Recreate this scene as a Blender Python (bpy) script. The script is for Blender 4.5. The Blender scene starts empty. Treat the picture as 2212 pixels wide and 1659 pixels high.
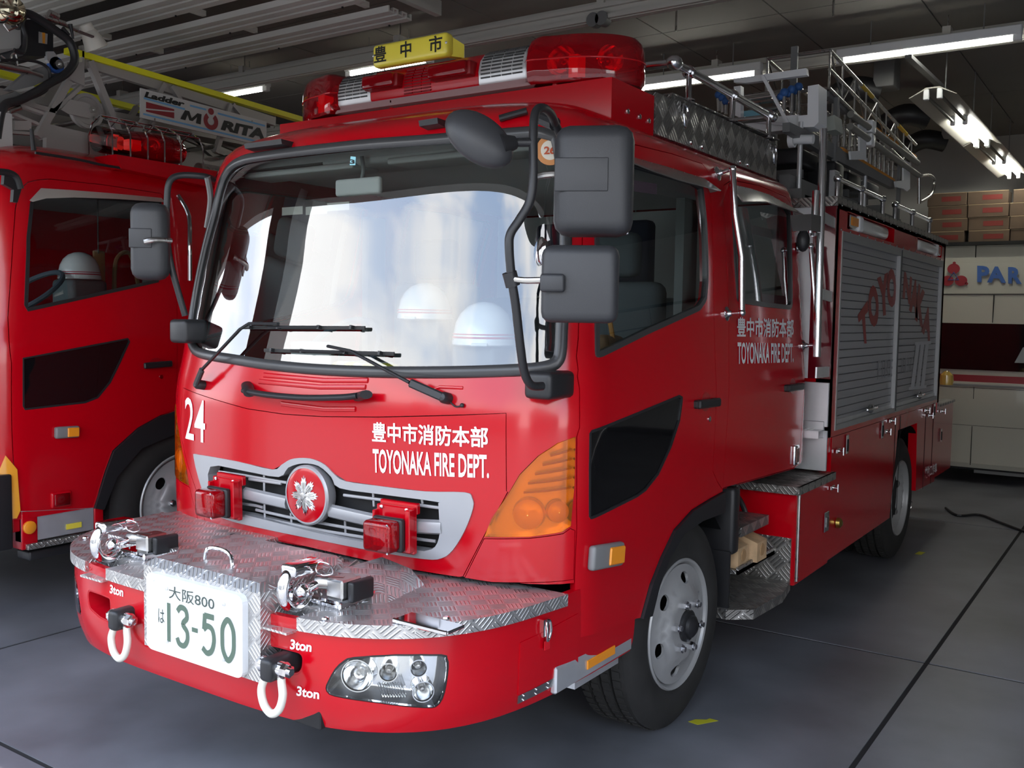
import bpy, bmesh, math, random
from mathutils import Vector, Matrix
from mathutils.geometry import delaunay_2d_cdt
random.seed(4)
SC=bpy.context.scene; COL=SC.collection
# ---------------------------------------------------------------- camera, sky, sun, exposure
CAM=[2077.07847, -0.06904, 0.59571, 0.01621, 2.62993, -2.52227, 1.68259]
def look():
    f,p,y,r=CAM[:4]
    F=Vector((-math.sin(y)*math.cos(p),math.cos(y)*math.cos(p),math.sin(p)))
    R=Vector((math.cos(y),math.sin(y),0)); U=R.cross(F)
    R2=R*math.cos(r)+U*math.sin(r); U2=U*math.cos(r)-R*math.sin(r)
    c=bpy.data.cameras.new('camera'); o=bpy.data.objects.new('camera',c); COL.objects.link(o)
    m=Matrix((R2,U2,-F)).transposed().to_4x4(); m.translation=Vector(CAM[4:7]); o.matrix_world=m
    c.sensor_width=36; c.sensor_fit='HORIZONTAL'; c.lens=36*f/2212; c.clip_start=.05; c.clip_end=300
    SC.camera=o
look()
SKY=4.0; SUN=5.0
w=bpy.data.worlds.new('sky'); SC.world=w; w.use_nodes=True
nt=w.node_tree; N=nt.nodes; Lk=nt.links; N.clear()
tc=N.new('ShaderNodeTexCoord'); mp=N.new('ShaderNodeMapping'); mp.inputs['Scale'].default_value=(1.6,1.6,4.0)
nz=N.new('ShaderNodeTexNoise'); nz.inputs['Scale'].default_value=1.7; nz.inputs['Detail'].default_value=5; nz.inputs['Roughness'].default_value=.52
rp=N.new('ShaderNodeValToRGB'); rp.color_ramp.elements[0].position=.44; rp.color_ramp.elements[0].color=(.27,.43,.72,1)
rp.color_ramp.elements[1].position=.60; rp.color_ramp.elements[1].color=(1,1,1,1)
sx=N.new('ShaderNodeSeparateXYZ'); gr=N.new('ShaderNodeValToRGB')
gr.color_ramp.elements[0].position=.0; gr.color_ramp.elements[0].color=(.9,.93,1,1); gr.color_ramp.elements[1].position=.5; gr.color_ramp.elements[1].color=(0,0,0,1)
mx=N.new('ShaderNodeMix'); mx.data_type='RGBA'; mx.blend_type='SCREEN'; mx.inputs[0].default_value=1.0
bg=N.new('ShaderNodeBackground'); bg.inputs[1].default_value=SKY; wo=N.new('ShaderNodeOutputWorld')
Lk.new(tc.outputs['Generated'],mp.inputs[0]); Lk.new(mp.outputs[0],nz.inputs['Vector']); Lk.new(nz.outputs['Fac'],rp.inputs[0])
Lk.new(tc.outputs['Generated'],sx.inputs[0]); Lk.new(sx.outputs['Z'],gr.inputs[0])
Lk.new(rp.outputs[0],mx.inputs[6]); Lk.new(gr.outputs[0],mx.inputs[7]); Lk.new(mx.outputs[2],bg.inputs[0]); Lk.new(bg.outputs[0],wo.inputs[0])
sl=bpy.data.lights.new('sun','SUN'); sl.energy=SUN; sl.angle=.01; sl.color=(1,.95,.88)
so=bpy.data.objects.new('sun',sl); COL.objects.link(so); so.rotation_euler=Vector((-.2,.295,-1.0)).to_track_quat('-Z','Y').to_euler()
SC.view_settings.view_transform='Standard'; SC.view_settings.look='None'; SC.view_settings.gamma=1; SC.view_settings.exposure=.42
SC.view_settings.use_curve_mapping=False
SC.cycles.max_bounces=7; SC.cycles.diffuse_bounces=3; SC.cycles.glossy_bounces=4; SC.cycles.transmission_bounces=6; SC.cycles.transparent_max_bounces=16; SC.cycles.caustics_reflective=False; SC.cycles.caustics_refractive=False; SC.cycles.sample_clamp_indirect=4
# ---------------------------------------------------------------- materials
MATS={}
def pmat(name,col,rough=.5,metal=0.0,coat=0.0,spec=None,noise=None,emit=None,bump=None,alpha=None):
    """principled material; noise=(scale, amount) varies the colour, bump=(scale, strength) the relief"""
    if name in MATS: return MATS[name]
    m=bpy.data.materials.new(name); m.use_nodes=True; n=m.node_tree.nodes; l=m.node_tree.links
    b=n['Principled BSDF']; b.inputs['Base Color'].default_value=(*col,1); b.inputs['Roughness'].default_value=rough; b.inputs['Metallic'].default_value=metal
    b.inputs['Coat Weight'].default_value=coat; b.inputs['Coat Roughness'].default_value=.03
    if spec is not None: b.inputs['Specular IOR Level'].default_value=spec
    if emit: b.inputs['Emission Color'].default_value=(*emit[0],1); b.inputs['Emission Strength'].default_value=emit[1]
    tcn=n.new('ShaderNodeTexCoord')
    if noise:
        t=n.new('ShaderNodeTexNoise'); t.inputs['Scale'].default_value=noise[0]; t.inputs['Detail'].default_value=6
        l.new(tcn.outputs['Object'],t.inputs['Vector'])
        r=n.new('ShaderNodeValToRGB'); a=noise[1]
        r.color_ramp.elements[0].position=.3; r.color_ramp.elements[1].position=.7
        r.color_ramp.elements[0].color=(*[c*(1-a) for c in col],1); r.color_ramp.elements[1].color=(*[min(1,c*(1+a)) for c in col],1)
        l.new(t.outputs['Fac'],r.inputs[0]); l.new(r.outputs[0],b.inputs['Base Color'])
        q=n.new('ShaderNodeMapRange'); q.inputs['To Min'].default_value=max(0,rough-.06); q.inputs['To Max'].default_value=min(1,rough+.08)
        l.new(t.outputs['Fac'],q.inputs[0]); l.new(q.outputs[0],b.inputs['Roughness'])
    if bump:
        t=n.new('ShaderNodeTexNoise'); t.inputs['Scale'].default_value=bump[0]; t.inputs['Detail'].default_value=4
        l.new(tcn.outputs['Object'],t.inputs['Vector'])
        u=n.new('ShaderNodeBump'); u.inputs['Strength'].default_value=bump[1]; u.inputs['Distance'].default_value=.002
        l.new(t.outputs['Fac'],u.inputs['Height']); l.new(u.outputs[0],b.inputs['Normal'])
    MATS[name]=m; return m
def gmat(name,tint,ior=1.5,boost=1.0,rough=0.0,gcol=(1,1,1)):
    """sheet of glass or clear plastic: transparent with a fresnel reflection"""
    if name in MATS: return MATS[name]
    m=bpy.data.materials.new(name); m.use_nodes=True; n=m.node_tree.nodes; l=m.node_tree.links; n.clear()
    o=n.new('ShaderNodeOutputMaterial'); mxs=n.new('ShaderNodeMixShader'); t=n.new('ShaderNodeBsdfTransparent'); g=n.new('ShaderNodeBsdfGlossy')
    t.inputs[0].default_value=(*tint,1); g.inputs['Color'].default_value=(*gcol,1); g.inputs['Roughness'].default_value=rough
    f=n.new('ShaderNodeFresnel'); f.inputs[0].default_value=ior
    k=n.new('ShaderNodeMath'); k.operation='MULTIPLY'; k.inputs[1].default_value=boost; k.use_clamp=True
    l.new(f.outputs[0],k.inputs[0]); l.new(k.outputs[0],mxs.inputs[0]); l.new(t.outputs[0],mxs.inputs[1]); l.new(g.outputs[0],mxs.inputs[2]); l.new(mxs.outputs[0],o.inputs[0])
    MATS[name]=m; return m
def lmat(name,tint,col,fac):
    """coloured plastic lens: part clear, part scattering"""
    m=bpy.data.materials.new(name); m.use_nodes=True; n=m.node_tree.nodes; l=m.node_tree.links
    b=n['Principled BSDF']; b.inputs['Base Color'].default_value=(*col,1); b.inputs['Roughness'].default_value=.08
    t=n.new('ShaderNodeBsdfTransparent'); t.inputs[0].default_value=(*tint,1); g=n.new('ShaderNodeBsdfGlossy'); g.inputs['Roughness'].default_value=.04
    a=n.new('ShaderNodeMixShader'); a.inputs[0].default_value=fac; c=n.new('ShaderNodeMixShader'); f=n.new('ShaderNodeFresnel'); f.inputs[0].default_value=1.5
    l.new(t.outputs[0],a.inputs[1]); l.new(b.outputs[0],a.inputs[2]); l.new(f.outputs[0],c.inputs[0]); l.new(a.outputs[0],c.inputs[1]); l.new(g.outputs[0],c.inputs[2]); l.new(c.outputs[0],n['Material Output'].inputs[0])
    MATS[name]=m; return m
def tread_mat(name,col,rough=.3,cell=.05,h=.0010,rot=0.0,metal=.8,shade=.80):
    """chequer plate: groups of five raised bars in two directions (fine relief, plus alternate lozenges coloured darker to imitate their reflection)"""
    m=bpy.data.materials.new(name); m.use_nodes=True; n=m.node_tree.nodes; l=m.node_tree.links
    b=n['Principled BSDF']; b.inputs['Metallic'].default_value=metal; b.inputs['Roughness'].default_value=rough
    uv=n.new('ShaderNodeUVMap'); mpn=n.new('ShaderNodeMapping'); mpn.inputs['Rotation'].default_value=(0,0,math.radians(45)+rot)
    mpn.inputs['Scale'].default_value=(1/cell,)*3; s=n.new('ShaderNodeSeparateXYZ'); l.new(uv.outputs[0],mpn.inputs[0]); l.new(mpn.outputs[0],s.inputs[0])
    def M(op,a,c=None):
        k=n.new('ShaderNodeMath'); k.operation=op
        for i,v in enumerate((a,c)):
            if v is None: continue
            if isinstance(v,(int,float)): k.inputs[i].default_value=v
            else: l.new(v,k.inputs[i])
        return k.outputs[0]
    X,Y=s.outputs[0],s.outputs[1]
    chk=M('FLOORED_MODULO',M('ADD',M('FLOOR',X),M('FLOOR',Y)),2.0)
    fx,fy=M('FRACT',X),M('FRACT',Y)
    def bars(a,c):
        st=M('MAXIMUM',M('SINE',M('SUBTRACT',M('MULTIPLY',a,2*math.pi*4),1.2)),0.0)
        en=M('SINE',M('MULTIPLY',c,math.pi)); en=M('MINIMUM',M('MULTIPLY',M('MAXIMUM',M('SUBTRACT',en,.18),0.0),3.0),1.0)
        return M('MULTIPLY',st,en)
    hA,hB=bars(fx,fy),bars(fy,fx)
    hh=M('ADD',M('MULTIPLY',hA,chk),M('MULTIPLY',hB,M('SUBTRACT',1.0,chk)))
    u=n.new('ShaderNodeBump'); u.inputs['Strength'].default_value=1; u.inputs['Distance'].default_value=h
    l.new(hh,u.inputs['Height']); l.new(u.outputs[0],b.inputs['Normal'])
    tcn=n.new('ShaderNodeTexCoord'); t=n.new('ShaderNodeTexNoise'); t.inputs['Scale'].default_value=9; t.inputs['Detail'].default_value=5
    l.new(tcn.outputs['Object'],t.inputs['Vector'])
    r=n.new('ShaderNodeValToRGB'); r.color_ramp.elements[0].position=.3; r.color_ramp.elements[0].color=(*[c*.8 for c in col],1); r.color_ramp.elements[1].position=.7; r.color_ramp.elements[1].color=(*col,1)
    mc=n.new('ShaderNodeMix'); mc.data_type='RGBA'; mc.blend_type='MULTIPLY'; mc.inputs[7].default_value=(shade,shade,shade,1)  # every other lozenge darkened in colour, standing in for its differing reflection
    l.new(t.outputs['Fac'],r.inputs[0]); l.new(r.outputs[0],mc.inputs[6]); l.new(chk,mc.inputs[0]); l.new(mc.outputs[2],b.inputs['Base Color'])
    l.new(M('ADD',M('MULTIPLY',chk,.14),rough),b.inputs['Roughness'])
    MATS[name]=m; return m
RED=pmat('red_paint',(.52,.0008,.008),.17,0,.12)
RED2=pmat('red_paint_flat',(.46,.002,.010),.3)
DKR=pmat('dark_red',(.25,.002,.006),.4)
BLK=pmat('black_plastic',(.018,.018,.020),.42,bump=(400,.15))
MIR=pmat('mirror_housing_plastic',(.035,.036,.04),.45,bump=(500,.2))
RUB=pmat('rubber',(.020,.019,.018),.65,noise=(30,.2))
TYR=pmat('tyre_rubber',(.022,.021,.020),.75,noise=(12,.25))
GSK=pmat('window_gasket',(.05,.05,.052),.3)
BG=pmat('black_glass',(.006,.006,.007),.06,0,.6)
CHR=pmat('chrome',(.82,.82,.84),.07,1)
POL=pmat('polished_tube',(.88,.88,.90),.20,1)
STL=pmat('brushed_steel',(.55,.54,.52),.28,1,noise=(25,.1))
SIL=pmat('silver_paint',(.42,.42,.435),.34,.35)
WHL=pmat('wheel_silver',(.42,.42,.42),.38,.3)
GRY=pmat('grey_paint',(.20,.20,.20),.45)
ALU=pmat('aluminium',(.72,.73,.75),.38,.7,noise=(8,.06))
WPL=pmat('white_paint',(.93,.94,.95),.35)
SHK=pmat('cream_painted_steel',(.78,.77,.68),.32,.1)
WHT=pmat('white_lettering',(.92,.92,.93),.4)
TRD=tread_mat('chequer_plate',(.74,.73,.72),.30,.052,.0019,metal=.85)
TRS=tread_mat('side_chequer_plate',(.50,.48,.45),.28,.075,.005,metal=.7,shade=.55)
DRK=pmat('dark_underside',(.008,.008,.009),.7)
INT=pmat('cab_interior_grey',(.26,.28,.28),.8)
INL=pmat('headliner_grey',(.74,.77,.75),.9)
SEAT=pmat('seat_fabric',(.10,.12,.13),.9,bump=(120,.4))
GLASS=gmat('windscreen_glass',(.86,.91,.89),1.5,3.3)
SGL=gmat('side_glass',(.66,.71,.70),1.5,1.6)
CLR=gmat('clear_lens',(.93,.95,.96),1.5,1.6)
RLN=lmat('red_lens',(.80,.012,.02),(.62,.004,.014),.34)
ORN=lmat('orange_lens',(1.0,.46,.02),(.80,.26,.004),.16)
ORB=pmat('orange_reflector',(.95,.33,.02),.35,.0,.5)
RRB=pmat('red_reflector',(.62,.006,.012),.25,.2,.6)
YEL=pmat('yellow_paint',(.95,.92,.02),.45)
YSG=pmat('yellow_sign',(.90,.76,.08),.3,0,.4)
BLU=pmat('blue_paint',(.03,.12,.45),.5)
BLL=pmat('light_blue',(.25,.55,.68),.6)
OGD=pmat('orange_paint',(.75,.30,.03),.5)
WOOD=pmat('chock_wood',(.62,.42,.24),.7,noise=(14,.25))
CARD=pmat('cardboard',(.085,.055,.035),.85,noise=(6,.12))
# ---------------------------------------------------------------- mesh helpers
def _hermite(xs, ys, x):
    n=len(xs)
    x=min(max(x,xs[0]),xs[-1])
    i=0
    while i<n-2 and x>xs[i+1]: i+=1
    def tan(k):
        if k==0: return (ys[1]-ys[0])/(xs[1]-xs[0])
        if k==n-1: return (ys[-1]-ys[-2])/(xs[-1]-xs[-2])
        a=(ys[k]-ys[k-1])/(xs[k]-xs[k-1]); b=(ys[k+1]-ys[k])/(xs[k+1]-xs[k])
        if a*b<=0: return 0.0
        return 2*a*b/(a+b)
    h=xs[i+1]-xs[i]; t=(x-xs[i])/h
    m0=tan(i)*h; m1=tan(i+1)*h
    return (2*t**3-3*t*t+1)*ys[i]+(t**3-2*t*t+t)*m0+(-2*t**3+3*t*t)*ys[i+1]+(t**3-t*t)*m1
class Surf:
    """plan curve swept up a profile: (s, v) -> point; mirrored for negative s"""
    def __init__(self, ref, levels, loc=(0,0,0)):
        self.ref=ref; self.lv=levels; self.loc=loc
        self.cs=[0.0]
        for a,b in zip(ref,ref[1:]): self.cs.append(self.cs[-1]+math.hypot(b[0]-a[0],b[1]-a[1]))
        self.smax=self.cs[-1]; self.hw=max(p[0] for p in ref); self.yb=max(p[1] for p in ref)
        self.cols=[[l[k] for l in levels] for k in range(4)]
        self.cache={}
    def level(self,v):
        k=round(v,5)
        if k not in self.cache:
            self.cache[k]=tuple(_hermite(self.cols[0],self.cols[j],v) for j in (1,2,3))
        return self.cache[k]
    def at(self,s,v):
        a=min(abs(s),self.smax); cs=self.cs
        lo,hi=0,len(cs)-1
        while hi-lo>1:
            m=(lo+hi)//2
            if cs[m]<=a: lo=m
            else: hi=m
        t=(a-cs[lo])/(cs[hi]-cs[lo]); p,q=self.ref[lo],self.ref[hi]
        xr=p[0]+(q[0]-p[0])*t; yr=p[1]+(q[1]-p[1])*t
        z,y0,hw=self.level(v)
        x=xr*hw/self.hw*(1 if s>=0 else -1); y=y0+yr*(self.yb-y0)/self.yb
        return (x+self.loc[0],y+self.loc[1],z+self.loc[2])
    def normal(self,s,v):
        e=.025
        v0,v1=max(v-e,self.cols[0][0]),min(v+e,self.cols[0][-1])
        s0,s1=max(s-e,-self.smax),min(s+e,self.smax)
        a,b=self.at(s0,v),self.at(s1,v); c,d=self.at(s,v0),self.at(s,v1)
        u=[b[i]-a[i] for i in range(3)]; w=[d[i]-c[i] for i in range(3)]
        n=(u[1]*w[2]-u[2]*w[1],u[2]*w[0]-u[0]*w[2],u[0]*w[1]-u[1]*w[0])
        l=math.sqrt(sum(k*k for k in n)) or 1
        return tuple(k/l for k in n)
    def off(self,s,v,o=0.0):
        p=self.at(s,v)
        if not o: return p
        n=self.normal(s,v)
        return tuple(p[i]+n[i]*o for i in range(3))
def cab_ref():
    pts=[]
    N=240;D=.36;H=1.06
    for i in range(N+1):
        a=i/N*math.pi/2
        # superellipse n=3, even spacing
        c,s_=math.cos(a),math.sin(a); r=(c**3.3+s_**3.3)**(-1/3.3)
        pts.append((H*s_*r, D*(1-c*r)))
    pts.append((H,1.2)); 
    for i in range(9):
        a=i/8*math.pi/2
        pts.append((H-.08+.08*math.cos(a),2.56+.08*math.sin(a)))
    pts.append((0,2.64))
    return pts
CAB_LEVELS=[(.40,.40,.05,1.06),(.70,.70,.03,1.06),(1.0,1.0,.02,1.06),(1.32,1.32,.025,1.06),(1.50,1.50,.055,1.045),(1.9,1.9,.125,1.01),
 (2.25,2.25,.18,.965),(2.34,2.34,.205,.95),(2.40,2.39,.235,.925),(2.46,2.425,.285,.88),(2.52,2.45,.34,.83),(2.60,2.475,.42,.76),(2.72,2.495,.55,.66),(2.9,2.51,.80,.40)]
def bump_ref():
    base=[(0,0),(.3,.0),(.5,.008),(.66,.025),(.80,.065),(.90,.115),(.97,.18),(1.01,.25),(1.035,.34),(1.05,.47),(1.05,.66)]
    # smooth by chaikin
    p=base
    for _ in range(3):
        q=[p[0]]
        for a,b in zip(p,p[1:]):
            q+=[(a[0]*.75+b[0]*.25,a[1]*.75+b[1]*.25),(a[0]*.25+b[0]*.75,a[1]*.25+b[1]*.75)]
        q.append(p[-1]); p=q
    return p
BUMP_LEVELS=[(.44,.44,-.535,1.03),(.50,.50,-.555,1.045),(.60,.60,-.57,1.05),(.78,.78,-.57,1.05)]

CAB=Surf(cab_ref(),CAB_LEVELS); LCAB=Surf(cab_ref(),CAB_LEVELS,(-3.41,-.10,.12)); BUMP=Surf(bump_ref(),BUMP_LEVELS)
def rot_to(d):
    return Vector((0,0,1)).rotation_difference(Vector(d).normalized()).to_matrix()
class G:
    """collects shapes and links them as ONE mesh object"""
    def __init__(s): s.v=[]; s.f=[]; s.sm=[]; s.n={}
    def add(s,v,f,smooth=False):
        o=len(s.v); s.v+= [tuple(p) for p in v]; s.f+=[tuple(i+o for i in q) for q in f]; s.sm+=[smooth]*len(f); return s
    def box(s,a,b,bev=0.0,M=None):
        """axis-aligned box from corner a to corner b"""
        bm=bmesh.new(); bmesh.ops.create_cube(bm,size=1)
        c=[(a[i]+b[i])/2 for i in range(3)]; d=[abs(b[i]-a[i]) for i in range(3)]
        for q in bm.verts: q.co=Vector((q.co.x*d[0],q.co.y*d[1],q.co.z*d[2]))
        if bev>0:
            bmesh.ops.bevel(bm,geom=list(bm.edges)+list(bm.verts),offset=min(bev,min(d)*.49),segments=3 if bev>.006 else 1,profile=.5,affect='EDGES')
        for q in bm.verts: q.co+=Vector(c)
        if M is not None:
            for q in bm.verts: q.co=M@q.co
        return s.bm(bm,bev>.006)
    def bm(s,bm,smooth=False):
        bm.verts.index_update(); s.add([q.co[:] for q in bm.verts],[[q.index for q in f.verts] for f in bm.faces],smooth); bm.free(); return s
    def cyl(s,a,b,r,r2=None,seg=16,cap=True):
        a=Vector(a); b=Vector(b); R=rot_to(b-a); r2=r if r2 is None else r2; v=[]; f=[]
        for P,q in ((a,r),(b,r2)):
            for i in range(seg):
                t=2*math.pi*i/seg; v.append(P+R@Vector((q*math.cos(t),q*math.sin(t),0)))
        for i in range(seg): f.append((i,(i+1)%seg,seg+(i+1)%seg,seg+i))
        if cap: f+= [tuple(reversed(range(seg))),tuple(range(seg,2*seg))]
        return s.add(v,f,True)
    def lathe(s,o,d,prof,seg=32,cap=False):
        """profile [(radius, height along d)] turned round the axis d through o"""
        o=Vector(o); R=rot_to(d); v=[]; f=[]; n=len(prof)
        for r,h in prof:
            for i in range(seg):
                t=2*math.pi*i/seg; v.append(o+R@Vector((r*math.cos(t),r*math.sin(t),h)))
        for k in range(n-1):
            for i in range(seg): f.append((k*seg+i,k*seg+(i+1)%seg,(k+1)*seg+(i+1)%seg,(k+1)*seg+i))
        if cap and prof[0][0]>1e-5: f.append(tuple(reversed(range(seg))))
        if cap and prof[-1][0]>1e-5: f.append(tuple(range((n-1)*seg,n*seg)))
        return s.add(v,f,True)
    def tube(s,pts,r,seg=10,closed=False,flat=None,curve=True,ry=None,up=None):
        P=[Vector(p) for p in pts]
        if curve and len(P)>2: P=smooth_path(P,closed)
        n=len(P); v=[]; f=[]; prev=None
        for k in range(n):
            if closed: d=P[(k+1)%n]-P[k-1]
            else: d=P[min(k+1,n-1)]-P[max(k-1,0)]
            d.normalize()
            if up is not None:
                uu=Vector(up[k] if isinstance(up,list) else up); a=d.cross(uu).normalized()
            elif prev is None:
                a=d.cross(Vector((0,0,1)) if abs(d.z)<.9 else Vector((1,0,0))).normalized()
            else:
                a=(prev-d*prev.dot(d)).normalized()
            prev=a; b=d.cross(a)
            for i in range(seg):
                t=2*math.pi*i/seg; v.append(P[k]+a*(r*math.cos(t))+b*((ry or r)*math.sin(t)))
        m=n if closed else n-1
        for k in range(m):
            for i in range(seg): f.append((k*seg+i,k*seg+(i+1)%seg,((k+1)%n)*seg+(i+1)%seg,((k+1)%n)*seg+i))
        if not closed: f+=[tuple(reversed(range(seg))),tuple(range((n-1)*seg,n*seg))]
        return s.add(v,f,True)
    def prism(s,poly,d,smooth=False):
        """polygon of 3-D points pushed along vector d"""
        n=len(poly); d=Vector(d); v=[Vector(p) for p in poly]; v+= [p+d for p in v]
        f=[tuple(range(n)),tuple(reversed(range(n,2*n)))]+[(i,(i+1)%n,n+(i+1)%n,n+i) for i in range(n)]
        return s.add(v,f,smooth)
    def ball(s,c,r,seg=14,sc=(1,1,1)):
        bm=bmesh.new(); bmesh.ops.create_uvsphere(bm,u_segments=seg,v_segments=max(6,seg//2),radius=r)
        for q in bm.verts: q.co=Vector((q.co.x*sc[0],q.co.y*sc[1],q.co.z*sc[2]))+Vector(c)
        return s.bm(bm,True)
    def bar(s,a,b,w,h,up=(0,0,1),bev=0):
        """rectangular bar from a to b"""
        a=Vector(a); b=Vector(b); d=(b-a); L=d.length; d.normalize(); u=Vector(up); x=d.cross(u)
        if x.length<1e-4: x=d.cross(Vector((1,0,0)))
        x.normalize(); z=x.cross(d); M=Matrix((x,d,z)).transposed().to_4x4(); M.translation=a
        return s.box((-w/2,0,-h/2),(w/2,L,h/2),bev,M)
    def xf(s,M):
        s.v=[tuple(M@Vector(p)) for p in s.v]; return s
    def obj(s,name,mat,parent=None,ang=35,label=None,normals=None,slots=None,fm=None):
        me=bpy.data.meshes.new(name); me.from_pydata(s.v,[],s.f)
        for m in (slots or [mat]): me.materials.append(m)
        if fm: me.polygons.foreach_set('material_index',fm)
        me.polygons.foreach_set('use_smooth',s.sm)
        uvl=me.uv_layers.new(name='UVMap'); vs=s.v
        uv=[]
        for p in me.polygons:
            n=p.normal; ax=max(range(3),key=lambda i:abs(n[i])); i,j=((1,2),(0,2),(0,1))[ax]
            for vi in p.vertices: uv+= [vs[vi][i],vs[vi][j]]
        uvl.data.foreach_set('uv',uv)
        me.update()
        if normals is None and ang is not None: me.set_sharp_from_angle(angle=math.radians(ang))
        if normals is not None:
            me.normals_split_custom_set_from_vertices(normals)
        o=bpy.data.objects.new(name,me); COL.objects.link(o)
        if parent is not None: o.parent=parent
        if label: o['label']=label
        return o
def smooth_path(P,closed=False,k=6):
    n=len(P); out=[]
    rng=range(n if closed else n-1)
    for i in rng:
        if closed: a,b,c,d=P[i-1],P[i],P[(i+1)%n],P[(i+2)%n]
        else: a,b,c,d=P[max(i-1,0)],P[i],P[i+1],P[min(i+2,n-1)]
        for j in range(k):
            t=j/k
            out.append(.5*((2*b)+(c-a)*t+(2*a-5*b+4*c-d)*t*t+(3*b-a-3*c+d)*t**3))
    if not closed: out.append(P[-1].copy())
    return out
def sm2(pts,k=4,closed=True):
    return [(p.x,p.y) for p in smooth_path([Vector((a,b,0)) for a,b in pts],closed,k)]
def rnd2(pts,r,k=4):
    """round the corners of a 2-D polygon"""
    out=[]; n=len(pts)
    for i in range(n):
        p=Vector(pts[i]); a=Vector(pts[i-1]); b=Vector(pts[(i+1)%n])
        da=(a-p); db=(b-p); ra=min(r,da.length*.45); rb=min(r,db.length*.45)
        A=p+da.normalized()*ra; B=p+db.normalized()*rb
        for j in range(k+1):
            t=j/k; q=A*(1-t)**2+p*2*t*(1-t)+B*t*t; out.append((q.x,q.y))
    return out
def inpoly(x,y,P):
    c=False; n=len(P); j=n-1
    for i in range(n):
        xi,yi=P[i]; xj,yj=P[j]
        if (yi>y)!=(yj>y) and x<(xj-xi)*(y-yi)/(yj-yi)+xi: c=not c
        j=i
    return c
def dens(P,step,closed=True):
    out=[]; n=len(P)
    for i in range(n if closed else n-1):
        a=P[i]; b=P[(i+1)%n]; d=math.hypot(b[0]-a[0],b[1]-a[1]); m=max(1,int(math.ceil(d/step)))
        for j in range(m): out.append((a[0]+(b[0]-a[0])*j/m,a[1]+(b[1]-a[1])*j/m))
    if not closed: out.append(P[-1])
    return out
def tri2(outer,holes=(),step=.05):
    outer=dens(outer,step); holes=[dens(h,step) for h in holes]
    pts=list(outer); edges=[(i,(i+1)%len(outer)) for i in range(len(outer))]
    for h in holes:
        o=len(pts); pts+=h; edges+=[(o+i,o+(i+1)%len(h)) for i in range(len(h))]
    xs=[p[0] for p in outer]; ys=[p[1] for p in outer]
    nb=list(pts); x=min(xs)+step/2; r=0
    cells=set()
    for p in nb: cells.add((round(p[0]/(step*.6)),round(p[1]/(step*.6))))
    y=min(ys)+step/2
    while y<max(ys):
        x=min(xs)+step/2*(1+(r%2)); r+=1
        while x<max(xs):
            if (round(x/(step*.6)),round(y/(step*.6))) not in cells and inpoly(x,y,outer) and not any(inpoly(x,y,h) for h in holes): pts.append((x,y))
            x+=step
        y+=step*.87
    res=delaunay_2d_cdt([Vector(p) for p in pts],edges,[],0,1e-6)
    V=[(p.x,p.y) for p in res[0]]; F=[]
    for f in res[2]:
        cx=sum(V[i][0] for i in f)/3; cy=sum(V[i][1] for i in f)/3
        if inpoly(cx,cy,outer) and not any(inpoly(cx,cy,h) for h in holes):
            a,b,c=[V[i] for i in f]
            F.append(tuple(f) if (b[0]-a[0])*(c[1]-a[1])-(b[1]-a[1])*(c[0]-a[0])>0 else tuple(reversed(f)))
    return V,F,[outer]+holes
def panel(S,outer,name,mat,parent,holes=(),off=0.0,th=.015,step=.05,label=None,edge=.0025):
    """sheet that follows surface S over a 2-D outline, with real thickness at its edges"""
    V,F,loops=tri2(outer,holes,step)
    used=sorted({i for f in F for i in f}); mp_={i:k for k,i in enumerate(used)}
    v=[]; nn=[]
    for i in used:
        s_,z_=V[i]; v.append(S.off(s_,z_,off)); nn.append(S.normal(s_,z_))
    f=[tuple(mp_[i] for i in q) for q in F]; sm=[True]*len(f)
    g=G(); g.v=v; g.f=f; g.sm=sm
    # turned-in edge on every boundary edge
    cnt={}
    for q in f:
        for a,b in ((q[0],q[1]),(q[1],q[2]),(q[2],q[0])): cnt[(a,b)]=1
    bd=[(a,b) for (a,b) in cnt if (b,a) not in cnt]
    bi={}
    for a,b in bd:
        for k in (a,b):
            if k not in bi:
                bi[k]=len(g.v); n_=nn[k]; p=g.v[k]
                g.v.append(p); nn.append(n_)
                g.v.append(tuple(p[i]-n_[i]*th for i in range(3))); nn.append(n_)
    for a,b in bd:
        g.f.append((b,a,bi[a]+1,bi[b]+1)); g.sm.append(False)
    normals=[n_ for n_ in nn]
    me_n=normals
    o=g.obj(name,mat,parent,ang=None,label=label)
    me=o.data
    # exact normals on the sheet, face normals on the turned edge
    ln=[]
    for p in me.polygons:
        for vi in p.vertices:
            ln.append(Vector(nn[vi]) if p.use_smooth else p.normal.copy())
    me.normals_split_custom_set(ln)
    return o
def mir(P): return [(-a,b) for a,b in reversed(P)]
def text_geo(body,bold=0.0,shear=0.0,res=3,spacing=1.0):
    cu=bpy.data.curves.new('t','FONT'); cu.body=body; cu.size=1; cu.offset=bold; cu.resolution_u=res; cu.shear=shear; cu.space_character=spacing; cu.fill_mode='BOTH'
    o=bpy.data.objects.new('t',cu); COL.objects.link(o)
    dg=bpy.context.evaluated_depsgraph_get(); dg.update(); me=bpy.data.meshes.new_from_object(o.evaluated_get(dg))
    v=[(p.co.x,p.co.y) for p in me.vertices]; f=[tuple(p.vertices) for p in me.polygons]
    bpy.data.objects.remove(o); bpy.data.curves.remove(cu); bpy.data.meshes.remove(me)
    f2=[]
    for q in f:
        ar=sum(v[q[i]][0]*v[q[(i+1)%len(q)]][1]-v[q[(i+1)%len(q)]][0]*v[q[i]][1] for i in range(len(q)))
        f2.append(q if ar>0 else tuple(reversed(q)))
    return v,f2
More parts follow.
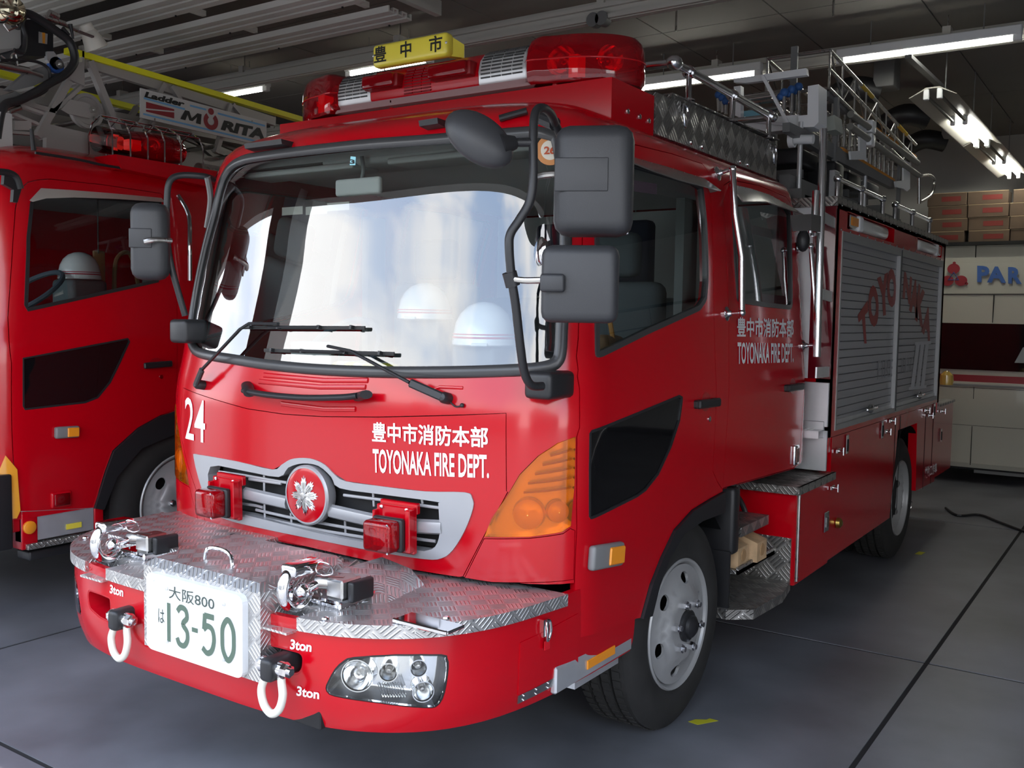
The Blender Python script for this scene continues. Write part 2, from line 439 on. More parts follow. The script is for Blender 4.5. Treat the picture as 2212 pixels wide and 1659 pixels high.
def text_on(fn,quad,body,name,mat,parent,bold=0.0,label=None,shear=0.0,tight=True,spacing=1.0):
    """flat lettering mapped onto quad [bl, br, tr, tl]; fn turns (a, b) into a 3-D point"""
    v,f=text_geo(body,bold,shear,spacing=spacing)
    x0=min(p[0] for p in v); x1=max(p[0] for p in v); y0=min(p[1] for p in v); y1=max(p[1] for p in v)
    bl,br,tr,tl=quad; g=G(); out=[]
    for x,y in v:
        u=(x-x0)/(x1-x0); w_=(y-y0)/(y1-y0)
        q=[(bl[i]*(1-u)+br[i]*u)*(1-w_)+(tl[i]*(1-u)+tr[i]*u)*w_ for i in range(len(bl))]
        out.append(fn(*q))
    g.add(out,f); return g.obj(name,mat,parent,label=label)
def text_heavy(S,quad,body,name,mat,parent,d=.016,label=None):
    """bold lettering: the same print laid four times, each shifted by a hair"""
    v,f=text_geo(body,.003); x0=min(p[0] for p in v); x1=max(p[0] for p in v); y0=min(p[1] for p in v); y1=max(p[1] for p in v)
    bl,br,tr,tl=quad; g=G()
    for k,(dx,dy) in enumerate(((-d,-d),(d,-d),(d,d),(-d,d),(0,0))):
        out=[]
        for x,y in v:
            u=(x+dx-x0+d)/(x1-x0+2*d); w_=(y+dy-y0+d)/(y1-y0+2*d)
            q=[(bl[i]*(1-u)+br[i]*u)*(1-w_)+(tl[i]*(1-u)+tr[i]*u)*w_ for i in range(2)]
            out.append(S.off(q[0],q[1],.0026+.0003*k))
        g.add(out,f)
    return g.obj(name,mat,parent,label=label)
def on(S,off=.0028): return lambda a,b:S.off(a,b,off)
ident=lambda *p:tuple(p)
def flat(poly3,name,mat,parent,d,label=None):
    return G().prism(poly3,d).obj(name,mat,parent,label=label)
def thing(name,label,cat,loc=(0,0,0),group=None):
    o=bpy.data.objects.new(name,None); COL.objects.link(o); o.empty_display_size=.1
    o['label']=label; o['category']=cat
    if group: o['group']=group
    return o
def tag(o,label,cat,group=None,kind=None):
    o['label']=label; o['category']=cat
    if group: o['group']=group
    if kind: o['kind']=kind
    return o
def struct(o): o['kind']='structure'; return o
def offset_path(S,P,o): return [S.off(a,b,o) for a,b in P]
def inset(P,d):
    """move a counter-clockwise or clockwise 2-D outline inwards by d"""
    n=len(P); A=sum(P[i][0]*P[(i+1)%n][1]-P[(i+1)%n][0]*P[i][1] for i in range(n)); sg=1 if A>0 else -1; out=[]
    for i in range(n):
        a=Vector(P[i-1]); b=Vector(P[(i+1)%n]); t=(b-a)
        if t.length<1e-9: out.append(P[i]); continue
        t.normalize(); out.append((P[i][0]-t.y*d*sg,P[i][1]+t.x*d*sg))
    return out

# ---------------------------------------------------------------- the garage
CONC=pmat('concrete_floor',(.155,.160,.180),.40,noise=(1.6,.34))
APR=pmat('apron_concrete',(.24,.235,.225),.8,noise=(3,.1))
CEIL=pmat('ceiling_board',(.24,.225,.21),.8,noise=(1.2,.08))
WAL=pmat('wall_paint',(.42,.41,.39),.8,noise=(1.5,.05))
BEAM=pmat('rail_paint',(.60,.58,.53),.5)
PNL=pmat('raised_door_panel',(.66,.64,.60),.42,noise=(2,.06))
GAP=pmat('joint_dark',(.012,.012,.013),.9)
fl=struct(G().box((-8,-1.6,-.2),(7,11.3,-.004)).obj('floor',GAP))
xs=[-8,-5.9,-2.08,1.73,5.5,7]; ys=[-1.6,-.62,2.52,6.3,11.3]; g_=.011
for i in range(5):
    for j in range(4):
        G().box((xs[i]+g_,ys[j]+g_,-.05),(xs[i+1]-g_,ys[j+1]-g_,0)).obj('floor_slab',CONC,fl)
struct(G().box((-40,-45,-.3),(40,-1.6,-.02)).obj('ground',APR))
struct(G().box((-8,-1.6,4.1),(7,11.3,4.3)).obj('ceiling',CEIL))
ce=bpy.data.objects['ceiling']
for j,y in enumerate([1.35,3.18,5.0,6.82,8.65,10.47]):
    for i in range(-8,7):
        G().box((i*1.0+.006,y-1.82+.006,4.085),(i*1.0+.994,y-.006,4.12)).obj('ceiling_board',CEIL,ce)
struct(G().box((-8.2,-1.6,0),(-8,11.3,4.2)).obj('wall_left',WAL))
struct(G().box((7,-1.6,0),(7.2,11.3,4.2)).obj('wall_right',WAL))
wb=struct(G().box((-8,11.3,0),(7,11.5,4.2)).obj('wall_back',WAL))
wf=struct(G().box((-8,-1.6,2.95),(7,-1.45,5.5)).box((-2.50,-1.55,0),(-2.10,-1.35,3.05)).box((-8,-1.6,0),(-5.9,-1.3,3.05)).box((6.7,-1.6,0),(7,-1.3,3.05)).obj('wall_front',WAL))
struct(G().box((-30,-24,0),(4,-20,5.2)).box((9,-26,0),(30,-20,7)).obj('street_buildings',pmat('far_render',(.30,.29,.27),.8)))
# back partition with a shelf of cartons on top
pt=struct(G().box((-3,10.3,0),(6.5,10.38,2.66)).box((-3,10.2,2.64),(6.5,11.3,2.68)).obj('wall_partition',GAP))
for k in range(11):
    x0=-2.6+k*.82
    G().box((x0+.006,10.28,.1),(x0+.814,10.30,2.34)).box((x0+.006,10.28,2.36),(x0+.814,10.30,2.64)).obj('panel',WAL,pt)
c0=None; REDP=pmat('red_carton_print',(.14,.014,.01),.8)
pos=['bottom','second','third','top']; cols=['leftmost','second','third','fourth','fifth']
for k in range(3):
    for r in range(4):
        x=.30+k*.47
        if c0 is None:
            c0=thing('cardboard_carton','','carton'); 
            G().box((-.225,-.15,0),(.225,.15,.155),.004).obj('carton_body',CARD,c0)
            G().box((-.06,-.1525,.05),(.16,-.15,.11)).obj('printed_label',REDP,c0)
            G().box((-.226,-.152,.150),(.226,-.1505,.1565)).obj('tape_strip',pmat('parcel_tape',(.38,.28,.16),.3),c0)
            c=c0
        else:
            c=c0.copy(); COL.objects.link(c)
            for ch in list(c0.children):
                d=ch.copy(); COL.objects.link(d); d.parent=c
        c.location=(x+.01*((k*7+r*3)%4-1.5),10.62+.01*((k+r)%3),2.68+r*.158)
        c['category']='carton'; c['group']='cardboard cartons stacked on the shelf at the back'
        c['label']='brown carton with red print, %s of the %s stack on the back shelf'%(pos[r],['left','middle','right'][k])
# overhead rails
def rail(name,y,z,x0,x1,label):
    t=thing(name,label,'rail')
    G().bar((x0,y,z),(x1,y,z),.06,.14).bar((x0,y-.045,z-.05),(x1,y-.045,z-.05),.03,.03).bar((x0,y-.045,z+.03),(x1,y-.045,z+.03),.03,.03).obj('channel',BEAM,t)
    x=x0+.5
    while x<x1:
        G().cyl((x,y,z+.05),(x,y,4.09),.006,seg=6).obj('hanger_rod',STL,t)
        G().box((x-.03,y-.05,z+.04),(x+.03,y+.05,z+.11)).obj('hanger_clamp',BEAM,t)
        x+=1.9
    return t
rail('overhead_rail',3.62,3.86,-7,2.6,'pale grey overhead rail hung from rods above the light bar, nearer of two')
rail('overhead_rail',5.70,3.88,-7,5,'pale grey overhead rail carrying the long bright tube, farther of two')
G_c=G()
for x in (-.85,-.78): G_c.cyl((x,3.55,3.80),(x,3.62,3.80),.05,seg=16)
tag(G_c.obj('rail_trolley',GRY),'small twin wheel trolley on the nearer overhead rail','trolley')
TUBE=pmat('fluorescent_tube',(1,1,1),.5,emit=((1,1,.90),26))
OFF=pmat('unlit_tube',(.7,.7,.68),.3)
def fitting_x(x0,x1,y,z,label,w=.05):
    t=thing('tube_light',label,'lamp')
    G().box((x0-.06,y-.04,z+.02),(x1+.06,y+.04,z+.09),.006).obj('lamp_housing',WPL,t)
    G().cyl((x0,y,z),(x1,y,z),.016,seg=12).obj('fluorescent_tube',TUBE,t)
    for x in (x0+.2,x1-.2): G().cyl((x,y,z+.08),(x,y,4.09),.005,seg=6).obj('hanger_rod',GRY,t)
    for x in (x0-.03,x1+.03): G().box((x-.03,y-.025,z-.022),(x+.03,y+.025,z+.03),.004).obj('lamp_holder',WPL,t)
fitting_x(.36,1.58,5.55,3.80,'long bright fluorescent tube fitting on the farther overhead rail, at the upper right')
fitting_x(-1.46,-.40,5.58,3.80,'bright fluorescent tube fitting above the chequer plate roof box')
q_=[(-5.2277,3.7296,3.8),(-4.5564,3.8111,3.8),(-3.4203,3.7234,3.8),(-2.5689,3.7061,3.8)]
fitting_x(q_[0][0],q_[1][0],q_[1][1],3.80,'fluorescent tube fitting above the yellow ladder rail, behind the raised door panels')
fitting_x(q_[2][0],q_[3][0],q_[1][1],3.80,'fluorescent tube fitting behind the yellow sign of the light bar')
for q,(y0,lab) in enumerate(((5.76,'twin tube ceiling light with reflector, nearer of the two in the aisle'),(8.25,'twin tube ceiling light with reflector, farther of the two in the aisle'))):
    t=thing('twin_tube_light',lab,'lamp'); x=1.0; z=3.5
    G().prism([(x-.18,y0,z-.01),(x-.05,y0,z+.06),(x+.05,y0,z+.06),(x+.18,y0,z-.01),(x+.17,y0,z-.01),(x+.045,y0,z+.05),(x-.045,y0,z+.05),(x-.17,y0,z-.01)],(0,2.46,0)).obj('reflector',pmat('lamp_reflector',(.45,.43,.38),.4),t)
    for s in (-.05,.05):
        G().cyl((x+s,y0+1.22,z),(x+s,y0+2.40,z),.016,seg=12).obj('fluorescent_tube',TUBE,t)
        G().cyl((x+s,y0+.04,z),(x+s,y0+1.14,z),.014,seg=10).obj('dark_tube',pmat('spent_tube',(.10,.095,.085),.4),t,label='tube that is switched off')
        for yy in (y0+.02,y0+1.18,y0+2.43): G().box((x+s-.02,yy-.02,z-.035),(x+s+.02,yy+.02,z+.05),.005).obj('lamp_holder',WPL,t)
    for yy in (y0+.5,y0+1.9): G().cyl((x,yy,z+.05),(x,yy,4.09),.005,seg=6).obj('hanger_rod',GRY,t)
q_=[(0.8748,5.4399,3.74),(0.9081,6.7552,3.74)]
tag(G().bar(q_[0],q_[1],.05,.03).obj('cable_tray',GRY),'pale cable tray running back to the aisle lights','cable tray')
# camera-side ceiling fixtures: sprinklers, ducts
for k,(x,y) in enumerate(((.55,4.55),(-.55,4.3),(1.35,4.0))):
    tag(G().cyl((x,y,4.085),(x,y,4.06),.045,seg=16).cyl((x,y,4.06),(x,y,3.86),.008,seg=8).obj('ceiling_hanger',STL),
        ['steel ceiling hanger rod over the roof ladder','steel ceiling hanger rod behind the light bar','steel ceiling hanger rod near the bright tube'][k],'hanger')
for k,(x,y,l) in enumerate(((.15,6.7,'nearest'),(.30,8.1,'second'),(.2,9.6,'farthest'))):
    t=thing('exhaust_reel','dark exhaust hose reel hung from the ceiling, %s of three above the ladder'%l,'hose reel')
    G().box((x+.18,y-.12,3.80),(x+.36,y+.12,4.07),.01).obj('reel_box',GRY,t)
    G().tube([(x+.2,y,3.78),(x,y-.1,3.82),(x-.2,y-.05,3.74),(x-.3,y+.05,3.6)],.11,12).obj('exhaust_hose',BLK,t)
# raised overhead door: ribbed panels lying flat above the ladder truck
rd=thing('raised_overhead_door','raised sectional door of pale ribbed metal panels above the ladder truck','door')
for k in range(8):
    y=2.55-k*.452
    prof=[(0,0),(0,.035),(-.05,.035),(-.05,.012),(-.075,.012),(-.075,.035),(-.125,.035),(-.125,.012),(-.15,.012),(-.15,.035),(-.20,.035),(-.20,0),(-.19,0),(-.19,.025),(-.16,.025),(-.16,.002),(-.115,.002),(-.115,.025),(-.085,.025),(-.085,.002),(-.04,.002),(-.04,.025),(-.01,.025),(-.01,0)]
    G().prism([(-9,y+a*1.17,3.70-b*1.17) for a,b in prof],(7.33,0,0)).obj('door_panel',PNL,rd)
    G().bar((-9,y-.34,3.77),(-1.75,y-.34,3.77),.20,.008).obj('door_sheet',PNL,rd)
    for x in [-8.4+1.09*q for q in range(7)]:
        G().bar((x,y-.23,3.73),(x,y-.46,3.73),.04,.035).obj('hinge_strut',BEAM,rd)
        G().cyl((x,y-.01,3.665),(x,y-.01,3.65),.007,seg=6).obj('bolt',DRK,rd)
for x in (-1.64,): G().bar((x,-1.2,3.80),(x,2.8,3.80),.05,.10).obj('side_track',BEAM,rd)
for x in (-1.64,):
    for y in (-.9,2.6): G().bar((x,y,3.8),(x,y,4.09),.03,.03,up=(0,1,0)).obj('track_hanger',BEAM,rd)
tag(G().bar((-1.6,2.4,3.98),(.7,4.0,3.98),.16,.12).obj('ceiling_beam',BEAM),'slanting pale ceiling duct behind the raised door panels','duct')
# marks on the floor
YT=pmat('yellow_floor_tape',(.55,.52,.02),.7)
tag(G().prism([(1.055,1.16,.001),(1.10,1.155,.001),(1.155,1.245,.001),(1.115,1.245,.001),(1.11,1.225,.001),(1.07,1.20,.001)],(0,0,.0008)).obj('yellow_floor_tape',YT),'torn piece of yellow tape on the floor beside the front wheel','tape')
tag(G().prism([(1.19,4.9,.001),(1.235,4.9,.001),(1.245,5.0,.001),(1.20,5.0,.001)],(0,0,.0008)).obj('yellow_floor_tape',YT),'piece of yellow tape on the floor beside the rear wheel','tape')
tag(G().tube([(1.05,6.9,.012),(1.2,6.6,.012),(1.35,6.75,.012),(1.55,6.5,.012),(1.8,6.2,.012),(2.1,6.1,.012),(2.6,6.3,.012)],.011,8).obj('floor_cable',BLK),'black cable lying across the floor behind the rescue truck','cable')

class FS:
    """surface from a function (a, b) -> point"""
    def __init__(s,fn,flip=False): s.fn=fn; s.flip=flip
    def at(s,a,b): return tuple(s.fn(a,b))
    def normal(s,a,b):
        e=.002; p=Vector(s.fn(a+e,b))-Vector(s.fn(a-e,b)); q=Vector(s.fn(a,b+e))-Vector(s.fn(a,b-e)); n=p.cross(q)
        n=n.normalized() if n.length>1e-12 else Vector((0,0,1))
        return tuple(-n if s.flip else n)
    def off(s,a,b,o=0.0):
        p=s.at(a,b)
        if not o: return p
        n=s.normal(a,b); return tuple(p[i]+n[i]*o for i in range(3))
def circ(r,n=24,cx=0,cy=0,rx=None,a0=0): return [(cx+(rx or r)*math.cos(2*math.pi*i/n+a0),cy+r*math.sin(2*math.pi*i/n+a0)) for i in range(n)]
# ================================================================ the rescue truck
FT=thing('rescue_truck','large red rescue truck with number 24 on its nose and a yellow roof sign','truck')
S=CAB.smax
WS=sm2([(-0.9073,1.5954),(-0.8752,1.5442),(-0.7963,1.5014),(-0.6907,1.4861),(-0.4946,1.4753),(-0.1488,1.4575),(0.2453,1.4585),(0.5833,1.4707),(0.8667,1.4878),(0.9809,1.5028),(1.0254,1.5306),(1.0382,1.5749),(1.0395,1.6638),(1.0449,1.956),(1.037,2.1323),(1.0168,2.2754),(0.9874,2.3165),(0.9257,2.3301),(0.8774,2.333),(0.5442,2.3285),(0.1002,2.3409),(-0.4925,2.3449),(-0.6806,2.3416),(-0.7723,2.3231),(-0.8212,2.2917),(-0.8579,2.2318),(-0.874,2.109),(-0.9262,1.9168),(-0.9304,1.7021)],3)
HOOD=[(-0.8516,1.3603),(-0.6197,1.3348),(-0.3661,1.3068),(-0.1486,1.3002),(0.052,1.3055),(0.3294,1.3234),(0.6508,1.3508),(0.8448,1.3673),(0.8545,1.1077),(0.8594,1.1049),(0.7748,0.9447),(0.6972,0.7998),(0.6809,0.7944),(0.4207,0.7924),(0.1506,0.7968),(-0.1497,0.8015),(-0.3689,0.8065),(-0.6455,0.8015),(-0.7188,0.9388),(-0.7976,1.0415),(-0.8792,1.1721)]
LOWC=[(0.7748,0.9416),(0.9328,0.9557),(1.0459,0.9721),(1.0723,0.9877),(1.0923,0.9782),(1.0881,0.8115),(0.9638,0.8049),(0.8025,0.792),(0.7007,0.797)]
TURN=[(1.0822,1.2933),(1.0842,1.1359),(1.0739,0.9954),(1.0458,0.9768),(0.9328,0.9588),(0.7781,0.9467),(0.8025,1.015),(0.8533,1.089),(0.8974,1.1674),(0.9573,1.2311),(1.0189,1.2732)]
FDOOR=[(1.0872,0.5985),(1.0881,0.8115),(1.0959,0.9841),(1.0858,1.2932),(1.0956,1.3235),(1.0913,1.4482),(1.0807,1.491),(1.0836,1.5123),(1.0747,1.5567),(1.0796,1.615),(1.0794,1.6613),(1.0869,1.9578),(1.0931,2.1359),(1.1174,2.2913),(1.2087,2.3124),(1.4915,2.336),(1.837,2.3534),(2.1797,2.3577),(2.2372,2.3232),(2.2503,2.2424),(2.2317,1.9463),(2.2212,1.7397),(2.2356,1.3929),(2.2243,1.1085),(2.2195,1.0433),(2.2755,0.99),(2.3258,0.9548),(2.3434,0.9339),(2.1928,0.9233),(2.0038,0.9051),(1.8299,0.8526),(1.7136,0.7656),(1.6221,0.6797),(1.5444,0.5671),(1.5135,0.5714),(1.1168,0.6032)]
RDOOR=[(2.4171,2.2871),(2.5284,2.3255),(2.9325,2.348),(3.3593,2.3345),(3.5004,2.2756),(3.4674,2.0645),(3.5009,1.6925),(3.465,1.4425),(3.4355,1.159),(3.4165,0.988),(3.3757,0.9359),(3.316,0.921),(2.7996,0.9365),(2.3369,0.9492),(2.351,1.1029),(2.3823,1.4784),(2.3942,1.7039),(2.3823,1.9547)]
FWIN=[(1.1625,1.5542),(1.1881,1.5505),(1.5678,1.6303),(2.0569,1.7235),(2.1287,1.7653),(2.1537,1.8479),(2.1619,1.9817),(2.1687,2.1222),(2.1503,2.2571),(2.0687,2.2709),(1.777,2.2693),(1.4957,2.2686),(1.274,2.2655),(1.2019,2.2489),(1.1687,2.2083),(1.1546,2.0933),(1.147,1.9615),(1.1509,1.7433)]
RWIN=[(2.5002,2.2861),(2.5578,2.2987),(2.9139,2.3074),(3.3314,2.2902),(3.3997,2.2541),(3.3389,2.0083),(3.2982,1.7676),(3.2643,1.7457),(2.8647,1.7529),(2.5312,1.7639),(2.4968,1.7777),(2.4818,1.9603)]
QWIN=[(1.1542,1.3107),(1.4946,1.3489),(1.8481,1.3892),(1.8791,1.3802),(1.879,1.3601),(1.8574,1.2847),(1.787,1.189),(1.6773,1.0938),(1.5729,1.048),(1.5012,1.034),(1.1882,1.008),(1.1635,1.007),(1.1529,1.018),(1.1452,1.2008),(1.1427,1.3006)]
ARCHB=[(2.3434,0.9339),(2.1928,0.9233),(2.0038,0.9051),(1.8299,0.8526),(1.7136,0.7656),(1.6221,0.6797),(1.5444,0.5671),(1.6237,0.5579),(1.6876,0.6614),(1.7773,0.7528),(1.9154,0.8262),(2.0979,0.847),(2.3496,0.8444)]
# ---- painted shell with openings
def down(P,k): return P
hood_hole=[(p[0],p[1]) for p in HOOD]
bottom_cut=[(-1.17,.3),(-1.17,.87)]+[(-p[0],p[1]) for p in [LOWC[0],LOWC[4]]]+[(1.20,.3)]
frontcut=[(-1.30,.3),(1.30,.3),(1.30,.80),(.62,.80),(-.62,.80),(-1.30,.80)]
arch=[(1.30,.3)]+[(1.30+.0+.0+.74-.66*math.cos(a),.30+.62*math.sin(a)) for a in [math.pi*i/14 for i in range(15)]]
arch=[(min(p[0] for p in ARCHB)-.02,.3)]+[p for p in reversed(ARCHB[:7])]+[(ARCHB[0][0]+.16,.98),(ARCHB[0][0]+.22,.90),(ARCHB[0][0]+.22,.3)]
under=[(ARCHB[0][0]-.01,.3),(ARCHB[0][0]-.01,ARCHB[0][1]-.0),(RDOOR[13][0],RDOOR[13][1]-.002),(RDOOR[12][0],RDOOR[12][1]-.002),(RDOOR[11][0],RDOOR[11][1]-.002),(RDOOR[9][0]+.02,RDOOR[10][1]),(S+.1,RDOOR[10][1]),(S+.1,.3)]
holes=[inset(WS,.022),HOOD,LOWC,mir(LOWC),TURN,mir(TURN),FDOOR,mir(FDOOR),RDOOR,mir(RDOOR),frontcut,arch,mir(arch),under,mir(under)]
panel(CAB,[(-S+.01,.62),(S-.01,.62),(S-.01,2.9),(-S+.01,2.9)],'cab_shell',RED,FT,holes,0,.02,.055)
G().prism([CAB.at(s_,2.895) for s_ in [(-S+.02)+i*(2*S-.04)/60 for i in range(61)]],(0,0,-.01)).obj('roof_panel',RED,FT)
# inner liner so that the gaps and windows look into a closed cab
g=G()
g.box((-.90,2.50,.95),(.90,2.53,2.30)).box((-.84,.36,2.31),(.84,2.50,2.34)).box((-.96,.30,.92),(.96,2.5,.96))
g.obj('cab_lining',INL,FT)
def side_panels(P,nm,mat,off=0,th=.02,hl=(),lab=None,gap=.004,both=True,step=.055):
    r=[]
    r.append(panel(CAB,inset(P,gap),nm,mat,FT,hl,off,th,step,lab))
    if both: r.append(panel(CAB,mir(inset(P,gap)),nm,mat,FT,[mir(h) for h in hl],off,th,step,lab))
    return r
fd=side_panels(FDOOR,'front_door',RED,0,.03,[inset(FWIN,.012),inset(QWIN,.004)])
rdr=side_panels(RDOOR,'rear_door',RED,0,.03,[inset(RWIN,.010)])
for d_,P in ((fd,FWIN),(rdr,RWIN)):
    for k,sgn in enumerate((1,-1)):
        Q=P if sgn==1 else mir(P)
        W=rnd2(Q,.02,3)
        panel(CAB,W,'window_gasket',GSK,d_[k],[inset(W,.022)],.006,.02,.06)
        panel(CAB,inset(W,.016),'window_glass',SGL,d_[k],(),-.004,.004,.08)
for k,Q in enumerate((QWIN,mir(QWIN))):
    panel(CAB,inset(Q,.004),'quarter_window',BG,fd[k],(),-.003,.01,.06)
    panel(CAB,Q,'window_gasket',BLK,fd[k],[inset(Q,.010)],.002,.01,.06)
# ---- windscreen
WI=inset(WS,.020)
ctr=[WI[i] for i in range(0,len(WI),2)]
G().tube([CAB.off(a,b,.004) for a,b in ctr],.021,12,True,curve=True,ry=.014,up=[v_ for a,b in ctr for v_ in [Vector(CAB.normal(a,b))]*6]).obj('windscreen_gasket',GSK,FT)
panel(CAB,inset(WS,.020),'windscreen',GLASS,FT,(),-.002,.006,.06)
# ---- nose panels
SUR=[(-0.7244,1.0739),(-0.6858,1.0899),(-0.4224,1.0908),(-0.2066,1.0799),(-0.1547,1.1032),(-0.1039,1.1296),(-0.0415,1.141),(0.0175,1.1414),(0.078,1.1265),(0.1259,1.0969),(0.1819,1.0772),(0.3358,1.0771),(0.5445,1.0798),(0.7034,1.0923),(0.7318,1.076),(0.7359,1.0402),(0.7055,0.9612),(0.6605,0.8903),(0.6158,0.8554),(0.5449,0.8423),(0.3348,0.8385),(0.0545,0.8387),(-0.2562,0.8396),(-0.488,0.8444),(-0.5924,0.8682),(-0.658,0.947)]
OPN=[(-0.5938,1.0498),(-0.3703,1.0572),(-0.1698,1.0549),(-0.1162,1.0964),(-0.0412,1.1199),(0.0445,1.1196),(0.1119,1.0851),(0.1545,1.0485),(0.3641,1.0487),(0.6004,1.0487),(0.6139,1.0277),(0.609,0.9436),(0.5898,0.8926),(0.5473,0.8722),(0.5059,0.8698),(0.1529,0.8635),(-0.1465,0.8732),(-0.365,0.8805),(-0.5425,0.8791),(-0.5926,0.9303)]
hd=panel(CAB,inset(HOOD,.003),'nose_panel',RED,FT,[SUR],0,.02,.045)
side_panels(LOWC,'nose_corner',RED,0,.02,gap=.003)
panel(CAB,sm2(SUR,3),'grille_surround',SIL,FT,[sm2(OPN,3)],.006,.05,.04)
# recessed grille: dark backing, broad bar, thin louvres, uprights
OPX=[(p[0],p[1]) for p in OPN]
panel(CAB,OPN,'grille_backing',DRK,FT,(),-.055,.005,.06)
def strip(pts,w,off,name,mat,parent,th=.01,h=None,S_=None):
    """thin bar that follows the surface through pts"""
    S_=S_ or CAB; ps=dens(pts,.05,False); g=G()
    g.tube([S_.off(a,b,off) for a,b in ps],w,8,curve=False,ry=h or w,up=[Vector(S_.normal(a,b)) for a,b in ps]); return g.obj(name,mat,parent)
for pts in ([(-0.5674,1.0297),(-0.399,1.0336),(-0.149,1.032)],[(-0.3703,1.0219),(-0.1801,1.0249)],[(0.1525,1.0191),(0.3644,1.0238),(0.6083,1.0239)],[(-0.3303,0.902),(-0.1302,0.8972),(0.3056,0.8988),(0.5766,0.9039)],[(-0.5538,0.9123),(-0.3297,0.9189),(-0.2883,0.9168)],[(-0.2901,0.872),(0.0677,0.8707),(0.4269,0.8771)]):
    strip(pts,.006,-.018,'grille_louvre',SIL,FT,h=.004)
for a in ([(-0.284,1.0462),(-0.2821,0.8657)],[(-0.1322,0.915),(-0.1286,0.8702)],[(0.1546,0.9349),(0.1576,0.8659)],[(0.2926,1.0506),(0.2976,0.9941)],[(0.2908,0.9358),(0.2985,0.8723)],[(0.5137,1.049),(0.518,1.03)]):
    strip(a,.005,-.022,'grille_upright',SIL,FT,h=.004)
for pts in ([(-0.3765,0.9653),(-0.2466,0.9607),(-0.1287,0.957)],[(0.0983,0.9554),(0.2997,0.9471),(0.4686,0.9489),(0.6146,0.9604)]):
    strip(pts,.026,-.005,'grille_bar',SIL,FT,h=.018)
panel(CAB,[(0.6005,1.0455),(0.7022,1.0654),(0.7132,1.0443),(0.6876,0.9688),(0.6423,0.9025),(0.5935,0.8768),(0.609,0.9436)],'surround_cheek',SIL,FT,(),.004,.02,.04)
# badge
bc=CAB.off(*[(-0.0006,1.0063)][0],.02); bn=Vector(CAB.normal(*[(-0.0006,1.0063)][0])); BR=.108
g=G(); g.lathe(bc,bn,[(BR-.006,-.05),(BR+.004,-.03),(BR+.006,0),(BR,.006),(BR-.006,.006)],48)
bd=g.obj('badge_rim',SIL,FT)
G().lathe(bc,bn,[(BR-.004,-.02),(BR-.004,.004),(BR-.02,.009),(0.0001,.011)],48).obj('badge_disc',RED,FT)
R_=rot_to(bn)
# silver fire service crest: ringed snow crystal of eight arms and a hub
g=G(); pol=[]
for i in range(8):
    a=math.pi/4*i+math.pi/2
    for da,r in ((-.36,.034),(-.27,.054),(-.20,.050),(-.15,.066),(-.06,.058),(0,.072),(.06,.058),(.15,.066),(.20,.050),(.27,.054)):
        pol.append((r*math.cos(a+da),r*math.sin(a+da)*1.05))
M=Matrix.Translation(bc)@R_.to_4x4()@Matrix.Rotation(math.radians(4),4,'Z')
V_,F_,_=tri2(pol,(),.02)
g.add([(x,y,.012+.006*max(0,1-math.hypot(x,y)/.06)) for x,y in V_],F_)
g.prism([(x,y,.012) for x,y in pol],(0,0,-.006))
g.xf(M); g.obj('crest',CHR,FT,label='silver snow crystal crest')
g=G()
for i in range(8):
    a=math.pi/4*i+math.pi/2; g.bar((0,0,.019),(.05*math.cos(a),.05*math.sin(a),.014),.006,.005)
    for q in (-.22,.22):
        g.bar((.026*math.cos(a+q),.026*math.sin(a+q),.0165),(.048*math.cos(a+q*.8),.048*math.sin(a+q*.8),.013),.0035,.004)
g.lathe((0,0,.016),(0,0,1),[(.012,0),(.012,.006),(.005,.008),(.0001,.008)],16); g.xf(M); g.obj('crest_arms',STL,bpy.data.objects['crest'])
# ---- turn lamps (orange wraparound)
for k,Q in enumerate((TURN,mir(TURN))):
    lh=panel(CAB,inset(Q,.002),'turn_lamp',pmat('lamp_bowl',(.80,.62,.30),.22,.5),FT,(),-.035,.02,.04,label='orange wraparound turn lamp')
    panel(CAB,inset(Q,.002),'lens',ORN,lh,(),.004,.04,.035)
    sg=1 if k==0 else -1
    c1,c2=[(0.927,1.0315),(1.0316,1.0424)]
    for (a,b),r in ((c1,.056),(c2,.040)):
        p=CAB.off(a*sg,b,-.014); n_=CAB.normal(a*sg,b)
        G().lathe(p,n_,[(r,-.015),(r*.9,.004),(r*.6,.014),(.0001,.018)],24).obj('bulb_dome',pmat('amber_dome',(1.0,.60,.08),.12,.0,1.0),lh)
    for q in range(7):
        yy=965+q*17; x0=1240-2-(q*13+22); 
        pass
    RB=[[(0.9986,1.2303),(1.075,1.249)],[(0.972,1.1993),(1.0761,1.2182)],[(0.9469,1.1679),(1.0754,1.1874)],[(0.9246,1.1363),(1.0765,1.1549)],[(0.9099,1.1048),(1.0758,1.1225)]]
    for (p0,p1) in RB:
        strip([(p0[0]*sg,p0[1]),(p1[0]*sg,p1[1])],.004,-.01,'lens_rib',pmat('amber_rib',(.50,.20,.01),.3),lh,h=.006)
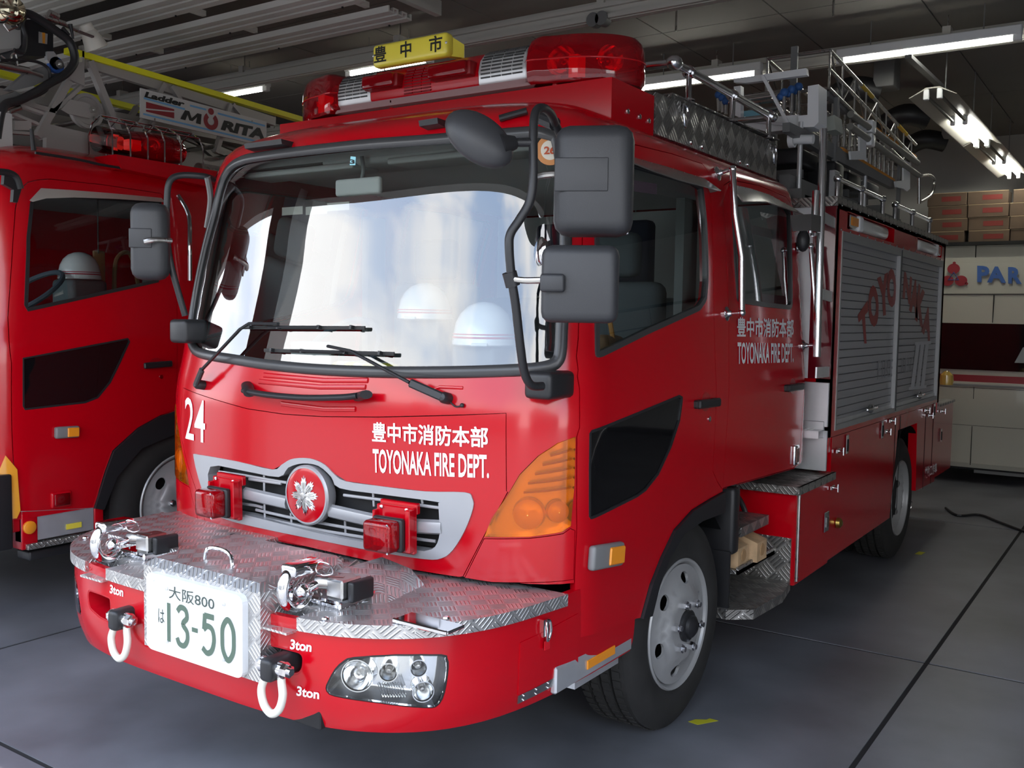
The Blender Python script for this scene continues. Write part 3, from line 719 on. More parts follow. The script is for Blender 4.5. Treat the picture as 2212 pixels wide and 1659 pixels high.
# ---- lettering on the cab
text_on(on(CAB),[(-0.8074,1.1457),(-0.639,1.1432),(-0.6394,1.3182),(-0.8172,1.3231)],'24','number_24',WHT,FT,.006,label='white number 24')
text_heavy(CAB,[(0.3063,1.2322),(0.7852,1.2487),(0.783,1.3182),(0.3041,1.3034)],'豊中市消防本部','nose_kanji',WHT,FT,label='white Japanese lettering')
text_on(on(CAB),[(0.3133,1.1214),(0.7914,1.1467),(0.7893,1.2257),(0.3092,1.2076)],'TOYONAKA FIRE DEPT.','nose_lettering',WHT,FT,.022,label='white lettering TOYONAKA FIRE DEPT.')
text_heavy(CAB,[(2.4864,1.6115),(3.2993,1.6031),(3.3117,1.6986),(2.4915,1.7007)],'豊中市消防本部','door_kanji',WHT,rdr[0],label='white Japanese lettering')
text_on(on(CAB),[(2.4846,1.4895),(3.2816,1.4748),(3.2953,1.5721),(2.4909,1.5887)],'TOYONAKA FIRE DEPT.','door_lettering',WHT,rdr[0],.022,label='white lettering TOYONAKA FIRE DEPT.')
# ---- nose grab handle
hp=[(-0.3316,1.3748),(-0.1903,1.3668),(0.0109,1.3666),(0.198,1.3779),(0.264,1.3884)]
hb=G().tube([CAB.off(a,b,o) for (a,b),o in zip(hp,(.045,.06,.062,.06,.045))],.017,12,curve=True,ry=.012).obj('grab_handle',BLK,FT,label='dark grab handle across the nose')
for (q0,q1) in ([(-0.3708,1.3981),(-0.2914,1.3663)],[(0.2307,1.3865),(0.3115,1.3944)]):
    g=G(); g.tube([CAB.off(q0[0],q0[1],.004),CAB.off(*[(q0[i]+q1[i])/2 for i in (0,1)],.03),CAB.off(q1[0],q1[1],.052)],.024,12,ry=.016); g.obj('handle_end',BLK,hb)
for pts in ([(-0.2882,1.4422),(0.0459,1.4371),(0.2652,1.4479)],[(-0.3084,1.4159),(0.0269,1.4122),(0.2581,1.4244)],[(-0.1657,1.3381),(0.0629,1.3321),(0.2202,1.3425)]):
    strip(pts,.010,.000,'pressed_rib',RED,FT,h=.006)
strip([(0.6791,1.4422),(0.5867,1.441),(0.5503,1.4235)],.006,.0,'pressed_rib',RED,FT,h=.004)
# ---- wipers
def wiper(piv,arm,b0,b1,lab):
    wp=G().lathe(CAB.off(*piv,.0),CAB.normal(*piv),[(.020,0),(.020,.03),(.012,.042),(.0001,.044)],16).obj('wiper_pivot',BLK,FT,label=lab)
    offs=[.035]+[.055]*(len(arm)-2)+[.045]
    a0=[CAB.off(*p,o) for p,o in zip(arm,offs)]
    G().bar(a0[0],a0[1],.030,.016,up=CAB.normal(*piv),bev=.005).obj('wiper_head',BLK,wp)
    G().tube(a0[1:],.0085,8,curve=False,ry=.006).obj('wiper_arm',BLK,wp)
    ps=dens([b0,b1],.06,False)
    G().tube([CAB.off(a,b,.016) for a,b in ps],.004,6,curve=False,ry=.008).obj('wiper_rubber',RUB,wp)
    mid=ps[len(ps)//4:-len(ps)//4]
    G().tube([CAB.off(a,b,.032) for a,b in mid],.006,6,curve=False).obj('blade_bridge',BLK,wp)
    for q in (len(ps)//8,len(ps)//3,2*len(ps)//3,-2):
        G().bar(CAB.off(*ps[q],.012),CAB.off(*ps[q],.036),.014,.010,up=(1,0,0)).obj('blade_claw',BLK,wp)
wiper([(0.6244,1.4038)][0],[(0.6244,1.4038),(0.4987,1.4431),(0.2135,1.5441),(0.0885,1.5587)],[(-0.2893,1.5363)][0],[(0.3887,1.5449)][0],'wiper in front of the passenger side')
wiper([(-0.6687,1.3815)][0],[(-0.6687,1.3815),(-0.6121,1.4398),(-0.4063,1.61),(-0.3568,1.6331),(-0.1975,1.636)],[(-0.4391,1.6224)][0],[(0.2363,1.6336)][0],'wiper in front of the driver side')
wn=[(0.6844,1.3837),(0.6578,1.3792),(0.6244,1.4038)]
G().tube([CAB.off(a,b,.006) for a,b in wn],.003,6).ball(CAB.off(*wn[0],.006),.008).obj('washer_hose',BLK,FT)
# ---- roof edge marker fins
for a,b in ([(-0.6227,2.3625),(-0.3512,2.3577)],[(0.4365,2.3596),(0.5268,2.3633)]):
    g=G(); p=Vector(CAB.off(*a,.012)); q=Vector(CAB.off(*b,.012)); d=(q-p); n_=Vector(CAB.normal(*a))
    up=Vector((0,.35,1)).normalized()
    g.prism([p-n_*.03,p+up*.022-n_*.02,p+up*.014+Vector((0,-.05,0)),p+Vector((0,-.04,-.006))],d); g.obj('marker_fin',BLK,FT)
g=G(); a,b=[(0.7709,2.3635),(0.8808,2.3887)]; g.tube([CAB.off(*a,.014),CAB.off(*b,.016)],.014,10,ry=.012); g.obj('mirror_bracket_foot',BLK,FT)
# ---- door handles, lamps, locks
def handle(px,par):
    (a,b,c)=px; d=Vector(CAB.off(*b))-Vector(CAB.off(*a)); n_=Vector(CAB.normal(*a))
    h=G().bar(Vector(CAB.off(*a,.02)),Vector(CAB.off(*b,.02)),.018,.036,up=(0,0,1),bev=.006).bar(Vector(CAB.off(*a,.004)),Vector(CAB.off(*a,.004))+d*.25,.03,.034,bev=.006).bar(Vector(CAB.off(*b,.004))-d*.2,Vector(CAB.off(*b,.004)),.03,.034,bev=.006).obj('door_handle',BLK,par)
    cc=[(a[i]+b[i])/2 for i in (0,1)]
    panel(CAB,circ(.04,16,cc[0]+.01,cc[1]+.005,.05),'handle_recess',pmat('red_recess',(.42,.002,.008),.3,0,1),par,(),.001,.004,.05)
    if c: G().lathe(CAB.off(*c,.0),CAB.normal(*c),[(.012,0),(.012,.004),(.006,.005),(.0001,.004)],14).obj('key_lock',CHR,par)
handle([(1.9938,1.3417),(2.2193,1.3389),(2.1593,1.2705)],fd[0]); handle([(3.122,1.3497),(3.3679,1.3492)]+[None],rdr[0])
a,b=[(1.1665,0.8775),(1.3416,0.8549)]; p=Vector(CAB.off(*a)); q=Vector(CAB.off(*b))
sm_=G().bar(p+Vector((.012,-.02,0)),q+Vector((.012,.02,0)),.03,.085,bev=.012).obj('side_marker_lamp',GRY,fd[0])
m_=(p+q)/2
G().bar(m_+Vector((.02,-.005,0)),q+Vector((.02,.012,0)),.026,.062,bev=.004).obj('orange_lens',ORB,sm_)
a,b=[(3.326,1.0342),(3.3281,0.9488)]; p=Vector(CAB.off(*a)); q=Vector(CAB.off(*b))
rf_=G().box((p.x-.005,p.y-.035,q.z-.01),(p.x+.016,p.y+.035,p.z+.01),.008).obj('courtesy_lamp',CHR,rdr[0])
G().box((p.x+.012,p.y-.024,q.z+.004),(p.x+.019,p.y+.024,p.z-.004),.003).obj('lens',pmat('smoky_lens',(.22,.10,.08),.2,0,.8),rf_)
# ---- smoked rain visors over the windows
VIS=pmat('smoked_visor',(.26,.24,.22),.18,.5)
for top,bot,par in (([(1.2741,2.2804),(1.4961,2.2807),(1.7783,2.2858),(2.1705,2.2867)],[(1.2729,2.2387),(1.4928,2.2298),(1.7719,2.2244),(2.232,2.2323)],fd[0]),([(2.4909,2.2996),(2.7788,2.3105),(3.0577,2.3114),(3.3943,2.2867)],[(2.5029,2.2132),(2.8291,2.2459),(3.1113,2.2461),(3.5007,2.249)],rdr[0])):
    tp=[Vector(CAB.off(a,b,.006)) for a,b in top]; bt=[Vector(CAB.off(a,b,.055)) for a,b in bot]
    v=tp+bt+[p+Vector((-.003,0,-.004)) for p in tp+bt]; n=len(tp); f=[]
    for i in range(n-1): f+=[(i,i+1,n+i+1,n+i),(2*n+i+1,2*n+i,3*n+i,3*n+i+1)]
    f+=[(n+i,n+i+1,3*n+i+1,3*n+i) for i in range(n-1)]
    f+=[(n-1,2*n-1,4*n-1,3*n-1),(0,2*n,3*n,n)]
    vo=G().add(v,f,False).obj('rain_visor',VIS,par)
    e=bt[-1]; G().prism([tp[-1],bt[-1],Vector(CAB.off(*bot[-1],.004))],(0,.003,0)).obj('visor_end',VIS,vo)
    for i in range(n-1):
        for t in (.1,.4,.7):
            c=tp[i].lerp(tp[i+1],t); G().cyl(c-Vector((.004,0,.006)),c+Vector((.006,0,-.006)),.005,seg=8).obj('visor_stud',CHR,vo)
# ---- chrome grab rails by the doors
def rail_bar(pts,offs,par,r=.014):
    P=[CAB.off(a,b,o) for (a,b),o in zip(pts,offs)]
    gb=G().tube(P,r,12,curve=False).obj('grab_rail',POL,par)
    for e in (0,-1):
        a,b=pts[e]; n_=CAB.normal(a,b)
        G().cyl(CAB.off(a,b,-.002),CAB.off(a,b,offs[e]),.009,seg=12).lathe(CAB.off(a,b,0),n_,[(.032,0),(.032,.008),(.016,.016),(.010,.03)],20).ball(CAB.off(a,b,offs[e]),.017).obj('rail_foot',CHR,gb)
rail_bar([(2.3397,2.328),(2.3293,2.1346),(2.3766,1.9544),(2.3555,1.7136)],(.075,.075,.075,.075),FT)
rail_bar([(3.4648,2.0741),(3.4567,1.9172),(3.4634,1.7708),(3.4503,1.5579)],(.07,.07,.07,.07),FT,.012)

# ================================================================ front bumper
HL=[(0.6396,0.5602),(0.6292,0.5792),(0.6371,0.6017),(0.6586,0.6421),(0.685,0.6699),(0.7156,0.6836),(0.8279,0.6957),(0.9319,0.6881),(0.9464,0.6732),(0.9497,0.6459),(0.945,0.5919),(0.9361,0.5498),(0.9196,0.5255),(0.8908,0.5264),(0.7817,0.5446),(0.6832,0.5539)]
SO=[(0.3868,0.6794),(0.458,0.681),(0.5436,0.6773),(0.557,0.6611),(0.5537,0.6267),(0.5386,0.6057),(0.4577,0.5891),(0.3764,0.5858)]
BS=BUMP.smax
panel(BUMP,[(-BS+.005,.445),(BS-.005,.445),(BS-.005,.775),(-BS+.005,.775)],'bumper',RED,FT,[sm2(HL,2),mir(sm2(HL,2)),rnd2(SO,.015),mir(rnd2(SO,.015))],0,.025,.04)
bp=bpy.data.objects['bumper']
for sg in (1,-1):
    H_=HL if sg==1 else mir(HL)
    hl=panel(BUMP,sm2(H_,2),'headlamp',pmat('lamp_reflector_chrome',(.86,.87,.88),.10,1),FT,(),-.05,.02,.035,label='large clear headlamp set in the bumper')
    panel(BUMP,sm2(H_,2),'lamp_rim',BLK,hl,[inset(sm2(H_,2),.006)],-.002,.05,.03)
    panel(BUMP,inset(sm2(H_,2),.006),'lamp_lens',CLR,hl,(),.003,.01,.03)
    for (px,r,dep) in (((770,1462),.046,.0),((838,1455),.026,.01),((905,1446),.024,.01),((915,1497),.030,.0)):
        c=[(0.7224,0.6244),(0.8061,0.6375),(0.8816,0.6477),(0.8926,0.5752)][[(770,1462),(838,1455),(905,1446),(915,1497)].index(px)]
        p=BUMP.off(c[0]*sg,c[1],-.05); n_=BUMP.normal(c[0]*sg,c[1])
        G().lathe(p,n_,[(r,.044),(r+.003,.044),(r+.003,-.0),(r*.96,.036),(r*.8,.02),(r*.5,.006),(.012,.002),(.0001,.002)],28).obj('reflector_bowl',pmat('lamp_reflector_chrome',(0,0,0)),hl)
        G().lathe(p,n_,[(.011,.0),(.011,.018),(.006,.026),(.0001,.027)],14).obj('bulb_cap',STL,hl)
    a,b=[(0.7788,0.5883),(0.8761,0.5651)]
    for q in range(9):
        t=q/8; u=a[0]+(b[0]-a[0])*t*.6; 
        strip([(u*sg,a[1]+.014),((u+.012)*sg,a[1]-.03)],.0035,-.018,'lens_flute',CLR,hl,h=.006,S_=BUMP)
    O_=rnd2(SO,.015) if sg==1 else mir(rnd2(SO,.015))
    panel(BUMP,O_,'recess_back',DRK,FT,(),-.09,.005,.05)
    panel(BUMP,O_,'recess_wall',RED2,FT,[inset(O_,.006)],-.001,.09,.05)
# seams and fittings on the returned end
LID=[(1.11,0.672),(1.2743,0.6957),(1.2796,0.5077),(1.2359,0.5052),(1.1057,0.5013)]
panel(BUMP,LID,'lid_panel',RED,bp,(),.003,.003,.05)
a,b=[(1.1052,0.4853),(1.2377,0.4993)]
hs=panel(BUMP,[(a[0],a[1]+.016),(a[0],a[1]-.012),(b[0],b[1]-.012),(b[0],b[1]+.016)],'hinge',STL,FT,(),.005,.004,.06,label='long steel hinge strip')
for t in (.1,.35,.6,.9):
    for dz in (.010,-.006):
        s_=a[0]+(b[0]-a[0])*t; z_=a[1]+(b[1]-a[1])*t+dz; G().ball(BUMP.off(s_,z_,.006),.004,8).obj('rivet',CHR,hs)
c=[(1.1745,0.686)][0]; p=Vector(BUMP.off(*c,.0)); n_=Vector(BUMP.normal(*c))
lt=G().bar(p+n_*.004+Vector((0,0,.035)),p+n_*.004-Vector((0,0,.02)),.028,.008,up=n_).obj('latch_plate',CHR,FT)
G().tube([p+n_*.015+Vector((0,-.01,.03)),p+n_*.02+Vector((0,-.012,.0)),p+n_*.015+Vector((0,-.006,-.03)),p+n_*.015+Vector((0,.006,-.03)),p+n_*.02+Vector((0,.012,0)),p+n_*.015+Vector((0,.01,.03))],.004,8,True).obj('latch_loop',CHR,lt)
G().bar(p+n_*.012+Vector((0,0,-.034)),p+n_*.012-Vector((0,0,.062)),.026,.004,up=n_).obj('padlock_tab',pmat('red_tab',(.6,.01,.02),.3),lt)
# chequer plate deck
N_=BUMP
edge=[BUMP.off(s_,.775,.014) for s_ in [-1.17+i*.03 for i in range(79)]]
notch=lambda x:(.17<x-.20<.36)
deck=[]
xr=[(0.4936,-0.5751,0.785),(0.741,-0.6715,0.785)]
nx0,nx1=.40,.53
pts=[]
for p in edge:
    if (nx0<p[0]<nx1 or -nx1<p[0]<-nx0) and p[1]<-.4: continue
    pts.append((p[0],p[1]))
# insert notches
out=[]
for i,p in enumerate(pts):
    out.append(p)
    if i+1<len(pts):
        q=pts[i+1]
        if q[0]-p[0]>.08: out+= [(p[0]+.001,-.47),(q[0]-.001,-.47)]
out+= [(1.06,.14),(-1.06,.14)]
dk=G(); V_,F_,lp=tri2(out,(),.08)
dk.add([(x,y,.785) for x,y in V_],F_)
d=G()
n=len(out)
for i in range(n):
    a=out[i]; b=out[(i+1)%n]
    d.add([(a[0],a[1],.785),(b[0],b[1],.785),(b[0],b[1],.745),(a[0],a[1],.745)],[(0,3,2,1)],False)
dk.v+=[]
o_=len(dk.v); dk.v+=d.v; dk.f+=[tuple(i+o_ for i in q) for q in d.f]; dk.sm+=d.sm
dk.obj('bumper_deck',TRD,FT,label='chequer plate deck of the bumper')
for sg in (-1,1):
    x0,x1=(nx0,nx1) if sg==1 else (-nx1,-nx0)
    G().box((x0+.001,-.588,.735),(x1-.001,-.47,.742)).box((x0+.001,-.474,.735),(x1-.001,-.470,.785)).obj('deck_notch',TRD,FT)
# raised plates, winch housing
wh=thing('tmp','x x x x','x'); bpy.data.objects.remove(wh)
def hexa(b,t,z0,z1): return [(x,y,z0) for x,y in b],[(x,y,z1) for x,y in t]
def loft(b,t,nm,mat,par,label=None):
    n=len(b); g=G(); g.add(list(b)+list(t),[tuple(reversed(range(n))),tuple(range(n,2*n))]+[(i,(i+1)%n,n+(i+1)%n,n+i) for i in range(n)]); return g.obj(nm,mat,par,label=label)
hx0,hx1=-.14,.43
hous=loft([(hx0,-.60,.572),(hx1,-.60,.572),(hx1,-.25,.70),(hx0,-.25,.70)],[(hx0,-.60,.845),(hx1,-.60,.845),(hx1,-.25,.87),(hx0,-.25,.87)],'winch_housing',TRD,FT,'chequer plate housing behind the number plate')
loft([(hx0+.0,-.601,.845),(hx1,-.601,.845),(hx1,-.25,.87),(hx0,-.25,.87)],[(hx0+.03,-.575,.868),(hx1-.03,-.575,.868),(hx1-.03,-.25,.888),(hx0+.03,-.25,.888)],'housing_lid',TRD,hous)
loft([(hx1,-.44,.785),(.66,-.30,.785),(.62,-.06,.785),(hx1,-.06,.785)],[(hx1,-.34,.85),(.56,-.24,.83),(.56,-.06,.83),(hx1,-.06,.85)],'side_hump',TRD,FT)
loft([(-.74,-.34,.785),(-.185,-.34,.785),(-.185,.12,.785),(-.90,.12,.785),(-.93,-.20,.785)],[(-.74,-.34,.815),(-.185,-.34,.815),(-.185,.12,.815),(-.90,.12,.815),(-.93,-.20,.815)],'raised_plate',TRD,FT)
G().tube([(.045,-.50,.86),(.055,-.50,.90),(.085,-.50,.915),(.145,-.50,.915),(.175,-.50,.90),(.185,-.50,.86)],.007,8).obj('lifting_handle',CHR,hous)
for x,y in ((.03,-.5),(.205,-.5)): G().box((x-.03,y-.008,.862),(x+.01,y+.008,.872)).obj('handle_foot',CHR,hous)
G().box((hx1-.0,-.52,.80),(hx1+.012,-.48,.86),.003).box((hx1+.008,-.512,.79),(hx1+.022,-.488,.84),.003).obj('draw_latch',CHR,hous)
# number plate with frame
px=.140; pz=.705; py=-.604
PF=Matrix.Translation((px,py,pz))
fr=panel(FS(lambda a,b:(px+a,py,pz+b)),rnd2([(-.235,-.128),(.235,-.128),(.235,.128),(-.235,.128)],.03,5),'number_plate_frame',WPL,FT,[rnd2([(-.212,-.106),(.212,-.106),(.212,.106),(-.212,.106)],.02,5)],.018,.022,.1,label='bright frame round the number plate')
npl=panel(FS(lambda a,b:(px+a,py,pz+b)),rnd2([(-.228,-.12),(.228,-.12),(.228,.12),(-.228,.12)],.02,5),'number_plate',pmat('plate_white',(.93,.94,.93),.35),FT,(),.008,.012,.1,label='white number plate with green figures')
PGR=pmat('plate_green',(.085,.13,.095),.5); PG2=pmat('plate_green_dark',(.05,.07,.06),.5)
pf=lambda a,b:(px+a,py-.0095,pz+b)
text_on(pf,[(-.13,.055),(.095,.055),(.095,.098),(-.13,.098)],'大阪800','plate_office',PG2,npl,.006)
text_on(pf,[(-.186,-.035),(-.154,-.035),(-.154,.012),(-.186,.012)],'は','plate_kana',PG2,npl,.004)
# the large figures, stroke built
def stroke(paths,w,nm,par,mat):
    g=G()
    for P,cl in paths:
        Q=[Vector((a,0,b)) for a,b in P]; 
        if len(Q)>2: Q=smooth_path(Q,cl,5)
        n=len(Q); L=[]
        for k in range(n):
            dd=(Q[(k+1)%n]-Q[k-1]) if cl else (Q[min(k+1,n-1)]-Q[max(k-1,0)])
            dd.normalize(); nn_=Vector((-dd.z,0,dd.x))*w/2; L.append((Q[k]+nn_,Q[k]-nn_))
        for k in range(n if cl else n-1):
            a,b=L[k]; c,d_=L[(k+1)%n]
            g.add([(pf(q.x*1.03-.002,q.z*1.10)[0],py-.0098-.00015*len(g.f)*.05,pf(q.x,q.z*1.10)[2]) for q in (a,b,d_,c)],[(0,1,2,3)])
    return g.obj(nm,mat,par)
w_=.017
stroke([([(-.125,-.08),(-.125,.036)],False)],w_,'plate_figure',npl,PGR)
stroke([([(-.082,.018),(-.066,.033),(-.042,.028),(-.036,.006),(-.056,-.015),(-.036,-.034),(-.034,-.058),(-.050,-.078),(-.074,-.076),(-.084,-.060)],False)],w_,'plate_figure',npl,PGR)
stroke([([(-.012,-.022),(.016,-.022)],False)],w_*.8,'plate_figure',npl,PGR)
stroke([([(.092,.030),(.048,.030)],False),([(.050,.034),(.045,-.012)],False),([(.044,-.012),(.062,.001),(.084,-.006),(.092,-.034),(.082,-.066),(.060,-.078),(.038,-.066)],False)],w_,'plate_figure',npl,PGR)
stroke([([(.156,.036),(.133,.012),(.130,-.022),(.134,-.056),(.156,-.080),(.178,-.056),(.182,-.022),(.178,.012)],True)],w_,'plate_figure',npl,PGR)
for x,z in ((-.14,.085),(.14,.085),(-.14,-.09),(.14,-.09)): G().lathe(pf(x,z),(0,-1,0),[(.006,0),(.006,.003),(.0001,.004)],12).obj('plate_bolt',ALU,npl)
# "3ton" marks
for q in ([(0.5061,0.6795),(0.5831,0.6836),(0.5862,0.7135),(0.5095,0.7112)],[(0.5248,0.5381),(0.6059,0.5414),(0.6107,0.5735),(0.5322,0.5713)],[(-0.3868,0.6954),(-0.302,0.6983),(-0.2986,0.7299),(-0.383,0.7275)]):
    text_on(on(BUMP,.002),q,'3ton','load_mark',WHT,bp,.03,label='white lettering 3ton')
# tow hooks standing on the deck, shackles in the recesses
def hook(x,sg):
    h=thing('h','','x'); bpy.data.objects.remove(h)
    b=G().box((x-.05,-.44,.785),(x+.10,-.25,.81),.006).obj('hook_base',CHR,FT,label='chrome towing hook on the bumper deck')
    g=G()
    for dx in (-.035,):
        arc=[(x+dx,-.46+.055*math.cos(t)-.03,.845+.06*math.sin(t)) for t in [math.radians(a) for a in range(100,330,20)]]
        g.tube(arc,.021,12,ry=.017)
    g.obj('hook_jaw',CHR,b)
    G().box((x-.065,-.53,.885),(x-.0,-.40,.925),.012).obj('hook_latch',CHR,b)
    G().ball((x-.01,-.49,.84),.026,16).cyl((x-.01,-.49,.84),(x-.01,-.40,.85),.014).obj('hook_ball',CHR,b)
    G().cyl((x-.02,-.42,.85),(x+.06,-.38,.85),.022).box((x+.02,-.42,.81),(x+.09,-.33,.87),.006).obj('hook_body',STL,b)
    G().tube([(x+.01,-.45,.90),(x+.035,-.46,.93),(x+.06,-.44,.92),(x+.05,-.42,.89),(x+.02,-.43,.88)],.0025,6,True).obj('safety_pin',CHR,b)
    G().box((x+.09,-.40,.80),(x+.115,-.30,.865),.008).obj('rubber_stop',BLK,b)
    for k in range(5): G().lathe((x+.01+.006*k,-.50+.012*k,.84-.003*k+.006*(k%2)),(.3,1,.6*(k%2)),[(.004,-.0015),(.006,0),(.004,.0015)],8).obj('chain_link',STL,b)
hook(.50,1); hook(-.47,-1)
def shackle(x,lab):
    q_={'R':[(0.4946,-0.605,0.6374)],'L':[(-0.2607,-0.605,0.6407)]}[lab][0]; x=q_[0]; z=q_[2]; y=-.585
    e=G().box((x-.024,-.645,z-.036),(x+.024,-.48,z+.034),.014).obj('tow_eye',BLK,FT,label='black towing eye in the bumper recess')
    s_=.034
    sh=G()
    bow=[(x-s_,y-.02,z+.012),(x-s_,y-.022,z-.03),(x-s_-.012,y-.028,z-.075),(x-s_+.002,y-.030,z-.118),(x,y-.03,z-.138),(x+s_-.002,y-.030,z-.118),(x+s_+.012,y-.028,z-.075),(x+s_,y-.022,z-.03),(x+s_,y-.02,z+.012)]
    sh.tube(bow,.0125,12); so_=sh.obj('shackle_bow',SHK,e,label='cream bow shackle hanging from the towing eye')
    for q in (-1,1): G().cyl((x+q*(s_-.012),y-.02,z),(x+q*(s_+.012),y-.02,z),.026,seg=18).obj('shackle_ear',SHK,so_)if False else None
    for q in (-1,1): G().cyl((x+q*(s_-.012),y-.02,z),(x+q*(s_+.012),y-.02,z),.025,seg=18).obj('shackle_ear',CHR,e)
    G().cyl((x-.065,y-.02,z),(x+.075,y-.02,z),.011).cyl((x+s_+.012,y-.02,z),(x+s_+.032,y-.02,z),.020,seg=6).cyl((x-s_-.030,y-.02,z),(x-s_-.012,y-.02,z),.018,seg=6).obj('shackle_bolt',CHR,e)
shackle(.42,'R'); shackle(-.42,'L')
G().box((.46,-.52,.44),(.60,-.40,.50),.004).obj('tow_bracket',DRK,FT)
# red strobe lamps on the grille
def sublamp(c,lab):
    n_=Vector(CAB.normal(*c)); p=Vector(CAB.off(*c,.03)); x=Vector((0,0,1)).cross(n_).normalized(); x=-x if x.x<0 else x
    z=x.cross(-n_).normalized(); z=z if z.z>0 else -z
    M=Matrix((x,-n_,z)).transposed().to_4x4(); M.translation=p
    b=G().box((-.082,-.010,-.075),(.082,.012,.088),.004,M).box((-.082,.010,.062),(.082,.03,.10),.003,M).box((.062,-.034,-.065),(.082,.0,.085),.003,M).box((-.082,-.034,-.065),(-.07,.0,.07),.003,M).obj('strobe_bracket',RED,FT,label='red bracket on the grille')
    for q in (-.055,.055): G().lathe(M@Vector((q,-.012,.080)),-Vector((0,0,0))+n_,[(.007,0),(.007,.004),(.003,.006),(.0001,.006)],8).obj('screw',CHR,b)
    rr=G().box((-.066,-.055,-.062),(.064,-.028,.056),.010,M).obj('rubber_surround',BLK,b)
    le=G().box((-.062,-.115,-.056),(.058,-.045,.052),.016,M).obj('red_lens',RLN,b)
    g=G(); g.box((-.052,-.062,-.046),(.048,-.056,.042),0,M).obj('lamp_back',RRB,b)
    g=G()
    for i in range(6):
        for j in range(5): g.box((-.046+i*.016,-.07,-.042+j*.017),(-.036+i*.016,-.062,-.032+j*.017),0,M)
    o=g.obj('led_cells',pmat('led_cell',(.70,.02,.03),.3,.3),b); o['kind']='stuff'
    for q in ((.052,.046),(.052,-.05)): G().lathe(M@Vector((q[0],-.116,q[1])),n_,[(.005,0),(.004,.002),(.0001,.003)],8).obj('lens_screw',CHR,b)
c1,c2=[(-0.4443,0.938),(0.4441,0.9359)]
sublamp(c1,''); sublamp(c2,'')
# ================================================================ wheels
def wheel(x,y,R,parent,steer=0.0,front=True,name='wheel',sgn=1):
    """tyre outer face at x; sgn +1 faces +x"""
    k=R/.4335; w=.255*k
    fn=lambda r,h:(r,h)
    t=G()
    pr=[(.262*k,-.02),(.272*k,-.006),(.30*k,.006),(.36*k,.004),(.40*k,-.012),(.4215*k,-.028)]
    xs=[-.028-(w-.056)*i/12 for i in range(13)]
    for i in range(12):
        a,b=xs[i],xs[i+1]; m=(b-a)
        if i in (3,6,9): pr+= [(.4335*k,a+m*.12),(.418*k,a+m*.3),(.418*k,a+m*.7),(.4335*k,a+m*.88)]
        else: pr+= [(.4335*k-.003*abs(i-5.5)/5.5,a+m*.1),(.4335*k-.003*abs(i-5.5)/5.5,b-m*.1)]
    pr+= [(.42*k,-w+.02),(.36*k,-w-.004),(.27*k,-w+.01)]
    t.lathe((0,0,0),(1,0,0),pr,72)
    W0=t.obj('front_tyre' if front else 'rear_tyre',TYR,None)
    parts=[W0]
    # sipes: small tread blocks proud of the tread (too many and small to be single parts)
    g=G()
    for i in range(66):
        a=2*math.pi*i/66
        for q,xc in enumerate((-.060,-.112,-.165,-.215)):
            a2=a+.045*(q%2)
            M=Matrix.Rotation(a2,4,'X')
            g.box((xc*k-.017,-.013,.4325*k),(xc*k+.017,.013,.4365*k),0,M)
    o=g.obj('tread_block',TYR,W0); o['kind']='stuff'
    # rim flange and barrel
    rim=G().lathe((0,0,0),(1,0,0),[(.262*k,-.03),(.270*k,-.014),(.271*k,-.004),(.266*k,.002),(.258*k,-.002),(.252*k,-.016),(.240*k,-.03),(.236*k,-.06),(.236*k,-w+.03)],64).obj('rim',WHL,W0)
    if front:
        def prof(r):
            pts=[(.050,.028),(.125,.028),(.142,.024),(.168,.008),(.205,-.004),(.228,-.008),(.246,-.010)]
            if r<=pts[0][0]: return pts[0][1]
            for (a,b),(c,d_) in zip(pts,pts[1:]):
                if r<=c:
                    t=(r-a)/(c-a); t=t*t*(3-2*t); return b+(d_-b)*t
            return pts[-1][1]
    else:
        def prof(r): return -.03-.11*max(0,min(1,(.235-r)/.10))
    fs=FS(lambda a,b:(prof(math.hypot(a,b)/k),a,b))
    hs=[[(.192*k*math.cos(t)+.025*k*math.cos(u)*math.cos(t)-.034*k*math.sin(u)*math.sin(t),.192*k*math.sin(t)+.025*k*math.cos(u)*math.sin(t)+.034*k*math.sin(u)*math.cos(t)) for u in [2*math.pi*j/18 for j in range(18)]] for t in [math.radians(20+60*i) for i in range(6)]]
    dsk=panel(fs,circ(.246*k,48),'wheel_disc',WHL,W0,hs+[circ(.052*k,24)],0,.012,.022)
    G().lathe((-.07,0,0),(1,0,0),[(.235*k,0),(.0001,.0)],32).obj('brake_drum',DRK,W0)
    if front:
        G().lathe((0,0,0),(1,0,0),[(.066*k,.02),(.066*k,.040),(.058*k,.046),(.046*k,.047),(.044*k,.060),(.030*k,.070),(.0001,.073)],24).obj('hub_cap',BLK,W0)
        for i in range(6):
            t=math.radians(50+60*i); c=(.026,.104*k*math.cos(t),.100*k*math.sin(t))
            nu=G().cyl(c,(c[0]+.022,c[1],c[2]),.019*k,seg=6).cyl((c[0]+.022,c[1],c[2]),(c[0]+.034,c[1],c[2]),.011*k,seg=10).obj('wheel_nut',POL,W0)
    M=Matrix.Translation((x,y,R))@Matrix.Rotation(steer,4,'Z')
    if sgn<0: M=Matrix.Translation((x,y,R))@Matrix.Rotation(math.pi,4,'Z')
    W0.data.transform(M)
    def tr(o):
        for c in o.children: c.data.transform(M); tr(c)
    tr(W0); W0.parent=parent
    return W0
for o in ():pass
wheel(1.035,1.093,.4335,FT,-.03); wheel(-1.035,1.093,.4335,FT,0,sgn=-1)
wheel(1.112,4.715,.4335,FT,0,False); wheel(.82,4.715,.4335,FT,0,False)
wheel(-1.112,4.715,.4335,FT,0,False,sgn=-1)
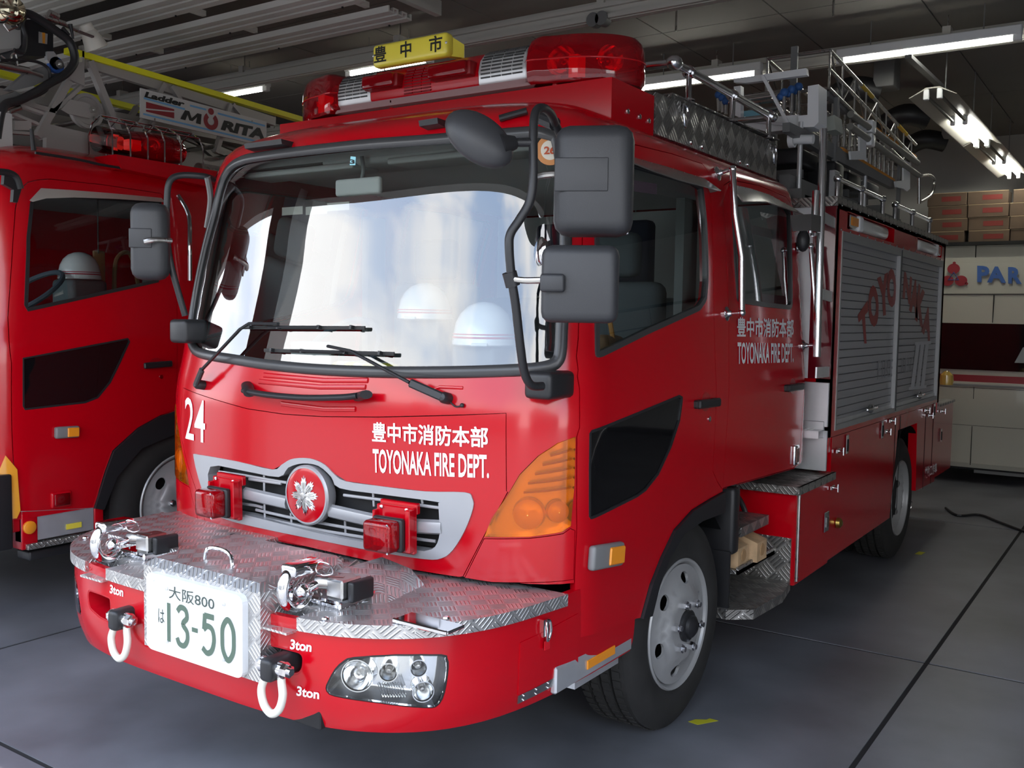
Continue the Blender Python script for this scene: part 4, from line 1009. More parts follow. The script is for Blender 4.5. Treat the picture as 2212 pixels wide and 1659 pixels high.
# arches, guards, chassis
for k,Q in enumerate((ARCHB,mir(ARCHB))): panel(CAB,Q,'wheel_arch_trim',BLK,FT,(),.012,.05,.05)
for sg in (1,-1):
    ys=[]
    g=G(); cy,cz=1.093,.43
    arc=[(cy-.56*math.cos(t),cz+.50*math.sin(t)) for t in [math.radians(a) for a in range(20,150,10)]]
    v=[(sg*.70,a,b) for a,b in arc]+[(sg*1.03,a,b) for a,b in arc]; n=len(arc)
    g.add(v,[(i,i+1,n+i+1,n+i) for i in range(n-1)]+[(n+i,n+i+1,i+1,i) for i in range(n-1)],True); g.obj('wheel_liner',DRK,FT)
    G().box((sg*.78,1.60,.62),(sg*1.06,1.68,.93),.02).box((sg*.80,1.585,.33),(sg*1.05,1.60,.64)).obj('mudguard',BLK,FT)
    # moulded aluminium step ahead of the wheel
    st=G().box((sg*.84,.10,.50),(sg*1.04,.64,.535),.008).box((sg*1.02,.10,.455),(sg*1.045,.64,.545),.006).obj('cab_step',ALU,FT)
    for q in range(9):
        G().bar((sg*.86,.13+q*.058,.545),(sg*1.02,.13+q*.058,.545),.014,.02).obj('step_rib',ALU,st)
    G().box((sg*1.044,.30,.480),(sg*1.050,.50,.512),.002).obj('orange_reflector',ORB,st)
    G().box((sg*.93,.30,.40),(sg*1.0,.62,.50)).obj('step_bracket',ALU,st)
G().box((-.42,-.35,.50),(-.34,6.2,.72)).box((.34,-.35,.50),(.42,6.2,.72)).box((-.9,1.0,.38),(.9,1.16,.5),.02).box((-.9,4.6,.36),(.9,4.82,.52),.02).box((-.85,.25,.50),(.85,2.1,.86)).box((-1.0,2.4,.45),(.66,4.0,1.0)).obj('chassis',DRK,FT)
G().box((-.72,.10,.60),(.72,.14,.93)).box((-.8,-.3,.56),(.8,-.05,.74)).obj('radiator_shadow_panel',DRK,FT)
for x in (-.3,-.25,.14,.19,.27): G().cyl((x,-.08,.77),(x+.01,-.02,.80),.012,seg=8).obj('hose_coupling',STL,FT)
G().tube([(-.36,-.05,.80),(-.28,-.08,.795),(-.2,-.06,.80)],.02,10).obj('black_hose',BLK,FT)
G().box((.80,-.42,.786),(1.0,-.34,.796),.002).box((.80,-.43,.786),(1.0,-.42,.800),.003).obj('deck_hatch',CHR,FT,label='small polished hatch let into the deck')
for c in ((.62,-.52),(.9,-.30),(-.86,-.36),(-.62,-.28)): G().lathe((c[0],c[1],.786),(0,0,1),[(.012,0),(.010,.005),(.004,.007),(.0001,.007)],10).obj('deck_bolt',CHR,FT)
# ================================================================ mirrors
def armpath(P): return P
mt=G().tube([(0.9873,0.1213,2.2989),(1.0179,0.0465,2.314),(1.0394,-0.0358,2.3148),(1.044,-0.0832,2.2892),(1.0545,-0.107,2.2099),(1.0661,-0.121,2.0925),(1.0607,-0.1305,2.023),(1.0387,-0.1499,1.9695),(1.0194,-0.1664,1.9283),(1.0181,-0.1707,1.8875),(1.0227,-0.1628,1.7997),(1.026,-0.1432,1.7183),(1.0215,-0.1079,1.5965),(1.014,-0.0713,1.515),(1.0173,-0.0361,1.4751),(1.0298,0.0083,1.4707)],.0135,12).obj('mirror_arm',BLK,FT,label='bent black tube arm carrying three mirrors')
q=[(0.9904,1.4606)][0]; p=Vector(CAB.off(*q,.0)); G().box((p.x-.045,p.y-.10,p.z-.04),(p.x+.06,p.y+.06,p.z+.05),.018).obj('mirror_mount',BLK,FT)
q=[(0.9873,0.1213,2.2989),(0.9036,0.1525,2.3361),(0.9811,0.1635,2.2744)]; G().tube([q[1],[ (q[0][i]+q[1][i])/2 for i in range(3)],q[0]],.022,10).cyl(q[0],q[2],.014).obj('mirror_top_bracket',BLK,FT)
def house(c,w,h,d,rot,mat,bev,name,par,tilt=0):
    M=Matrix.Translation(c)@Matrix.Rotation(rot,4,'Z')@Matrix.Rotation(tilt,4,'X')
    return G().box((-w/2,-d/2,-h/2),(w/2,d/2,h/2),bev,M).obj(name,mat,par),M
FWD=[(1.1992,0.0053,2.0888)][0]
m1,M1=house(FWD,.235,.325,.12,math.radians(26),MIR,.045,'main_mirror',mt)
G().box((-.112,-.064,-.035),(.045,-.058,.062),.01,M1).obj('cover_plate',MIR,m1)
G().box((-.105,.055,-.15),(.105,.064,.15),.01,M1).obj('mirror_glass',CHR,m1)
G().tube([(1.0637,-0.1225,2.0938),(1.0861,-0.0944,2.104),(1.1311,-0.0635,2.109)],.011,10).obj('mirror_stay',STL,mt)
c=[(1.2113,-0.0848,1.7824)][0]
m2,M2=house(c,.225,.225,.075,math.radians(26),MIR,.03,'lower_mirror',mt)
G().box((-.112,-.058,-.025),(-.04,-.030,.028),.010,M2).obj('stay_socket',MIR,m2)
G().box((-.10,.036,-.10),(.10,.042,.10),.01,M2).obj('mirror_glass',CHR,m2)
st_=G().tube([(1.0206,-0.1644,1.7969),(1.0681,-0.1569,1.7914),(1.1271,-0.141,1.7929)],.010,10).obj('mirror_stay',STL,mt)
a,b=[(1.0162,-0.1658,1.8159),(1.0218,-0.1533,1.7755)]; G().cyl(a,b,.022).obj('clamp',BLK,mt)
c=[(0.9342,-0.2132,2.2036)][0]; 
M3=Matrix.Translation(c)@Matrix.Rotation(math.radians(30),4,'Z')@Matrix.Rotation(math.radians(36),4,'Y')@Matrix.Rotation(math.radians(-25),4,'X')
o3=G().ball((0,0,0),1,28,(.114,.050,.072)).xf(M3).obj('look_down_mirror',MIR,mt)
G().ball((0,.022,0),1,24,(.108,.02,.052)).xf(M3).obj('mirror_glass',CHR,o3)
q=[(0.9916,-0.1882,2.1825),(1.0155,-0.1466,2.1963),(1.0528,-0.109,2.1989)]; G().cyl(q[0],q[1],.035,.02).cyl(q[1],q[2],.013).obj('mirror_neck',BLK,mt)
# round mirror behind
c=[(0.9911,0.0414,1.8912)][0]; G().lathe(c,Vector((-.45,-.6,.05)),[(.040,-.012),(.046,0),(.036,.008),(.0001,.012)],24).obj('round_mirror',CHR,mt)
# far side mirror
ml=G().tube([(-0.8032,0.224,2.2554),(-0.7985,0.1672,2.2616),(-0.846,0.0862,2.2583),(-0.8646,0.047,2.2295),(-0.8704,0.0369,2.1556),(-0.8706,0.0354,1.9953),(-0.8605,0.0452,1.8852),(-0.8456,0.0698,1.7691),(-0.8328,0.0943,1.6677)],.0135,12).obj('mirror_arm',BLK,FT,label='black tube arm on the far side of the cab')
p=Vector([(-0.8141,0.0773,1.603)][0]); G().box((p.x-.03,p.y-.06,p.z-.05),(p.x+.08,p.y+.06,p.z+.05),.018).obj('mirror_mount',BLK,FT)
c=[(-0.9014,-0.0235,1.9745)][0]
m4,M4=house(c,.155,.32,.11,math.radians(40),MIR,.045,'main_mirror',ml)
G().box((-.072,-.059,-.03),(.02,-.050,.05),.008,M4).obj('cover_plate',MIR,m4)
G().tube([(-0.8515,-0.0871,1.9683),(-0.8246,-0.056,1.9773),(-0.8414,0.0298,1.9804)],.012,10).obj('mirror_stay',STL,ml)
G().tube([(-0.7853,0.1759,2.2599),(-0.8104,0.2121,2.1715),(-0.8589,0.2301,2.0561)],.012,8,ry=.02).obj('mirror_bracket',GRY,FT)

# ================================================================ rear body
BX=1.15
bdy=G()
# main box as frame panels so that the shutters sit in real openings
g=G(); g.box((-BX,2.72,.98),(BX,2.76,2.33)).box((-BX,5.70,.98),(BX,5.76,2.33)).box((-BX,2.72,2.29),(BX,5.76,2.335)).box((-BX,2.72,.98),(BX-.10,5.76,1.02))
g.box((-BX,2.72,.98),(-BX+.04,5.76,2.33)).box((-.9,2.8,1.0),(BX-.13,5.7,2.3))
g.obj('body_box',RED,FT)
so=FS(lambda a,b:(BX,a,b))
A1,A2=[(1.15,2.8363,2.1476),(1.15,4.2022,2.1292)],[(1.15,4.27,2.1272),(1.15,5.6302,2.1198)]
sh1=[(2.845,1.115),(4.220,1.115),(4.220,2.135),(2.845,2.135)]
sh2=[(4.262,1.115),(5.655,1.115),(5.655,2.135),(4.262,2.135)]
up=panel(so,[(2.72,1.06),(5.76,1.06),(5.76,2.335),(2.72,2.335)],'body_side',RED,FT,[sh1,sh2,[(2.92,2.20),(4.02,2.20),(4.02,2.295),(2.92,2.295)],[(4.72,2.20),(5.60,2.20),(5.60,2.295),(4.72,2.295)]],0,.08,.4)
for (y0,z0),(y1,z1) in ((sh1[0],sh1[2]),(sh2[0],sh2[2])):
    s=G(); nm='roller_shutter'
    fr=panel(so,[(y0-.018,z0-.025),(y1+.018,z0-.025),(y1+.018,z1+.045),(y0-.018,z1+.045)],'shutter_frame',pmat('frame_grey',(.40,.40,.40),.4,.4),FT,[[(y0+.005,z0+.004),(y1-.005,z0+.004),(y1-.005,z1-.005),(y0+.005,z1-.005)]],.004,.05,.5)
    SLT=pmat('shutter_slat',(.44,.44,.46),.42,.45)
    g=G(); nsl=22; hh=(z1-z0)/nsl
    ro=thing('t','','x'); bpy.data.objects.remove(ro)
    base=G().box((BX-.05,y0,z0),(BX-.04,y1,z1)).obj('roller_shutter',GAP,FT,label='silver slatted roller shutter')
    sl0=None
    for k in range(nsl):
        if sl0 is None:
            sl0=G().box((BX-.035,y0+.008,-hh/2+.0012),(BX-.020,y1-.008,hh/2-.0012),.003).obj('slat',SLT,base); sl=sl0
        else: sl=sl0.copy(); COL.objects.link(sl)
        sl.location=(0,0,z0+hh*(k+.5))
    for yy in (y0+.50,):
        q=G().bar((BX+.012,y0+.62,z0+.045),(BX+.012,y0+.86,z0+.045),.02,.022,bev=.008).ball((BX+.005,y0+.74,z0+.045),.03,16,(.6,1.2,1)).obj('shutter_handle',CHR,base)
    G().box((BX-.03,y0,z0-.0),(BX-.012,y1,z0+.03),.003).obj('bottom_rail',ALU,base)
G().box((BX+.003,4.235,1.10),(BX+.008,4.247,2.17)).obj('centre_seal',BLK,FT)
LR=pmat('dark_red_lettering',(.30,.02,.018),.45); 
# arched name: each letter set on the arc, half on each shutter
L3=[('T',(1853,720),(1874,712),(1879,642),(1858,655)),]
letters=[('T',[(1866,741),(1876,738),(1866,645),(1853,676)]),]
def letter(ch,quad,mat=LR,b=.06,nm='arched_letter',x=BX-.0185):
    v,f=text_geo(ch,b); x0=min(p[0] for p in v); x1=max(p[0] for p in v); y0=min(p[1] for p in v); y1=max(p[1] for p in v)
    bl,br,tr,tl=quad; g=G(); out=[]
    for a,c in v:
        u=(a-x0)/(x1-x0); w_=(c-y0)/(y1-y0)
        q=[(bl[i]*(1-u)+br[i]*u)*(1-w_)+(tl[i]*(1-u)+tr[i]*u)*w_ for i in (1,2)]
        out.append((x,*q))
    g.add(out,f); return g.obj(nm,mat,up,label='dark red letter of the arched name TOYONAKA on the shutters' if nm=='arched_letter' else None)
for ch,q in (('T',[(1.13,3.401,1.5616),(1.13,3.5745,1.5593),(1.13,3.4986,1.8228),(1.13,3.2816,1.7284)]),('O',[(1.13,3.5468,1.6611),(1.13,3.8095,1.6613),(1.13,3.7289,1.9259),(1.13,3.4851,1.9057)]),('Y',[(1.13,3.7872,1.7224),(1.13,4.077,1.7462),(1.13,3.9784,2.0123),(1.13,3.6996,1.9619)]),('O',[(1.13,3.9951,1.781),(1.13,4.2632,1.7979),(1.13,4.1756,2.0521),(1.13,3.9384,2.0281)]),
    ('N',[(1.13,4.4143,1.8637),(1.13,4.6687,1.812),(1.13,4.6882,2.0073),(1.13,4.4356,2.0405)]),('A',[(1.13,4.6311,1.7789),(1.13,4.9329,1.7164),(1.13,4.8935,1.9763),(1.13,4.7152,2.0215)]),('K',[(1.13,4.8396,1.7157),(1.13,5.1425,1.6421),(1.13,5.1664,1.9111),(1.13,4.9091,1.9769)]),('A',[(1.13,5.0791,1.6319),(1.13,5.4246,1.5242),(1.13,5.3657,1.7831),(1.13,5.2158,1.8399)])):
    letter(ch,q)
letter('FIRE',[(1.13,3.8076,1.3276),(1.13,4.2438,1.3331),(1.13,4.2362,1.4452),(1.13,3.8107,1.4478)],pmat('outline_grey',(.30,.30,.32),.5),.0,'fire_lettering')
letter('RESCUE',[(1.13,4.4747,1.3365),(1.13,5.0925,1.3431),(1.13,5.0866,1.4466),(1.13,4.4676,1.4454)],pmat('outline_grey',(.3,.3,.32),.5),.0,'rescue_lettering')
LG=pmat('pale_grey_print',(.70,.70,.72),.5)
for q in ([(1.13,4.7888,1.2207),(1.13,4.9122,1.2177),(1.13,5.0349,1.5366),(1.13,4.9084,1.535)],[(1.13,4.9589,1.2187),(1.13,5.0874,1.2156),(1.13,5.1986,1.5378),(1.13,5.0673,1.5362)],[(1.13,5.1361,1.2166),(1.13,5.2699,1.2134),(1.13,5.3688,1.5391),(1.13,5.2323,1.5374)]):
    G().add([(BX-.0175,p[1],p[2]) for p in q],[(0,1,2,3)]).obj('pale_numeral_bar',LG,up)
for q in ([(1.13,4.7309,1.2105),(1.13,5.342,1.1956),(1.13,5.3546,1.2163),(1.13,4.7412,1.2332)],[(1.13,4.863,1.5289),(1.13,5.4406,1.5311),(1.13,5.4526,1.556),(1.13,4.8737,1.5522)]): G().add([(BX-.017,p[1],p[2]) for p in q],[(0,1,2,3)]).obj('pale_numeral_bar',LG,up)
# work lamps in the top band
for y0,y1,c,hd_ in ((2.92,4.02,[(2.96,3.14),(3.14,3.96)],0),(4.72,5.60,[(5.42,5.54),(4.76,5.40)],1)):
    bk=G().box((BX-.07,y0,2.20),(BX-.06,y1,2.295)).obj('lamp_recess',RED2,FT)
    a,b=c[1]; h=G().box((BX-.055,a,2.205),(BX+.012,b-(.12 if not hd_ else 0)-.0,2.285),.03).obj('work_lamp',pmat('frosted_tube',(.78,.78,.74),.3,0,.5),bk)
    G().box((BX-.05,a-.02,2.20),(BX+.016,a+.07,2.290),.014).obj('lamp_end',WPL,h)if not hd_ else G().box((BX-.05,b-.05,2.20),(BX+.016,b+.02,2.29),.014).obj('lamp_end',WPL,h)
    a,b=c[0]; r=G().box((BX-.05,a,2.212),(BX+.006,b,2.283),.006).obj('marker_lamp',CHR,bk); G().box((BX+.004,a+.02,2.224),(BX+.010,b-.02,2.272),.003).obj('marker_lens',ORB if not hd_ else RRB,r)
rv=G()
for yy in [2.80+.185*i for i in range(16)]:
    for z in (2.315,2.185):
        rv.ball((BX+.001,yy,z),.008,8,(.6,1,1))
o=rv.obj('rivet',CHR,up); o['kind']='stuff'
# treadplate roof edge with hand rails
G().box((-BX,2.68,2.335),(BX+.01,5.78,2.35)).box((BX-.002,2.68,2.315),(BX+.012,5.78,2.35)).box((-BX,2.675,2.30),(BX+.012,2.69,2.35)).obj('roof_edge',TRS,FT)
def guard(ys,x,z0,h,label):
    pts=[(x,ys[0],z0+h),(x,ys[-1],z0+h)]
    g=G().cyl(pts[0],pts[1],.014).obj('guard_rail',POL,FT)
    for y in ys: G().cyl((x,y,z0),(x,y,z0+h),.014).lathe((x,y,z0),(0,0,1),[(.03,0),(.03,.006),(.016,.012)],14).ball((x,y,z0+h),.024,12).obj('rail_post',CHR,g)
guard([2.95,3.45,3.98],1.08,2.35,.13,''); guard([4.32,4.85,5.45],1.08,2.35,.13,'')
# lower lockers
lo1=[(1.15,2.2043,0.3216),(1.15,2.9086,0.3381),(1.15,4.2553,0.356),(1.15,4.3856,0.9599),(1.15,5.0423,0.9575),(1.15,5.072,0.437),(1.15,5.9625,0.4304),(1.15,6.5222,0.4316),(1.15,6.4744,1.0341)]
yA=4.27; yB=4.40; yC=5.03; yD=5.06
panel(so,[(2.80,.37),(4.25,.37),(4.39,.955),(5.0,.955),(5.06,.44),(5.76,.42),(5.76,1.055),(2.80,1.055)],'locker_side',RED,FT,(),-.004,.06,.3)
panel(so,[(2.225,.36),(2.795,.36),(2.795,.845),(2.225,.845)],'locker_door',RED,FT,(),-.002,.03,.3)
fl_=FS(lambda a,b:(a,2.215,b))
G().box((.72,2.215,.36),(1.145,2.8,.84)).obj('locker_box',RED,FT)
G().box((.72,2.205,.36),(1.13,2.214,.60)).obj('kick_plate',TRS,FT)
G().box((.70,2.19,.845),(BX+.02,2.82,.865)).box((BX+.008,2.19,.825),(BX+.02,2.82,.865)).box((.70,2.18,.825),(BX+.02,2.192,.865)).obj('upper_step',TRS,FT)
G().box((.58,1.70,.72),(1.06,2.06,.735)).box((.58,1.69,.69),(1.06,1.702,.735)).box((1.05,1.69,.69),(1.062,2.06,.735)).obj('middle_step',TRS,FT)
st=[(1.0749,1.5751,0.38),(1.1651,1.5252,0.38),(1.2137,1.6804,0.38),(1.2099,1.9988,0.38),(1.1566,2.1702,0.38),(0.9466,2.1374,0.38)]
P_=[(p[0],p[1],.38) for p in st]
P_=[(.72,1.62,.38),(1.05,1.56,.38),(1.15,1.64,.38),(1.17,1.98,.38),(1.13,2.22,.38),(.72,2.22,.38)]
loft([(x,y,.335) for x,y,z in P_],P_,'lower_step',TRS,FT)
# aluminium fittings between cab and body
for z0,z1 in ((1.12,1.36),(.88,1.10)): G().box((.90,2.700,z0),(1.147,2.718,z1),.002).obj('scuff_plate',ALU,FT)
G().box((.86,2.700,1.38),(1.03,2.716,2.30)).obj('white_strip',WPL,FT)
G().box((1.03,2.704,1.38),(1.149,2.7195,2.30)).obj('glossy_strip',pmat('deep_red_strip',(.16,.004,.012),.15,0,1),FT)
fs_=G().box((.92,2.60,1.10),(1.13,2.72,1.106),.002).box((.92,2.695,1.06),(1.13,2.712,1.15),.003).box((.92,2.60,1.065),(1.13,2.606,1.106)).obj('folding_step',ALU,FT)
for k in range(6): G().box((.92+.03*k,2.61,1.106),(.928+.03*k,2.70,1.109)).obj('grip_bar',STL,fs_)
p0,p1=[(1.1477,2.4275,2.6556),(1.1786,2.3527,1.5091)]
pl=G().cyl(p0,p1,.020,seg=18).obj('tall_pole',POL,FT,label='tall chrome pole fixed to the body corner')
a,b=[(1.1484,2.341,2.3384),(1.1507,2.3236,2.1123)]; G().cyl(a,b,.018,seg=16).obj('short_pole',POL,FT)
for z in (2.22,1.83,1.43): 
    t=(p0[2]-z)/(p0[2]-p1[2]); q=Vector(p0).lerp(Vector(p1),t)
    G().bar(q,(1.14,2.72,z-.01),.008,.055,bev=0).obj('pole_bracket',ALU,pl)
q=[(1.1137,2.063,2.192),(1.1976,2.1206,2.2003),(1.1999,2.1155,2.1207),(1.1269,2.0655,2.1149)]; G().prism(q,(.01,.12,0)).obj('search_lamp',CHR,FT,label='chrome searchlight behind the rear door')
q=[(1.165,2.1121,2.0732)][0]; G().ball(q,.045,14,(.7,.8,1.2)).obj('search_lamp_body',BLK,FT)
# latches and handles on the lockers
def tlatch(y,z,nm='t_latch'):
    t=G().box((BX,y-.03,z-.012),(BX+.012,y+.03,z+.012),.003).obj(nm,CHR,FT)
    G().cyl((BX+.01,y,z),(BX+.035,y,z),.008).cyl((BX+.035,y,z-.022),(BX+.035,y,z+.022),.006).obj('latch_grip',CHR,t)
for p in [(1.15,2.8938,0.9715),(1.15,4.0012,0.9815),(1.15,4.1171,1.0419),(1.15,5.2407,1.0331),(1.15,5.3717,0.9845),(1.15,5.8685,0.9811),(1.15,2.8127,0.7772)]: tlatch(p[1],p[2])
for p in [(1.15,3.0884,0.9883),(1.15,3.9118,0.9985),(1.15,5.5798,1.0091),(1.15,5.9172,0.78)]:
    h=G().box((BX,p[1]-.022,p[2]-.055),(BX+.006,p[1]+.022,p[2]+.055),.003).obj('flush_handle',CHR,FT); G().box((BX+.005,p[1]-.012,p[2]-.04),(BX+.010,p[1]+.012,p[2]+.03),.002).obj('handle_inset',DRK,h)
p=[(1.15,2.7316,0.5998)][0]; h=G().box((BX,p[1]-.04,p[2]-.055),(BX+.006,p[1]+.04,p[2]+.055),.004).obj('paddle_latch',CHR,FT); G().box((BX+.005,p[1]-.022,p[2]-.03),(BX+.012,p[1]+.022,p[2]+.03),.004).obj('latch_cup',STL,h)
p=[(1.15,2.9516,0.5575)][0]; G().lathe((BX,p[1],p[2]),(1,0,0),[(.03,0),(.028,.02),(.012,.03),(.0001,.03)],16).obj('brass_cap',pmat('brass',(.6,.45,.12),.3,1),FT)
hg=G().box((BX,2.222,.38),(BX+.005,2.244,.83)).cyl((BX+.006,2.233,.38),(BX+.006,2.233,.83),.006,seg=8).obj('piano_hinge',STL,FT)
for k in range(6): G().ball((BX+.006,2.242,.40+k*.082),.006,8).obj('rivet',CHR,hg)
G().box((BX-.002,4.43,.40),(BX+.0,4.44,1.05)).obj('seam',GAP,FT)
for y in (4.30,5.30,5.60): G().box((BX-.004,y,1.0-.58),(BX-.0015,y+.006,1.05)).obj('locker_seam',GAP,FT)
text_on(lambda a,b:(BX+.0,a,b),[p[1:] for p in [(1.15,5.3607,0.49),(1.15,5.8343,0.4811),(1.15,5.814,0.5669),(1.15,5.3394,0.5862)]],'救助工作車','locker_kanji',WHT,FT,.03,label='white Japanese lettering')
# rear platform
G().box((-BX,5.76,.45),(BX-.005,6.45,1.02)).obj('rear_locker',RED,FT)
G().box((-BX,5.76,1.02),(BX+.005,6.47,1.04)).obj('rear_deck',TRS,FT)
G().lathe((1.16,6.0,1.22),(0,0,1),[(.05,-.03),(.055,.0),(.05,.05),(.02,.08),(.0001,.085)],18).obj('rear_beacon',pmat('beacon_lens',(.7,.45,.1),.2,0,1),FT)
G().box((.70,5.16,.30),(1.08,5.18,.95)).obj('mud_flap',BLK,FT)
g=G()
random.seed(2)
for k in range(40):
    a=k*.5; g.lathe((1.09+.015*math.sin(a*2),5.10+.02*math.cos(a*3),.30+.006*k),(math.sin(a*7),math.cos(a*5),.4),[(.010,-.003),(.014,0),(.010,.003)],6)
o=g.obj('snow_chain',STL,FT); o['kind']='stuff'
for sg in (1,-1):
    g=G(); cy,cz=4.715,.43; arc=[(cy-.55*math.cos(t),cz+.53*math.sin(t)) for t in [math.radians(a) for a in range(0,181,12)]]
    v=[(sg*.5,a,b) for a,b in arc]+[(sg*1.14,a,b) for a,b in arc]; n=len(arc)
    g.add(v,[(i,i+1,n+i+1,n+i) for i in range(n-1)]+[(n+i,n+i+1,i+1,i) for i in range(n-1)],True); g.obj('rear_wheel_liner',DRK,FT)
G().tube([(.78,2.16,.83),(.86,2.14,.80),(.92,2.12,.72),(.93,2.12,.62)],.014,10).obj('air_hose',BLK,FT)
G().box((.72,1.70,.51),(1.05,2.20,.53)).box((1.04,1.70,.51),(1.05,2.20,.545)).obj('chock_shelf',TRS,FT)
# wooden wheel chocks stowed on the step
for k,(dx,dy,lab) in enumerate(((0,0,'pale wooden wheel chock on the step behind the front wheel, nearer of the pair'),(.03,.17,'pale wooden wheel chock on the step, farther one against the chequer plate'))):
    x,y=.92+dx,1.72+dy
    c=thing('wheel_chock',lab,'chock',group='wooden wheel chocks')
    gg=G().prism([(x-.12,y,.532),(x+.12,y,.532),(x+.12,y,.625),(x+.02,y,.66),(x-.12,y,.665)],(0,.13,0)); gg.obj('chock_block',WOOD,c)
    G().lathe((x+.121,y+.065,.585),(1,0,0),[(.030,0),(.028,.003),(.0001,.002)],20).obj('finger_hole',pmat('worn_wood',(.45,.27,.13),.8),c)

# ================================================================ roof box, light bar, rescue gear
def bx(poly,z0,z1,nm,mat,par,lab=None): return loft([(x,y,z0) for x,y in poly],[(x,y,z1) for x,y in poly],nm,mat,par,lab)
rb=bx([(-.887,.675),(.887,.675),(.887,1.03),(-.887,1.03)],2.40,2.576,'light_bar_plinth',RED,FT,'red box that carries the light bar')
for y in (.80,.90,.98): G().lathe((.888,y,2.475-(y-.675)*.02),(1,0,0),[(.011,0),(.010,.006),(.004,.008),(.0001,.008)],10).obj('plinth_bolt',CHR,rb)
for x,y in ((-.72,.72),(-.2,.70),(.62,.72)): G().box((x-.012,y-.02,2.576),(x+.012,y+.02,2.62),.008).obj('bar_foot',RED,rb)
lb=G().box((-.52,.67,2.585),(.52,.96,2.60)).box((-.50,.68,2.60),(.50,.95,2.63)).prism([(-.50,.66,2.585),(.56,.66,2.585),(.50,.72,2.575),(-.45,.72,2.575)],(0,0,.012)).obj('light_bar_base',pmat('bar_underside',(.35,.20,.20),.4),FT,label='underside tray of the light bar')
def secp(x0,x1,nm,mat,par,r=0.0,lab=None,y0=.675,y1=.955):
    # rounded front cross-section
    pr=[(y0+.02,2.60),(y0,2.625),(y0-.004,2.67),(y0+.008,2.715),(y0+.04,2.75),(y0+.09,2.766),(y1-.09,2.766),(y1-.02,2.74),(y1,2.68),(y1-.01,2.60)]
    pr=[(a,b) for a,b in pr]
    return G().prism([(x0,a,b) for a,b in pr],(x1-x0,0,0),False).obj(nm,mat,par,60,lab)
secp(-.31,.275,'speaker_cover',RED,lb,lab='red middle section of the light bar')
LOU=pmat('louvre_gap',(.05,.05,.05),.5)
for x0,x1 in ((-.515,-.312),(.277,.507)):
    s=secp(x0,x1,'louvre_section',pmat('bright_alu',(.80,.80,.80),.3,.5),lb,lab='louvred aluminium section of the light bar')
    PRF=[(.674,2.64),(.672,2.67),(.683,2.715),(.702,2.742),(.73,2.758)]
    n=11
    for row in range(10):
        t=row/9; L=sum(math.dist(PRF[i],PRF[i+1]) for i in range(4)); d=t*L*.96+.004; i=0
        while i<3 and d>math.dist(PRF[i],PRF[i+1]): d-=math.dist(PRF[i],PRF[i+1]); i+=1
        a,b=PRF[i],PRF[i+1]; k=d/math.dist(a,b); y=a[0]+(b[0]-a[0])*k; z=a[1]+(b[1]-a[1])*k
        q=4
        g=G()
        for j in range(q):
            xa=x0+.012+(x1-x0-.024)*j/q; xb=x0+.012+(x1-x0-.024)*(j+1)/q-.006
            g.bar((xa,y-.002,z),(xb,y-.002,z),.004,.006,up=(0,b[0]-a[0],b[1]-a[1]))
        o=g.obj('louvre_slot',LOU,s); o['kind']='stuff'
# louvre strip on the red section
g=G()
for row in range(9):
    for j in range(3):
        z=2.625+row*.0125; y=.671+max(0,z-2.69)*.5; xa=-.115+j*.05; g.box((xa,y-.002,z),(xa+.044,y+.004,z+.006))
o=g.obj('speaker_slot',pmat('red_dark_slot',(.22,.003,.008),.4),lb); o['kind']='stuff'
for x0,x1 in ((-.315,-.125),(.05,.262)):
    f=G().box((x0,.632,2.655),(x1,.69,2.715),.008).obj('strobe_frame',DKR,lb)
    l=G().box((x0+.004,.612,2.657),(x1-.012,.66,2.713),.010).obj('strobe_lens',RLN,f); G().box((x0+.014,.632,2.665),(x1-.026,.64,2.705),.003).obj('reflector',pmat('pinkish_reflector',(.75,.35,.38),.15,.7),f)
